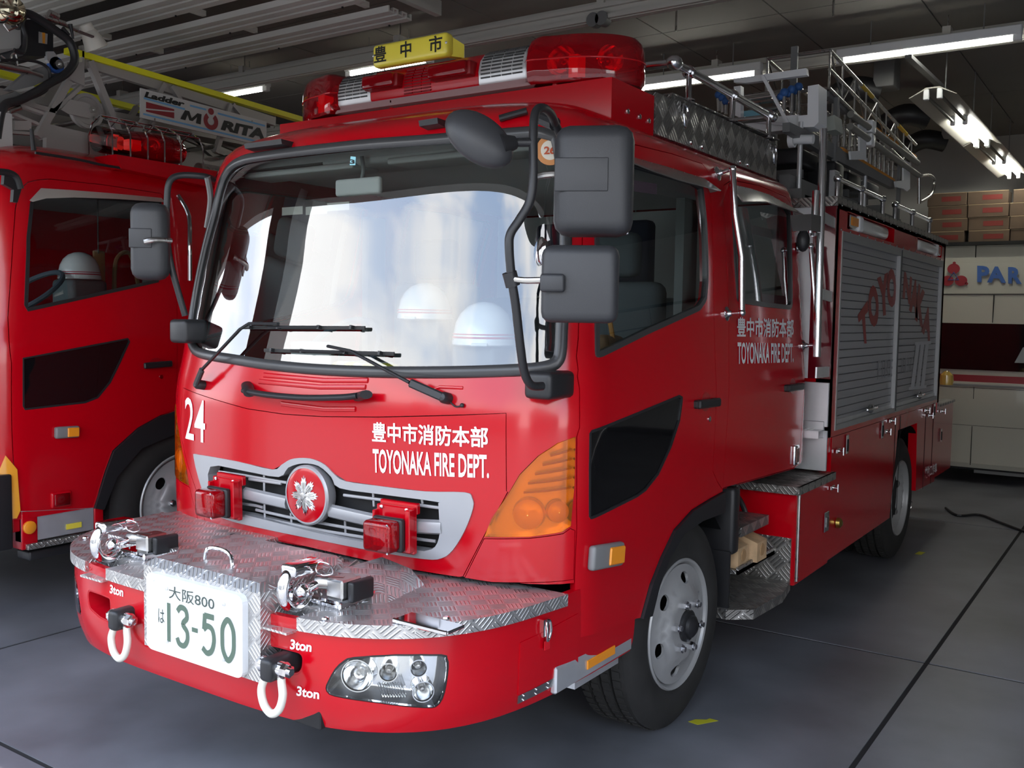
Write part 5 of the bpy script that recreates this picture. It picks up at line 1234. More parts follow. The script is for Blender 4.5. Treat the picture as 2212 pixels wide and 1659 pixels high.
# swept red domes
for sg in (1,-1):
    c=[(.508,.665),(.62,.665),(.74,.70),(.84,.775),(.895,.87),(.885,.95),(.82,.985),(.70,.985),(.508,.955)]
    c=[(a*sg,b) for a,b in c]
    if sg<0: c=list(reversed(c))
    cs=smooth_path([Vector((a,b,0)) for a,b in c],True,4); cx=sum(p.x for p in cs)/len(cs); cy=sum(p.y for p in cs)/len(cs)
    g=G(); rings=[(.93,2.585),(.99,2.60),(1.0,2.64),(1.0,2.685),(.98,2.72),(.93,2.750),(.84,2.768),(.6,2.776),(.0,2.778)]
    n=len(cs); v=[]
    for k,z in rings: v+=[(cx+(p.x-cx)*k,cy+(p.y-cy)*k,z) for p in cs]
    f=[(r*n+i,r*n+(i+1)%n,(r+1)*n+(i+1)%n,(r+1)*n+i) for r in range(len(rings)-1) for i in range(n)]
    g.add(v,f,True)
    dm=g.obj('red_dome',RLN,lb,label='clear red end dome of the light bar')
    g=G(); P=[(cx+(p.x-cx)*.90,cy+(p.y-cy)*.90,2.59) for p in cs]; g.prism(P,(0,0,.012)).obj('dome_floor',DKR,dm)
    g=G(); P=[(cx+(p.x-cx)*1.004,cy+(p.y-cy)*1.004,2.676) for p in cs]; g.tube(P,.003,6,True,curve=False).obj('dome_seam',RRB,dm)
    for (mx_,my_,r) in ((.60,.82,.062),(.755,.86,.055)):
        b=G().lathe((mx_*sg,my_,2.60),(0,0,1),[(.05,0),(.05,.02),(.02,.03),(.02,.05)],20).obj('rotor_base',pmat('rotor_grey',(.3,.3,.3),.4),dm)
        d_=Vector((.15*sg,-1,.15)) if mx_<.7 else Vector((.8*sg,-.6,.1))
        G().lathe(Vector((mx_*sg,my_,2.685))+d_.normalized()*.0,d_,[(r,.05),(r*.9,.02),(r*.6,-.005),(.01,-.015)],24).ball(Vector((mx_*sg,my_,2.685))+d_.normalized()*.02,.014,10).obj('rotor_mirror',CHR,b)
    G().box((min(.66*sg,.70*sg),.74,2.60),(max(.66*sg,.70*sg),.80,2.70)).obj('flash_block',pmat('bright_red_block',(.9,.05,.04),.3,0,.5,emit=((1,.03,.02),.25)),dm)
# yellow sign on the bar
ys=G().prism([(-.305,.70,2.755),(-.305,.722,2.862),(.115,.722,2.862),(.135,.70,2.755)],(0,.0,0)) if False else G().box((-.300,.668,2.760),(.112,.725,2.858),.018)
sgn=ys.obj('roof_sign',YSG,lb,label='yellow roof sign with three black characters')
G().prism([(.10,.70,2.765),(.135,.76,2.765),(.135,.76,2.82),(.10,.70,2.85)],(-.02,.03,0)).obj('sign_return',YSG,sgn)
BLT=pmat('black_lettering',(.01,.01,.01),.5)
for ch,(a,b) in zip('豊中市',((-.285,-.215),(-.135,-.075),(.022,.092))):
    text_on(lambda x,z:(x,.6665,z),[(a,2.778),(b,2.778),(b,2.846),(a,2.846)],ch,'sign_character',BLT,sgn,.02)
for x in (-.29,.112): G().lathe((x,.668,2.81),(0,-1,0),[(.006,0),(.005,.002),(.0001,.003)],10).obj('screw',ALU,sgn)
# chequer plate locker on the roof
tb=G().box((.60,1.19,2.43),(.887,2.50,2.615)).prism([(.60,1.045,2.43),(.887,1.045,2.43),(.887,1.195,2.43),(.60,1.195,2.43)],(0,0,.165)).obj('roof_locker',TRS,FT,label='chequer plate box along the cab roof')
G().prism([(.59,1.185,2.613),(.895,1.185,2.613),(.895,2.51,2.635),(.59,2.51,2.635)],(0,0,.006)).obj('locker_lid',TRS,tb)
for y in (1.30,2.42):
    G().box((.887,y-.028,2.56),(.893,y+.028,2.60)).obj('latch_plate',CHR,tb)
    G().tube([(.90,y-.018,2.585),(.905,y-.022,2.54),(.902,y,2.50),(.905,y+.022,2.54),(.90,y+.018,2.585)],.006,8,True).obj('latch_loop',CHR,tb)
for y in (1.40,1.52,1.98,2.08): G().lathe((.887,y,2.452),(1,0,0),[(.012,0),(.010,.006),(.0001,.008)],10).obj('bolt',CHR,tb)
hr=G().tube([(.05,1.2,2.745),(.80,1.2,2.745),(.887,1.21,2.745),(.887,1.40,2.745),(.887,2.42,2.74)],.018,12,curve=False).ball((.887,1.21,2.745),.034,14,(1.0,1.3,.9)).obj('hand_rail',POL,FT)
G().cyl((.45,1.2,2.50),(.45,1.2,2.745),.014).obj('rail_post',CHR,hr)
for y in (1.36,1.86,2.36): G().cyl((.887,y,2.62),(.887,y,2.74),.013).lathe((.887,y,2.74),(0,1,0),[(.018,-.012),(.028,-.012),(.028,.012),(.018,.012)],16).lathe((.887,y,2.62),(0,0,1),[(.028,0),(.026,.006),(.012,.012)],14).obj('rail_post',CHR,hr)
G().tube([(.887,2.42,2.74),(.60,2.42,2.74)],.018,12,curve=False).ball((.887,2.42,2.74),.026).obj('rail_return',CHR,hr)
G().tube([(-.55,1.2,2.56),(-.56,1.19,2.68),(-.62,1.1,2.9)],.003,6).obj('antenna',BLK,FT)
# gantry of the roof rack
def yb(pts,y,d,nm,mat,par,lab=None): 
    P=pts; return G().prism([(p[0],y,p[2]) for p in P],(0,d,0)).obj(nm,mat,par,label=lab)
rk=G().box((-.9,2.80,2.36),(.93,2.86,2.42)).box((-.9,4.6,2.36),(.93,4.66,2.42)).box((.80,2.80,2.42),(.86,5.5,2.50)).box((-.86,2.80,2.42),(-.80,5.5,2.50)).box((.1,2.8,2.42),(.16,5.5,2.50)).obj('rack_frame',GRY,FT,label='grey frame of the roof rack')
yb([(0.4766,2.9,3.0662),(0.4759,2.9,3.0874),(0.896,2.9,3.0937),(0.9026,2.9,3.055),(0.5524,2.9,3.0544)],2.90,.04,'gantry_top_bar',WPL,rk)
yb([(0.4774,2.9,3.0423),(0.5194,2.9,3.0426),(0.5256,2.9,2.8601),(0.4915,2.9,2.8742)],2.90,.05,'gantry_post',WPL,rk)
yb([(0.4399,2.9,2.9804),(0.4653,2.9,2.9829),(0.4685,2.9,2.8871),(0.4454,2.9,2.9001)],3.05,.03,'gantry_post',WPL,rk)
yb([(0.6467,2.88,3.075),(0.6655,2.88,3.0805),(0.8307,2.88,2.7797),(0.8124,2.88,2.7763)],2.87,.015,'gantry_brace',WPL,rk)
a=[(0.91,2.9,2.9934),(0.9688,2.9,2.9965),(0.9767,2.9,2.7892),(0.952,2.9,2.7663),(0.8638,2.9,2.7722),(0.8614,2.9,2.8363),(0.9133,2.9,2.836)]
yb(a,2.90,.16,'gantry_side_plate',WPL,rk)
yb([(0.5263,2.9,2.8389),(0.6828,2.9,2.8494),(0.8584,2.9,2.8468),(0.8612,2.9,2.7699),(0.6857,2.9,2.7659),(0.5608,2.9,2.8092)],2.92,.10,'gantry_beam',WPL,rk)
yb([(0.5179,2.9,2.8397),(0.6369,2.9,2.8384),(0.813,2.9,2.7951),(0.8136,2.9,2.7796),(0.6376,2.9,2.8174)],2.88,.02,'gantry_link',ALU,rk)
yb([(0.8009,2.9,2.7654),(0.8405,2.9,2.7642),(0.8416,2.9,2.7334),(0.8047,2.9,2.7342)],2.86,.06,'clamp',WPL,rk)
c0,c1=[(0.8435,2.85,2.697),(0.9675,2.85,2.6885)]
G().lathe(c0,(1,0,0),[(.034,-.01),(.044,-.01),(.044,.02),(.034,.02)],20).cyl((c0[0]+.02,2.85,c0[2]),(c1[0],2.85,c1[2]),.026).obj('pulley_drum',WPL,rk)
# folding jack poles with blue elbows
BL=pmat('blue_elbow',(.04,.14,.42),.5)
for k,((x,y),d) in enumerate((((1694,196),0),((1704,187),.05),((1713,177),.10))):
    p=[(0.7433,3.0,2.9971),(0.7694,3.0,3.0202),(0.7926,3.0,3.0434),(0.7479,3.0,2.8711),(0.7749,3.0,2.8683),(0.8018,3.0,2.8655)]
    a=Vector(p[k]); b=Vector(p[k+3]); a.y+=d; b.y+=d
    t=G().cyl(a,b,.011).obj('steel_strut',STL,FT); G().ball(a,.026,12).ball(a+Vector((-.02,0,-.02)),.022,12).obj('blue_elbow',BL,t)
    a2=a+Vector((-.03,0,-.01)); b2=a2+Vector((-.34,0,-.01)); G().cyl(a2,b2,.011).obj('cross_strut',STL,t)
for k,(x,y) in enumerate(((1552,205),(1560,211),(1568,219))):
    p=[(0.3434,3.0,3.0297),(0.3674,3.0,3.0107),(0.3914,3.0,2.9863),(0.3495,3.0,2.9338),(0.3732,3.0,2.9232),(0.3939,3.0,2.9102)]
    a=Vector(p[k]); b=Vector(p[k+3]); t=G().cyl(a,b,.011).obj('steel_strut',STL,FT); G().ball(a,.024,12).obj('blue_elbow',BL,t)
for (p,q) in (([(0.4557,3.1,3.0175),(0.5645,3.1,3.0107)]),([(0.6179,3.1,3.0127),(0.6926,3.1,3.0229)])): G().cyl(p,q,.014).obj('red_sleeve',pmat('red_sleeve',(.75,.05,.02),.6),FT)
for k in range(4): 
    p,q=[(0.4557,3.1,3.0175),(0.7257,3.1,3.019)]; dz=-.035*k; G().cyl((p[0],p[1]+.05*k,p[2]+dz+.01),(q[0],q[1]+.05*k,q[2]+dz+.01),.012).obj('stowed_bar',STL,FT)
yb([(0.5026,3.0,2.9178),(0.6037,3.0,2.9178),(0.6108,3.0,2.8746),(0.5041,3.0,2.8747)],3.0,.2,'blue_case',BLL,FT)
yb([(0.8867,3.3,2.892),(0.9457,3.3,2.9048),(0.9571,3.3,2.8178),(0.8952,3.3,2.8128)],3.3,.16,'control_box',pmat('greenish_grey',(.42,.45,.40),.5),FT)
# ladder on edge with rungs, orange edged beams
def xb(pts,x,d,nm,mat,par,lab=None): return G().prism([(x,p[1],p[2]) for p in pts],(d,0,0)).obj(nm,mat,par,label=lab)
ld=thing('roof_ladder','grey ladder with orange edges lying on its side along the rescue truck roof','ladder')
lo=[(0.9,2.6015,2.7497),(0.9,3.3652,2.7659),(0.9,5.055,2.738),(0.9,5.0643,2.688),(0.9,2.6115,2.6589)]
xb([(0.9,2.6469,2.7527),(0.9,3.3458,2.7683),(0.9,5.0538,2.7446),(0.9,5.065,2.6847),(0.9,3.3576,2.6801),(0.9,2.6523,2.7047)],.86,.04,'lower_rail',GRY,ld)
xb([(0.9,3.6626,2.7759),(0.9,5.0663,2.7564),(0.9,5.0694,2.7398),(0.9,3.6654,2.7564)],.863,.038,'orange_edge',OGD,ld)
xb([(0.9,3.3728,3.064),(0.9,3.8367,3.041),(0.9,5.8516,3.0298),(0.9,5.8593,2.9939),(0.9,3.8435,2.9958),(0.9,3.3772,3.0322)],.86,.03,'upper_rail',GRY,ld)
xb([(0.9,3.8147,3.0427),(0.9,5.7975,3.0367),(0.9,5.8021,3.0153),(0.9,3.8177,3.023)],.863,.032,'orange_edge',OGD,ld)
l0,l1=[(0.88,3.5254,2.821),(0.88,5.1092,2.77)]; u0,u1=[(0.88,3.4956,3.0383),(0.88,5.0641,3.0126)]
for k in range(13):
    t=k/12; a=Vector(l0).lerp(Vector(l1),t); b=Vector(u0).lerp(Vector(u1),t); b.y=a.y; b.z=a.z+.20+.0*t; G().cyl((.872,a.y,a.z-.01),(.872,a.y,b.z),.009).obj('rung',STL,ld)
    G().cyl((.78,a.y+.08,a.z-.02),(.78,a.y+.08,b.z),.009).obj('rung',STL,ld)
for (p,q,n) in (([(0.93,3.6688,2.9757),(0.93,5.6154,2.9501)])+['upper'],([(0.93,3.6692,2.9021),(0.93,5.6686,2.8596)])+['lower']):
    t=G().cyl((.94,p[1],p[2]),(.94,q[1],q[2]),.022).obj('stowed_pole',pmat('pole_grey',(.25,.24,.21),.5),None)
    tag(t,'grey metal pole strapped beside the roof ladder, %s of the pair'%n,'pole','grey poles beside the roof ladder')
for P in ([(0.93,3.89,2.9515),(0.93,4.0607,2.9599),(0.93,4.0931,2.7581),(0.93,3.7301,2.7063),(0.93,3.7017,2.7537),(0.93,3.9263,2.7902)],[(0.93,5.1556,2.9097),(0.93,5.3742,2.9163),(0.93,5.4131,2.724),(0.93,5.3077,2.6906),(0.93,5.1968,2.6984),(0.93,4.9594,2.6838),(0.93,4.9236,2.7197),(0.93,5.185,2.7591)]):
    xb(P,.925,.012,'rack_bracket',WPL,rk)
for P in ([(0.95,4.1553,2.9801)],[(0.95,4.1459,2.891)]):
    p=P[0]; G().box((.90,p[1]-.05,p[2]-.04),(.965,p[1]+.05,p[2]+.04),.01).obj('pole_clamp',WPL,rk)
# lattice ladder on top
tl=thing('lattice_ladder','tubular steel lattice ladder, topmost on the rescue truck roof rack','ladder')
Z0,Z1=3.07,3.29; X0,X1=.52,.90; Y0,Y1=3.33,5.72
zz=lambda y:(y-Y0)*(-.075)
G().tube([(X0,Y0,Z0),(X0,Y0,Z1),(X1,Y0,Z1),(X1,Y0,Z0),(X0,Y0,Z0)],.012,8,curve=False).obj('end_frame',STL,tl)
for x in (X0,X1):
    for z in (Z0,Z1,(Z0+Z1)/2 if x==X1 else Z0+.02):
        G().cyl((x,Y0,z),(x,Y1,z+zz(Y1)),.011).obj('chord',STL,tl)
    k=0; y=Y0
    while y<Y1-.2:
        y2=y+.28; a=(x,y,(Z0 if k%2 else Z1)+zz(y)); b=(x,y2,(Z1 if k%2 else Z0)+zz(y2)); G().cyl(a,b,.006,seg=8).obj('lacing',STL,tl)
        G().cyl((x,y2,Z0+zz(y2)),(x,y2,Z1+zz(y2)),.006,seg=8).obj('lacing',STL,tl); y=y2; k+=1
y=Y0+.28
while y<Y1: G().cyl((X0,y,Z0+zz(y)),(X1,y,Z0+zz(y)),.009,seg=8).obj('rung',STL,tl); y+=.28
for yy in (4.05,5.1): G().cyl((X1,yy,Z1+zz(yy)),(X1,yy+.28,Z1+zz(yy+.28)),.014,seg=10).obj('yellow_sleeve',pmat('yellow_sleeve',(.70,.45,.03),.5),tl)
G().box((.68,3.28,2.95),(.72,3.30,3.33)).obj('flat_bar',GRY,tl)
# more gear behind the railing
G().box((.75,3.42,2.36),(.93,3.62,2.66),.02).obj('winch_motor',BLK,FT); G().box((.90,3.40,2.42),(.935,3.50,2.60),.003).obj('motor_plate',ALU,FT)
G().box((.20,2.95,2.42),(.74,3.0,2.50)).box((.2,3.0,2.5),(.72,4.8,2.52)).obj('rack_tray',GRY,FT)
for k in range(5): G().bar((-.7,3.2+.5*k,2.56),(.8,3.2+.5*k,2.56),.05,.05).obj('cross_bar',GRY,rk)
for k in range(4): G().box((.55,3.1+.5*k,2.60),(.82,3.45+.5*k,2.70),.02).obj('stowed_case',[BLK,GRY,BLK,GRY][k],FT)
for (x,y,z) in ((.40,3.2,2.56),(.6,3.9,2.56),(.3,4.4,2.6)): G().cyl((x,y,z),(x,y+1.2,z),.03).obj('stowed_tube',GRY,FT)
h=[(0.9,5.9695,2.8969),(0.9,6.3333,2.9477),(0.9,6.5182,2.9201),(0.9,6.4072,2.7961),(0.9,6.014,2.691)]; G().tube(h,.012,8).obj('hoop_bar',STL,FT)
G().cyl(*[(0.9,5.8809,2.8929),(0.9,5.9291,2.6668)],.014).obj('hoop_post',STL,FT)
for x,y in ((.88,2.9),(.88,4.3),(.88,5.3)): G().cyl((x,y,2.42),(x,y,2.80),.014).obj('ladder_support',ALU,rk)
for y in (3.5,5.2):
    for x in (.52,.90): G().box((x-.012,y-.02,2.42),(x+.012,y+.02,3.06-.075*(y-3.33))).obj('rack_post',GRY,rk)

# ================================================================ the ladder truck on the left
LT=thing('ladder_truck','red ladder truck with a grey boom and a yellow rail, at the left','truck')
LX=-2.35; T=LCAB.smax
LD=[(1.0973,2.0841),(1.1039,2.1466),(1.1174,2.2026),(1.1563,2.2442),(1.2073,2.2626),(1.2838,2.2767),(1.616,2.2844),(2.0355,2.2794),(2.0533,2.2674),(2.0672,2.2181),(2.1106,1.9956),(2.1585,1.6589),(2.1681,1.3208),(2.164,0.9695),(2.0444,0.9386),(1.8867,0.8764),(1.7175,0.7592),(1.6648,0.6496),(1.578,0.4441),(1.1433,0.4907),(1.134,0.6069),(1.1376,1.2832),(1.1036,1.5196),(1.0981,1.7281),(1.0935,1.9237)]
LW=[(1.1754,2.1355),(1.2001,2.1707),(1.2533,2.1993),(2.036,2.2404),(2.0516,2.1318),(2.0478,1.9351),(2.0176,1.7384),(1.2042,1.5526),(1.1811,1.5865),(1.1632,1.9453)]
LQ=[(1.1962,1.3086),(1.4864,1.3549),(1.8202,1.4081),(1.8364,1.3865),(1.7748,1.2646),(1.7124,1.1525),(1.6332,1.0695),(1.5534,1.0457),(1.2073,1.031),(1.1952,1.0515)]
LAR=[(1.578,0.4441),(1.6648,0.6496),(1.7175,0.7592),(1.8867,0.8764),(2.0444,0.9386),(2.1639,0.9638),(2.2045,0.9667),(2.2014,0.835),(2.1165,0.814),(1.9009,0.7565),(1.7278,0.6065),(1.6326,0.4276)]
arcL=[(p[0],p[1]) for p in LAR[:7]]
smn=min(p[0] for p in LAR)
hl=[LD,[(smn-.0,.3)]+list(reversed(list(reversed(arcL))))+[(max(p[0] for p in LAR)+1.4,arcL[-1][1]),(max(p[0] for p in LAR)+1.4,.3)],[(-1.2,1.42),(1.0,1.42),(.99,1.9),(.90,2.28),(-.90,2.28),(-1.1,1.9)]]
panel(LCAB,[(-T+.01,.45),(T-.01,.45),(T-.01,2.9),(-T+.01,2.9)],'cab_shell',RED,LT,hl,0,.02,.07)
panel(LCAB,[(-1.2,1.42),(1.0,1.42),(.99,1.9),(.90,2.28),(-.90,2.28),(-1.1,1.9)],'windscreen',GLASS,LT,(),-.003,.004,.1)
G().tube([LCAB.off(a,b,.004) for a,b in ((1.0,1.40),(1.0,1.6),(.99,1.9),(.94,2.2),(.88,2.29),(.5,2.31))],.02,10).obj('windscreen_gasket',GSK,LT)
ld_=panel(LCAB,inset(LD,.004),'front_door',RED,LT,[inset(LW,.012),inset(LQ,.004)],0,.03,.07)
panel(LCAB,LW,'window_gasket',BLK,ld_,[inset(LW,.02)],.004,.02,.07)
panel(LCAB,inset(LW,.014),'window_glass',SGL,ld_,(),-.003,.004,.1)
panel(LCAB,inset(LQ,.004),'quarter_window',BG,ld_,(),-.003,.01,.08)
panel(LCAB,LQ,'window_gasket',BLK,ld_,[inset(LQ,.01)],.002,.01,.08)
panel(LCAB,LAR,'wheel_arch_trim',BLK,LT,(),.015,.05,.06)
top=[Vector(LCAB.off(a,b,.008)) for a,b in [(1.1674,2.1423),(1.23,2.217),(1.4085,2.2269),(1.6813,2.2385),(2.036,2.2488)]]; bot=[Vector(LCAB.off(a,b,.045)) for a,b in [(1.1706,2.1275),(1.2416,2.1548),(1.4106,2.1777),(1.6823,2.1981),(2.0358,2.2149)]]
n=5; g=G().add(top+bot,[(n+i,n+i+1,i+1,i) for i in range(4)]); vo=g.obj('rain_visor',pmat('polished_visor',(.50,.47,.43),.32,.15),ld_)
a,b,c=[(1.9157,1.2441),(2.1117,1.2518),(2.0496,1.173)]
G().bar(LCAB.off(*a,.022),LCAB.off(*b,.022),.018,.036,bev=.006).obj('door_handle',BLK,ld_)
panel(LCAB,circ(.035,16,(a[0]+b[0])/2,a[1]+.01,.05),'handle_recess',pmat('red_recess',(.4,.002,.01),.3),ld_,(),.001,.004,.05)
G().lathe(LCAB.off(*c,.0),(1,0,0),[(.012,0),(.012,.004),(.0001,.004)],14).obj('key_lock',CHR,ld_)
a,b=[(1.3637,0.8959),(1.4965,0.8917)]; p=Vector(LCAB.off(*a)); q=Vector(LCAB.off(*b))
sm=G().bar(p+Vector((.01,0,0)),q+Vector((.01,.01,0)),.03,.065,bev=.012).obj('side_marker_lamp',GRY,ld_); m_=(p+q)/2; G().bar(m_+Vector((.02,0,0)),q+Vector((.02,0,0)),.024,.05,bev=.003).obj('orange_lens',ORB,sm)
gb=[(2.1454,2.2715),(2.1931,2.1445),(2.1941,1.9444),(2.2123,1.7515)]; P=[LCAB.off(*p,o) for p,o in zip(gb,(.03,.07,.07,.05))]; G().tube(P,.014,10).obj('grab_rail',CHR,LT)
G().box((-5.0,.35,1.0),(-2.45,2.4,1.04)).box((-4.3,2.3,1.0),(-2.5,2.33,2.45)).box((-4.3,.5,2.42),(-2.5,2.3,2.45)).obj('cab_lining',INT,LT)
sw=Vector((-3.0,.62,1.78)); G().tube([sw+rot_to((0,-.6,.8))@Vector((.22*math.cos(t),.22*math.sin(t),0)) for t in [2*math.pi*i/20 for i in range(20)]],.016,8,True).obj('steering_wheel',pmat('steering_blue_grey',(.08,.10,.13),.6),LT)
for y in (1.1,1.9):
    G().box((-3.0,y,1.04),(-2.5,y+.5,1.5),.05).box((-3.0,y+.4,1.4),(-2.5,y+.52,2.05),.05).obj('seat',SEAT,LT)
# floor level parts: skirt, step well
W2=wheel(-2.37,1.24,.50,LT,0,True)
G().box((-2.60,.16,.50),(-2.37,.68,.80),.01).box((-2.60,.62,.44),(-2.352,.68,.66),.01).obj('step_surround',RED,LT)
G().box((-2.42,.20,.44),(-2.355,.62,.63),.004).obj('step_back_plate',ALU,LT)
G().box((-2.45,.22,.40),(-2.33,.62,.43),.004).obj('step_tread',TRS,LT)
hlx=G().box((-2.36,.36,.60),(-2.335,.48,.69),.012).obj('step_lamp_frame',RED,LT); G().box((-2.34,.375,.612),(-2.328,.465,.678),.01).obj('step_lamp_lens',CLR,hlx)
G().lathe((-2.352,.24,.52),(1,0,0),[(.035,0),(.035,.012),(.028,.016),(.0001,.016)],20).obj('round_marker',ORB,LT)
G().box((-2.45,.20,.40),(-2.352,.29,.60),.008).obj('marker_block',RED,LT)
G().box((-2.353,.45,.47),(-2.349,.54,.50)).obj('yellow_label',YSG,LT)
G().box((-2.42,.02,.42),(-2.34,.15,.82),.012).obj('bumper_end',BLK,LT)
G().box((-4.45,-.35,.42),(-2.36,.03,.80),.05).obj('front_bumper',RED,LT)
G().box((-2.5,.25,.33),(-2.37,.55,.38),.01).obj('step_bracket',BLK,LT)
tq=[(1.0716,0.7355),(1.1059,0.7285),(1.0765,0.4),(1.0305,0.4)]
panel(LCAB,[(.96,.46),(1.13,.46),(1.15,.50),(1.15,.72),(1.10,.80)],'turn_lamp',pmat('amber_solid',(.85,.36,.03),.2,0,1),LT,(),.012,.02,.06,label='orange turn lamp on the nose corner')
G().box((-4.4,.3,.55),(-2.5,9.0,.95)).box((-4.5,2.6,.95),(-2.42,9.0,1.35)).obj('chassis_and_deck',GRY,LT)
G().box((-4.5,2.7,1.35),(-2.42,8.8,2.35)).obj('rear_body',RED,LT)
# roof pod with caged lamp
x0=-2.42
pd=thing('t','','x'); bpy.data.objects.remove(pd)
pod=G().prism([(-2.38,.84,2.50),(-2.38,1.46,2.47),(-2.38,1.52,2.575),(-2.38,.80,2.575)],(-.60,0,0)).obj('lamp_pod',RED,LT)
L0=[(-2.52,1.002,2.6928),(-2.52,1.177,2.701),(-2.52,1.5298,2.7471)]
G().lathe((-2.62,.84,2.69),(0,1,0),[(.0001,0),(.075,0),(.078,.02),(.078,.18)],24).obj('clear_dome',CLR,LT)
G().lathe((-2.62,1.02,2.69),(0,1,0),[(.078,0),(.084,.04),(.092,.14),(.100,.24),(.090,.34),(.06,.40),(.0001,.42)],28).obj('red_dome',RLN,LT)
G().lathe((-2.62,1.20,2.70),(.9,-.3,.0),[(.055,.03),(.05,.01),(.03,-.01),(.004,-.015)],20).obj('rotor_mirror',pmat('red_hot_reflector',(.9,.08,.05),.15,.8),LT)
G().box((-2.66,1.04,2.66),(-2.60,1.12,2.72)).obj('flash_block',pmat('bright_red_block',(0,0,0)),LT)
G().cyl((-2.62,.98,2.58),(-2.62,1.5,2.58),.03).obj('lamp_base',GRY,LT)
cg=thing('t','','x'); bpy.data.objects.remove(cg)
for k in range(6):
    y=.86+k*.118 if k<5 else 1.50
    pts=[(-2.50,y,2.56),(-2.50,y,2.72),(-2.54,y,2.79),(-2.62,y,2.83),(-2.70,y,2.79),(-2.74,y,2.72),(-2.74,y,2.56)]
    G().tube(pts,.005,6,curve=False).obj('cage_wire',CHR,LT)
G().tube([(-2.62,.86,2.83),(-2.62,1.50,2.83)],.005,6,curve=False).tube([(-2.54,.86,2.79),(-2.54,1.5,2.79)],.004,6,curve=False).obj('cage_rail',CHR,LT)
G().cyl((-2.62,1.55,2.60),(-2.62,1.85,2.60),.05,seg=18).obj('grey_cylinder',STL,LT)
G().tube([p for p in [(-2.4,0.3381,2.5165),(-2.4,0.5861,2.5154),(-2.4,0.755,2.5058),(-2.4,1.0731,2.5088)]],.008,6).obj('roof_cable',BLK,LT)
a,b=[(-2.5,0.3874,2.5444),(-2.5,0.3767,2.6587)]; G().cyl(a,b,.014,.010).obj('stub_antenna',BLK,LT)
# ---- the boom
BM=LT
bmx=-2.85
def bb(px,w,nm,mat,x=bmx,d=-.04):
    """flat bar between two measured points on the boom side"""
    a,b=[Vector((x,p[1],p[2])) for p in px]; G().bar(a,b,.04,w,up=(1,0,0)) if False else None
    t=(b-a).normalized(); n=Vector((0,-t.z,t.y))*w/2
    return G().prism([a+n,b+n,b-n,a-n],(d,0,0)).obj(nm,mat,BM)
BGR=pmat('boom_grey',(.42,.40,.38),.42,.2)
bb([(-2.85,0.8154,3.2266),(-2.85,2.8593,3.1457)],.036,'yellow_rail',YEL,d=-.06)
bb([(-2.85,0.8154,3.2266),(-2.85,2.8593,3.1457)],.038,'yellow_rail',YEL,x=-3.75,d=-.06)
bb([(-2.85,0.9337,3.1857),(-2.85,2.4384,3.0932)],.06,'upper_chord',BGR,x=-2.87)
bb([(-2.85,0.6493,2.7246),(-2.85,2.9105,2.6151)],.10,'lower_chord',BGR,x=-2.86)
bb([(-2.85,0.6337,2.637),(-2.85,2.9108,2.5438)],.09,'lower_channel',BGR,x=-2.80)
for P,w in (([(-2.85,0.9551,3.196),(-2.85,1.1721,2.7487)],.040),([(-2.85,0.8184,3.049),(-2.85,0.6179,2.6876)],.040),([(-2.85,0.7196,2.8572),(-2.85,0.8982,3.0328)],.022),([(-2.85,0.905,3.2748),(-2.85,0.9011,3.0279)],.014),([(-2.85,1.4811,3.1694),(-2.85,1.2175,2.7184)],.030),([(-2.85,1.5306,3.1647),(-2.85,1.6017,3.0889)],.026),([(-2.85,2.0351,3.1406),(-2.85,2.1372,3.0631)],.026),([(-2.85,2.0149,3.1368),(-2.85,1.8937,2.7842)],.030),([(-2.85,0.5174,2.8668),(-2.85,0.7224,2.8523)],.026),([(-2.85,1.036,2.8256),(-2.85,1.1769,2.6202)],.02),([(-2.85,1.4159,2.9351),(-2.85,1.2435,2.6876)],.022)):
    bb(P,w,'lattice_strut',BGR)
for P,w in (([(-3.3,1.5927,3.0904),(-3.3,1.4301,2.8445)],.03),([(-3.3,1.6654,3.0723),(-3.3,1.5,2.8246)],.02),([(-3.3,1.0235,3.1584),(-3.3,0.9283,2.9948)],.05),([(-3.3,1.3152,3.1895),(-3.3,1.3798,2.9589)],.02),([(-3.3,2.0498,2.9437),(-3.3,2.2987,2.8123)],.03),([(-3.3,1.8918,3.0162),(-3.3,2.8455,2.8528)],.02),([(-3.3,1.8912,2.951),(-3.3,2.8454,2.7799)],.02),([(-3.3,0.7189,2.8709),(-3.3,0.9568,2.8789)],.03)):
    bb(P,w,'inner_strut',BGR,x=-3.3)
for k in range(9):
    G().cyl((-2.88,1.0+.3*k,2.86-.01*k),(-3.75,1.0+.3*k,2.86-.01*k),.016,seg=10).obj('rung',STL,BM)
xb([(-2.85,0.7806,3.0573),(-2.85,0.7937,3.1489),(-2.85,0.9034,3.1734),(-2.85,0.9042,3.034)],-2.84,-.02,'gusset_plate',BGR,BM)
pc=[(-2.9,0.9484,2.899)][0]
G().lathe(pc,(1,0,0),[(.105,-.02),(.105,-.012),(.095,-.006),(.095,.006),(.105,.012),(.105,.02),(.085,.022),(.08,.012),(.02,.012),(.02,.03),(.0001,.03)],40).obj('cable_pulley',BGR,BM,label='large cable pulley wheel')
xb([(-2.85,0.7513,2.8657),(-2.85,0.8106,2.9363),(-2.85,0.9147,2.9371),(-2.85,0.975,2.893),(-2.85,0.9346,2.847),(-2.85,0.7946,2.8493)],-2.84,-.01,'pulley_cheek',BGR,BM)
G().lathe((-2.84,pc[1],pc[2]),(1,0,0),[(.018,0),(.018,.02),(.008,.02),(.008,.005),(.0001,.005)],16).obj('pulley_axle',STL,BM)
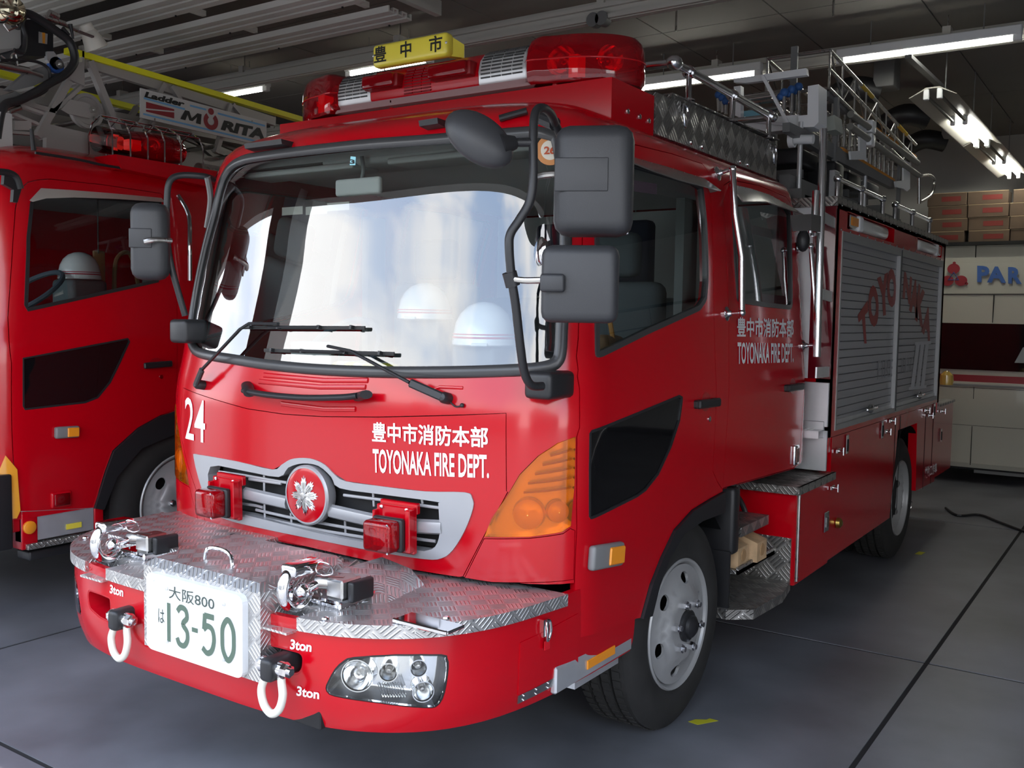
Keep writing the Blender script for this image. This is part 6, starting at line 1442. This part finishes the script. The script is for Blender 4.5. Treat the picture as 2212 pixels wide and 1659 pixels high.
# maker's board
SB=[(-2.8,1.2582,2.905),(-2.8,2.2838,2.8807),(-2.8,2.2884,3.0587),(-2.8,1.2604,3.0892)]
sb=G().prism([(-2.80,p[1],p[2]) for p in SB],(-.012,0,0)).obj('maker_board',pmat('board_white',(.62,.62,.60),.5),BM,label='white board with the maker lettering on the boom')
def onb(P,nm,mat,dx=.002): return G().add([(-2.80+dx,p[1],p[2]) for p in P],[tuple(range(len(P)))]).obj(nm,mat,sb)
LB=pmat('stripe_blue',(.18,.45,.75),.5); DR=pmat('board_red',(.30,.02,.03),.5)
for P in ([(-2.8,1.2797,3.0356),(-2.8,1.5889,3.0239),(-2.8,1.5888,3.0118),(-2.8,1.2796,3.0241)],[(-2.8,1.6292,3.0555),(-2.8,1.7594,3.0524),(-2.8,1.7593,3.0401),(-2.8,1.6291,3.0434)],[(-2.8,1.8551,3.0453),(-2.8,2.2712,3.0328),(-2.8,2.2711,3.0197),(-2.8,1.855,3.0329)],[(-2.8,1.2752,2.9368),(-2.8,2.2709,2.9083),(-2.8,2.2709,2.8952),(-2.8,1.2751,2.9253)]): onb(P,'blue_stripe',LB)
onb([(-2.8,1.2961,3.01),(-2.8,1.5063,3.0026),(-2.8,1.5062,2.9907),(-2.8,1.2957,2.9695)],'red_wedge',DR); onb([(-2.8,1.2956,2.9608),(-2.8,1.5061,2.9818),(-2.8,1.5057,2.9431),(-2.8,1.2954,2.9492)],'red_wedge',DR)
tb_=lambda a,b:(-2.797,a,b)
def bt(px,s,mat=BLT,b=.04,sh=0.0): text_on(tb_,[p[1:] for p in px],s,'board_letters',mat,sb,b,shear=sh)
bt([(-2.8,1.283,3.0363),(-2.8,1.5853,3.0292),(-2.8,1.5893,3.0689),(-2.8,1.2868,3.0744)],'Ladder',b=.05,sh=.15)
mq=[(-2.8,1.5522,2.9483),(-2.8,1.7134,2.9401),(-2.8,1.7214,3.0088),(-2.8,1.5888,3.0118)]
mp2=[(0,0),(.24,0),(.24,.62),(.42,.1),(.58,.1),(.76,.62),(.76,0),(1,0),(1,1),(.74,1),(.5,.38),(.26,1),(0,1)]
def mqf(u,v): return (-2.797,*[(mq[0][i]*(1-u)+mq[1][i]*u)*(1-v)+(mq[3][i]*(1-u)+mq[2][i]*u)*v for i in (1,2)])
V_,F_,_=tri2(mp2,(),.5); G().add([mqf(u,v) for u,v in V_],F_).obj('board_letters',BLT,sb)
bt([(-2.8,1.8778,2.9341),(-2.8,2.2709,2.9214),(-2.8,2.2711,3.0034),(-2.8,1.8938,3.0024)],'RITA',b=.06,sh=.1)
oc=[(-2.8,1.7969,2.9761),(-2.8,1.7974,3.041)]
g=G(); n=20
R1,R2_=.058,.026
v=[]; f=[]
for i in range(n+1):
    t=math.radians(125+290*i/n); 
    for r in (R1,R2_): v.append((-2.797,oc[0][1]+r*math.cos(t)*1.05,oc[0][2]+r*math.sin(t)))
for i in range(n): f.append((2*i,2*i+2,2*i+3,2*i+1))
g.add(v,f); g.add([(-2.796,oc[1][1]+.024*math.cos(2*math.pi*i/20),oc[1][2]+.022*math.sin(2*math.pi*i/20)) for i in range(20)],[tuple(range(20))]); g.obj('red_o_mark',DR,sb)
for p in [(-2.8,1.3627,2.9119),(-2.8,2.1773,2.8806),(-2.8,2.1568,3.039)]: G().lathe((-2.80,p[1],p[2]),(1,0,0),[(.008,0),(.006,.004),(.0001,.005)],10).obj('board_bolt',STL,sb)
# ---- cage head with hoses, floodlight
x=-2.80
hs=[(-2.72,0.3068,2.6129),(-2.72,0.3297,2.7417),(-2.72,0.3565,2.8067),(-2.72,0.4323,2.8438),(-2.72,0.5236,2.905),(-2.72,0.612,2.9745),(-2.72,0.7025,3.0405),(-2.72,0.7579,3.1105),(-2.72,0.7674,3.1682),(-2.72,0.737,3.2375),(-2.72,0.6616,3.2765),(-2.72,0.5501,3.3201),(-2.72,0.4837,3.3306),(-2.72,0.4438,3.3025),(-2.72,0.4217,3.2368)]
G().tube(hs,.024,12).obj('black_hose',BLK,BM,label='thick looping black hose')
hs=[(-2.74,0.3415,3.0457),(-2.74,0.498,3.081),(-2.74,0.5924,3.0764),(-2.74,0.6274,3.0322),(-2.74,0.6036,2.9362),(-2.74,0.4939,2.863)]; G().tube(hs,.009,8).obj('thin_hose',BLK,BM)
hs=[(-2.74,0.4199,3.1188),(-2.74,0.4723,3.1209),(-2.74,0.4871,3.2056),(-2.74,0.47,3.2772),(-2.74,0.5029,3.3363)]; G().tube(hs,.012,8).obj('thin_hose',BLK,BM)
xb([(-2.8,0.5039,3.3156),(-2.8,0.6042,3.3415),(-2.8,0.6865,3.2894),(-2.8,0.6844,3.1706),(-2.8,0.628,3.1393),(-2.8,0.5053,3.1164)],-2.80,-.3,'control_cabinet',BLK,BM)
lb_=xb([(-2.79,0.5972,3.2709),(-2.79,0.6496,3.2709),(-2.79,0.6458,3.2125),(-2.79,0.596,3.2084)],-2.795,-.004,'warning_label',pmat('label_grey',(.35,.34,.32),.6),BM); xb([(-2.79,0.6164,3.2705),(-2.79,0.633,3.272),(-2.79,0.6319,3.2118),(-2.79,0.6181,3.2111)],-2.792,-.003,'label_stripe',OGD,BM)
xb([(-2.85,0.3784,3.2708),(-2.85,0.5041,3.2824),(-2.85,0.5158,3.203),(-2.85,0.4936,3.1565),(-2.85,0.3754,3.1237)],-2.82,-.3,'white_tank',pmat('tank_grey',(.46,.46,.44),.4),BM)
xb([(-2.78,0.4009,2.9053),(-2.78,0.5193,3.0269),(-2.78,0.6154,3.079),(-2.78,0.6483,3.0548),(-2.78,0.6391,3.0083),(-2.78,0.5585,2.9577),(-2.78,0.4374,2.905)],-2.78,-.05,'elbow_arm',GRY,BM)
a,b=[(-2.76,0.3388,3.0229),(-2.76,0.5135,3.0257)]; G().cyl(a,b,.022).cyl(b,(b[0],b[1]+.08,b[2]-.01),.012).obj('ram_cylinder',STL,BM)
xb([(-2.8,0.3564,2.8558),(-2.8,0.4482,2.9044),(-2.8,0.5061,2.8798),(-2.8,0.4735,2.8478),(-2.8,0.3555,2.8102)],-2.78,-.06,'hose_guide',GRY,BM)
xb([(-2.8,0.6369,3.1674),(-2.8,0.6761,3.1765),(-2.8,0.7429,3.1043),(-2.8,0.6912,3.0745),(-2.8,0.6688,3.0802),(-2.8,0.636,3.1201)],-2.78,-.03,'lug_plate',pmat('lug_grey',(.5,.5,.5),.35,.3),BM)
c=[(-2.78,0.694,3.1042)][0]; G().lathe(c,(1,0,0),[(.045,-.03),(.045,0),(.02,.0)],20).obj('blue_ring',BLU,BM); G().lathe(c,(1,0,0),[(.02,-.0),(.026,.03),(.012,.03),(.012,.01),(.0001,.01)],16).obj('lug_bush',STL,BM)
a,b=[(-2.72,0.8344,3.3621),(-2.72,0.9038,3.2507)]; a=Vector(a); b=Vector(b); d=b-a
fl=G().lathe(a,d,[(.030,.005),(.034,.0),(.038,.004),(.040,.04),(.048,.05),(.066,d.length),(.070,d.length+.01),(.064,d.length+.014),(.0001,d.length+.012)],30).obj('floodlight',pmat('cream_plastic',(.72,.70,.62),.4),BM,label='cream conical floodlight')
G().lathe(a,d,[(.028,.012),(.0001,.012)],20).obj('floodlight_vent',DRK,fl)
p,q=[(-2.66,0.7585,3.2916),(-2.66,0.8484,3.2822)]; G().bar(p,q,.01,.022,up=(1,0,0)).obj('floodlight_bracket',pmat('bracket_brown',(.10,.06,.06),.5),fl)
for P,r in (([(-2.72,0.5855,3.3344),(-2.72,0.7102,3.3304)],.016),([(-2.72,0.6821,3.3284),(-2.72,0.79,3.3137)],.012),([(-2.72,0.6134,3.3674),(-2.72,0.6686,3.3561)],.022)): G().cyl(*P,r).obj('light_arm',STL,BM)
for P in ([(-2.7,0.7322,3.3329),(-2.7,0.748,3.253)],[(-2.7,0.6837,3.2998),(-2.7,0.7255,3.2711)]): G().cyl(*P,.012,.006).obj('clamp_lever',BLK,BM)
p=[(-2.7,0.3259,3.3177),(-2.7,0.3922,3.3355)]; G().ball((p[0][0],p[0][1]+.05,p[0][2]),.09,20,(.8,1,.9)).obj('chrome_lamp_bowl',pmat('warm_chrome',(.75,.65,.45),.12,1),BM); G().box((p[0][0]+.05,p[0][1]-.06,p[0][2]-.05),(p[0][0]+.1,p[0][1]+.05,p[0][2]+.05),.01).obj('lamp_face',CLR,BM)
G().tube([(-2.66,0.2929,3.2244),(-2.66,0.3332,3.2397),(-2.66,0.3544,3.2894),(-2.66,0.3402,3.3346),(-2.66,0.3156,3.3572)],.006,8).obj('lamp_guard_wire',BLK,BM)
G().tube([(-2.7,0.3444,3.234),(-2.7,0.3806,3.268),(-2.7,0.4212,3.2386),(-2.7,0.3692,3.2056),(-2.7,0.3444,3.234)],.006,8,curve=False).obj('wire_frame',STL,BM)
xb([(-2.7,0.3019,2.7595),(-2.7,0.3808,2.7589),(-2.7,0.382,2.5601),(-2.7,0.3556,2.531),(-2.7,0.297,2.5224)],-2.70,-.1,'cage_column',pmat('pale_grey',(.50,.50,.49),.45),BM)
for P in ([(-2.74,0.3564,2.7787),(-2.74,0.4088,2.8187)],[(-2.74,0.3872,2.7794),(-2.74,0.4505,2.8113)]): G().cyl(*P,.016).obj('hose_fitting',STL,BM)
xb([(-2.78,0.4235,2.7341),(-2.78,0.5194,2.7509),(-2.78,0.5184,2.6989),(-2.78,0.4225,2.6828)],-2.75,-.02,'bracket_box',BGR,BM)
for P in ([(-2.76,0.4032,2.7793),(-2.76,0.5704,2.7421)],[(-2.76,0.4513,2.8315),(-2.76,0.599,2.8072)],[(-2.76,0.4062,2.6706),(-2.76,0.5693,2.6846)]): bb(P,.016,'frame_bar',BGR,x=-2.76)
G().tube([(-2.74,0.3471,3.0719),(-2.74,0.3927,3.0523),(-2.74,0.409,3.0911),(-2.74,0.4298,3.0959),(-2.74,0.4391,3.0374)],.005,8).obj('bent_rod',STL,BM)
G().box((-3.9,.3,2.75),(-3.6,3.6,3.0)).box((-3.4,.5,2.95),(-3.2,3.5,3.0)).obj('inner_boom_section',BGR,BM)
G().box((-3.9,2.6,2.35),(-2.9,4.0,2.75)).box((-3.6,1.2,2.52),(-3.2,2.4,2.82)).box((-3.85,4.0,2.35),(-2.95,8.6,2.9)).obj('boom_rest',BGR,BM)

# mirror arm and edge of the ladder truck's windscreen
G().tube([(-2.33,0.0878,2.3809),(-2.33,0.1588,2.381),(-2.33,0.1969,2.36),(-2.33,0.2154,2.3077)],.018,10).obj('mirror_arm',BLK,LT); xb([(-2.33,0.135,2.3825),(-2.33,0.2069,2.3731),(-2.33,0.2254,2.3184),(-2.33,0.1993,2.2346),(-2.33,0.1752,2.2368),(-2.33,0.1812,2.2989),(-2.33,0.129,2.3209)],-2.33,-.03,'mirror_bracket',BLK,LT)

# ================================================================ paramedic van parked across the back
AM=thing('ambulance','cream paramedic van with a red stripe, parked across the back of the garage','van')
AW=pmat('van_cream',(.50,.49,.42),.22,0,.8); AY=8.6
def ay(P,nm,mat,dy=-.012,d=.02,par=AM,lab=None): return G().prism([(a,AY+dy,b) for a,b in P],(0,d,0)).obj(nm,mat,par,label=lab)
prof=[(0,.22),(.02,.17),(.0,.60),(-.01,.64),(.0,1.08),(.03,1.10),(.03,1.16),(.04,1.70),(.07,2.00),(.07,2.02),(.10,2.34),(.18,2.385),(.4,2.40)]
g=G(); x0,x1=-2.2,4.2
v=[(x0,AY+a,b) for a,b in prof]+[(x1,AY+a,b) for a,b in prof]; n=len(prof)
g.add(v,[(i,n+i,n+i+1,i+1) for i in range(n-1)],True)
g.box((x0,AY+.1,.2),(x1,AY+1.15,2.395)); g.obj('van_body',AW,AM)
gl=G().prism([(x0+.3,AY+.015,1.22),(x1-.6,AY+.015,1.20),(x1-.6,AY+.03,1.69),(x0+.3,AY+.03,1.71)],(0,.03,0)).obj('side_window',BG,AM)
G().box((x0,AY+.005,1.08),(x1,AY+.05,1.155)).obj('red_stripe',pmat('stripe_red',(.25,.008,.015),.4),AM)
G().box((x0,AY-.01,1.035),(x1,AY+.03,1.06),.004).obj('rubbing_strip',GRY,AM)
for z in (1.02,.62): G().box((x0,AY-.006,z),(x1,AY+.0,z+.004)).obj('body_seam',GAP,AM)
for x in (.98,2.3): G().box((x,AY-.004,.2),(x+.006,AY+.08,1.03)).box((x+.14,AY+.03,1.71),(x+.146,AY+.09,2.0)).obj('door_seam',GAP,AM)
G().box((x0,AY+.055,2.005),(x1,AY+.09,2.012)).obj('roof_seam',GAP,AM)
VB=pmat('van_blue',(.045,.12,.36),.4); VR=pmat('van_red',(.28,.02,.03),.4)
vf=lambda a,b:(a,AY+.055,b)
for P,s in (([(0.9555,8.6,2.1338),(1.2307,8.6,2.1223),(1.223,8.6,2.2889),(0.9477,8.6,2.3078)],'PA'),([(1.2481,8.6,2.1174),(1.376,8.6,2.1119),(1.368,8.6,2.2818),(1.2402,8.6,2.2886)],'R')):
    text_on(vf,[(p[0],p[2]) for p in P],s,'side_letters',VB,AM,.045,label='blue letters PARAMEDIC')
P=[(1.4013,8.6,2.1117),(2.0833,8.6,2.0757),(2.0754,8.6,2.2344),(1.3935,8.6,2.2767)]; text_on(vf,[(p[0],p[2]) for p in P],'AMEDIC','side_letters',VB,AM,.045,label='blue letters PARAMEDIC')
c=[(0.7244,8.6,2.1893),(0.7205,8.6,2.2774),(0.6669,8.6,2.1507),(0.7985,8.6,2.1496)]
g=G()
for q in c[1:]: g.add([(q[0]+.062*math.cos(2*math.pi*i/20),AY+.052,q[2]+.055*math.sin(2*math.pi*i/20)) for i in range(20)],[tuple(reversed(range(20)))])
for (dx,dz) in ((0,.15),(.13,-.07),(-.13,-.07)): g.add([(c[0][0]+dx+.016*math.cos(2*math.pi*i/12),AY+.052,c[0][2]+dz+.014*math.sin(2*math.pi*i/12)) for i in range(12)],[tuple(reversed(range(12)))])
g.obj('clover_emblem',VR,AM,label='red clover emblem')
G().tube([(c[0][0]-.05,AY+.05,c[0][2]-.03),(c[0][0]+.05,AY+.05,c[0][2]-.03),(c[0][0],AY+.05,c[0][2]+.05)],.007,6,True,curve=False).obj('emblem_triangle',VB,AM)
ay([(1.35,1.30),(1.55,1.30),(1.50,1.48),(1.42,1.46)],'notice_sheet',pmat('paper_grey',(.30,.32,.33),.8),.012,.003)
for x in (-1.3,3.2): G().lathe((x,AY+.02,.33),(0,-1,0),[(.33,-.2),(.33,-.03),(.30,.0),(.20,.0),(.19,-.03),(.0001,-.03)],32).obj('wheel',TYR,AM)
G().box((1.0,AY+.15,.10),(1.5,AY+.3,.16)).obj('underbody',GRY,AM); G().box((x0+.2,AY+.1,.14),(x1-.2,AY+1.1,.3)).obj('chassis',DRK,AM)

# ================================================================ inside the rescue truck cab
G().box((-.95,.22,.96),(.95,.62,1.36),.04).box((-.55,.30,1.30),(.95,.60,1.41),.03).obj('dashboard',pmat('dash_grey',(.11,.115,.12),.7),FT)
for x0,x1 in ((-.72,-.22),(.25,.80)):
    s=G().box((x0,.85,.96),(x1,1.35,1.20),.05).obj('seat_cushion',SEAT,FT); G().box((x0,1.28,1.15),(x1,1.42,1.85),.05).obj('seat_back',SEAT,FT); G().box((x0+.12,1.30,1.87),(x1-.12,1.40,2.07),.04).obj('head_rest',SEAT,FT)
G().box((-.85,2.2,1.1),(.85,2.35,1.8),.05).obj('rear_bench',SEAT,FT)
sw=Vector((-.48,.66,1.50)); G().tube([sw+rot_to((0,-.75,.65))@Vector((.21*math.cos(t),.21*math.sin(t),0)) for t in [2*math.pi*i/20 for i in range(20)]],.016,8,True).obj('steering_wheel',pmat('steering_blue_grey',(0,0,0)),FT)
G().cyl(sw,sw+Vector((0,-.25,-.22)),.03).obj('steering_column',BLK,FT)
mm=G().box((-.16,.30,2.155),(.08,.33,2.222),.012).obj('inner_mirror',INL,FT,label='grey rear view mirror inside the windscreen')
G().tube([(-.04,.33,2.21),(-.04,.34,2.26),(-.04,.33,2.31)],.008,8).obj('mirror_stalk',INT,mm)
for x0,x1 in ((-.75,-.10),(.08,.75)): G().box((x0,.34,2.27),(x1,.50,2.295),.01).obj('sun_visor',INL,FT)
G().box((-.30,.36,2.285),(.4,.60,2.33),.03).obj('overhead_console',INL,FT)
for sg in (1,-1): G().box((sg*.90-.02,1.28,1.0),(sg*.90+.02,1.42,2.2)).obj('inner_pillar',INT,FT)
for k,(x,z) in enumerate(((-.60,2.12),(-.45,2.115),(-.32,2.125))): G().box((x-.06,.48,z),(x+.07,.482,z+.035)).obj('pinned_note',pmat('paper',(.55,.55,.50),.8),FT)
# stickers on the windscreen
def sticker(px,r,mat,nm,ry=None,text=None,tm=None,lab=None):
    P=circ(r,28,px[0],px[1]) 
    o=panel(CAB,P,nm,mat,FT,(),.0015,.001,.05,label=lab)
    return o
s=sticker([(0.969,2.2504)][0],.052,pmat('sticker_orange',(.65,.28,.10),.5),'round_sticker',lab='round orange inspection sticker 26')
c=[(0.969,2.2504)][0]
panel(CAB,circ(.034,24,*c),'sticker_centre',pmat('sticker_cream',(.80,.74,.62),.5),s,(),.0025,.001,.05)
text_on(on(CAB,.0045),[(c[0]-.022,c[1]-.016),(c[0]+.020,c[1]-.014),(c[0]+.020,c[1]+.014),(c[0]-.022,c[1]+.012)],'26','sticker_figures',pmat('sticker_red',(.55,.10,.04),.5),s,.03)
q=[(0.0451,2.2477),(0.077,2.2455),(0.0724,2.2773),(0.0424,2.2812)]; o=panel(CAB,q,'blue_tag',pmat('tag_blue',(.35,.75,.85),.5),FT,(),.0015,.001,.05)
text_on(on(CAB,.004),[(q[0][0]+.002,q[0][1]+.004),(q[1][0]-.002,q[1][1]+.004),(q[2][0]-.002,q[2][1]-.012),(q[3][0]+.002,q[3][1]-.012)],'3','tag_figure',BLT,o,.03)
# helmets and kit on the dashboard
HW=pmat('helmet_white',(.82,.83,.84),.25,0,.6)
def helmet(loc,r,rz,lab):
    h=thing('helmet',lab,'helmet'); M=Matrix.Translation(loc)@Matrix.Rotation(rz,4,'Z')
    g=G(); pr=[(r*1.02,0),(r*1.06,.004),(r*1.04,.02),(r*1.0,.05),(r*.93,.085),(r*.78,.120),(r*.55,.146),(r*.28,.160),(.0001,.164)]
    g.lathe((0,0,0),(0,0,1),pr,36); g.v=[(a*1.0,b*1.16,c*r/.115) for a,b,c in g.v]; g.xf(M).obj('shell',HW,h)
    for z,w in ((.030,.004),(.042,.0025)):
        g=G(); n=36; k=1.025 if z<.035 else 1.012
        g.tube([M@Vector((r*k*math.cos(2*math.pi*i/n),r*k*1.16*math.sin(2*math.pi*i/n),z*r/.115)) for i in range(n)],.003,6,True,curve=False,ry=w).obj('red_band',pmat('band_red',(.55,.03,.06),.5),h)
    g=G().box((-.03,-r*1.30,.0),(.03,-r*1.12,.012),.003).xf(M).obj('peak',HW,h)
    return h
p=[(0.5061,0.42,1.5762)][0]; G().box((p[0]-.1,.34,1.38),(p[0]+.1,.5,p[2]),.02).obj('dash_pad',pmat('dash_grey',(0,0,0)),FT); helmet((p[0],.42,p[2]),.115,.5,'white helmet with a thin red band on the dashboard behind the mirror arm')
p=[(-0.2585,1.0,1.667)][0]; G().box((p[0]-.12,.95,1.2),(p[0]+.12,1.05,p[2]),.02).obj('equipment_stand',SEAT,FT); helmet((p[0],1.0,p[2]),.12,.2,'white helmet with a red band hung on the passenger seat back')
b=thing('white_case','pale grey case with red mark lying on the dashboard behind the wipers','case'); q_=[(-0.4161,0.45,1.5565)][0]; M=Matrix.Translation((q_[0],.45,1.415))@Matrix.Rotation(.5,4,'Z')
G().box((-.09,-.07,0),(.09,.07,.15),.01,M).obj('case_body',pmat('case_grey',(.48,.50,.50),.5),b); G().box((.091,-.03,.03),(.093,.03,.11),0,M).obj('red_mark',pmat('mark_red',(.5,.02,.06),.5),b)
v=thing('folded_vest','yellow and white reflective vest folded on the dashboard','vest'); q_=[(-0.0773,0.4,1.5232)][0]; M=Matrix.Translation((q_[0],.40,1.415))@Matrix.Rotation(-.3,4,'Z')
G().box((-.17,-.08,0),(.17,.08,.075),.03,M).obj('folded_cloth',pmat('vest_yellow',(.80,.75,.10),.6,bump=(40,.5)),v); G().box((-.10,-.083,.01),(-.05,.083,.078),.01,M).box((.04,-.083,.01),(.09,.083,.078),.01,M).obj('reflective_band',pmat('vest_silver',(.7,.72,.7),.3),v)
f=thing('desk_fan','black desk fan with a wire guard inside the corner of the windscreen','fan'); c=Vector((.80,.46,1.60))
G().lathe(c,(-.5,-.8,.1),[(.07,0),(.075,.01),(.07,.02),(.02,.03),(.0001,.03)],24).obj('guard_rim',BLK,f); G().cyl(c,c+Vector((.02,.02,-.19)),.010).lathe((.82,.48,1.412),(0,0,1),[(.05,0),(.045,.01),(.012,.02)],16).obj('stand',BLK,f)
bg_=thing('brown_bag','brown canvas bag with orange trim behind the side window','bag'); G().box((.62,.72,1.20),(.86,.92,1.62),.04).obj('bag_body',pmat('bag_brown',(.30,.18,.09),.85,bump=(60,.4)),bg_); G().tube([(.66,.80,1.60),(.70,.80,1.74),(.80,.82,1.72),(.84,.82,1.60)],.010,8).obj('strap',pmat('strap_orange',(.60,.28,.06),.7),bg_)
for k in range(2): G().box((-.3+.5*k,2.0,1.8),(-.1+.5*k,2.1,2.2),.03).obj('hung_jacket',pmat('jacket_blue',(.02,.03,.06),.8),FT)
# label sheet inside the side window
q=[(1.4739,2.1578),(1.6933,2.1697),(1.6985,2.2121),(1.478,2.2)]; o=panel(CAB,q,'pink_label',pmat('label_pink',(.45,.28,.40),.6),fd[0],(),-.010,.001,.06)

q_=[(-3.0,0.9513,1.875),(-3.0,1.0552,1.891)]; helmet((-3.0,q_[0][1],q_[0][2]),.12,1.2,'pale helmet seen through the side window of the ladder truck')
G().box((-3.12,q_[0][1]-.12,1.04),(-2.88,q_[0][1]+.12,q_[0][2]),.03).obj('helmet_stand',SEAT,LT)
st_=thing('harness','brown leather harness hanging inside the ladder truck window','harness'); G().box((-2.98,q_[1][1]-.03,q_[1][2]-.15),(-2.96,q_[1][1]+.05,q_[1][2]+.17),.008).obj('strap',pmat('leather_brown',(.35,.20,.09),.7),st_)
G().tube([(-2.95,q_[1][1]+.10,q_[1][2]-.1),(-2.95,q_[1][1]+.12,q_[1][2]+.12),(-2.95,q_[1][1]+.22,q_[1][2]+.16),(-2.95,q_[1][1]+.28,q_[1][2]-.05)],.014,8).obj('shoulder_loop',pmat('leather_brown',(0,0,0)),st_)
G().cyl((-2.96,q_[1][1],q_[1][2]+.15),(-2.96,q_[1][1],2.54),.004,seg=6).obj('hook_cord',BLK,st_)

# ---------------------------------------------------------------- put every thing's empty at its base
def settle():
    bpy.context.view_layer.update()
    for o in list(COL.objects):
        if o.type!='EMPTY' or o.parent or o.location.length>1e-6: continue
        pts=[]
        def walk(c):
            if c.type=='MESH': pts.extend(c.matrix_world@Vector(q) for q in c.bound_box)
            for k in c.children: walk(k)
        for c in o.children: walk(c)
        if not pts: continue
        L=Vector(((min(p.x for p in pts)+max(p.x for p in pts))/2,(min(p.y for p in pts)+max(p.y for p in pts))/2,min(p.z for p in pts)))
        o.location=L
        for c in o.children: c.matrix_parent_inverse=Matrix.Translation(-L)
settle()
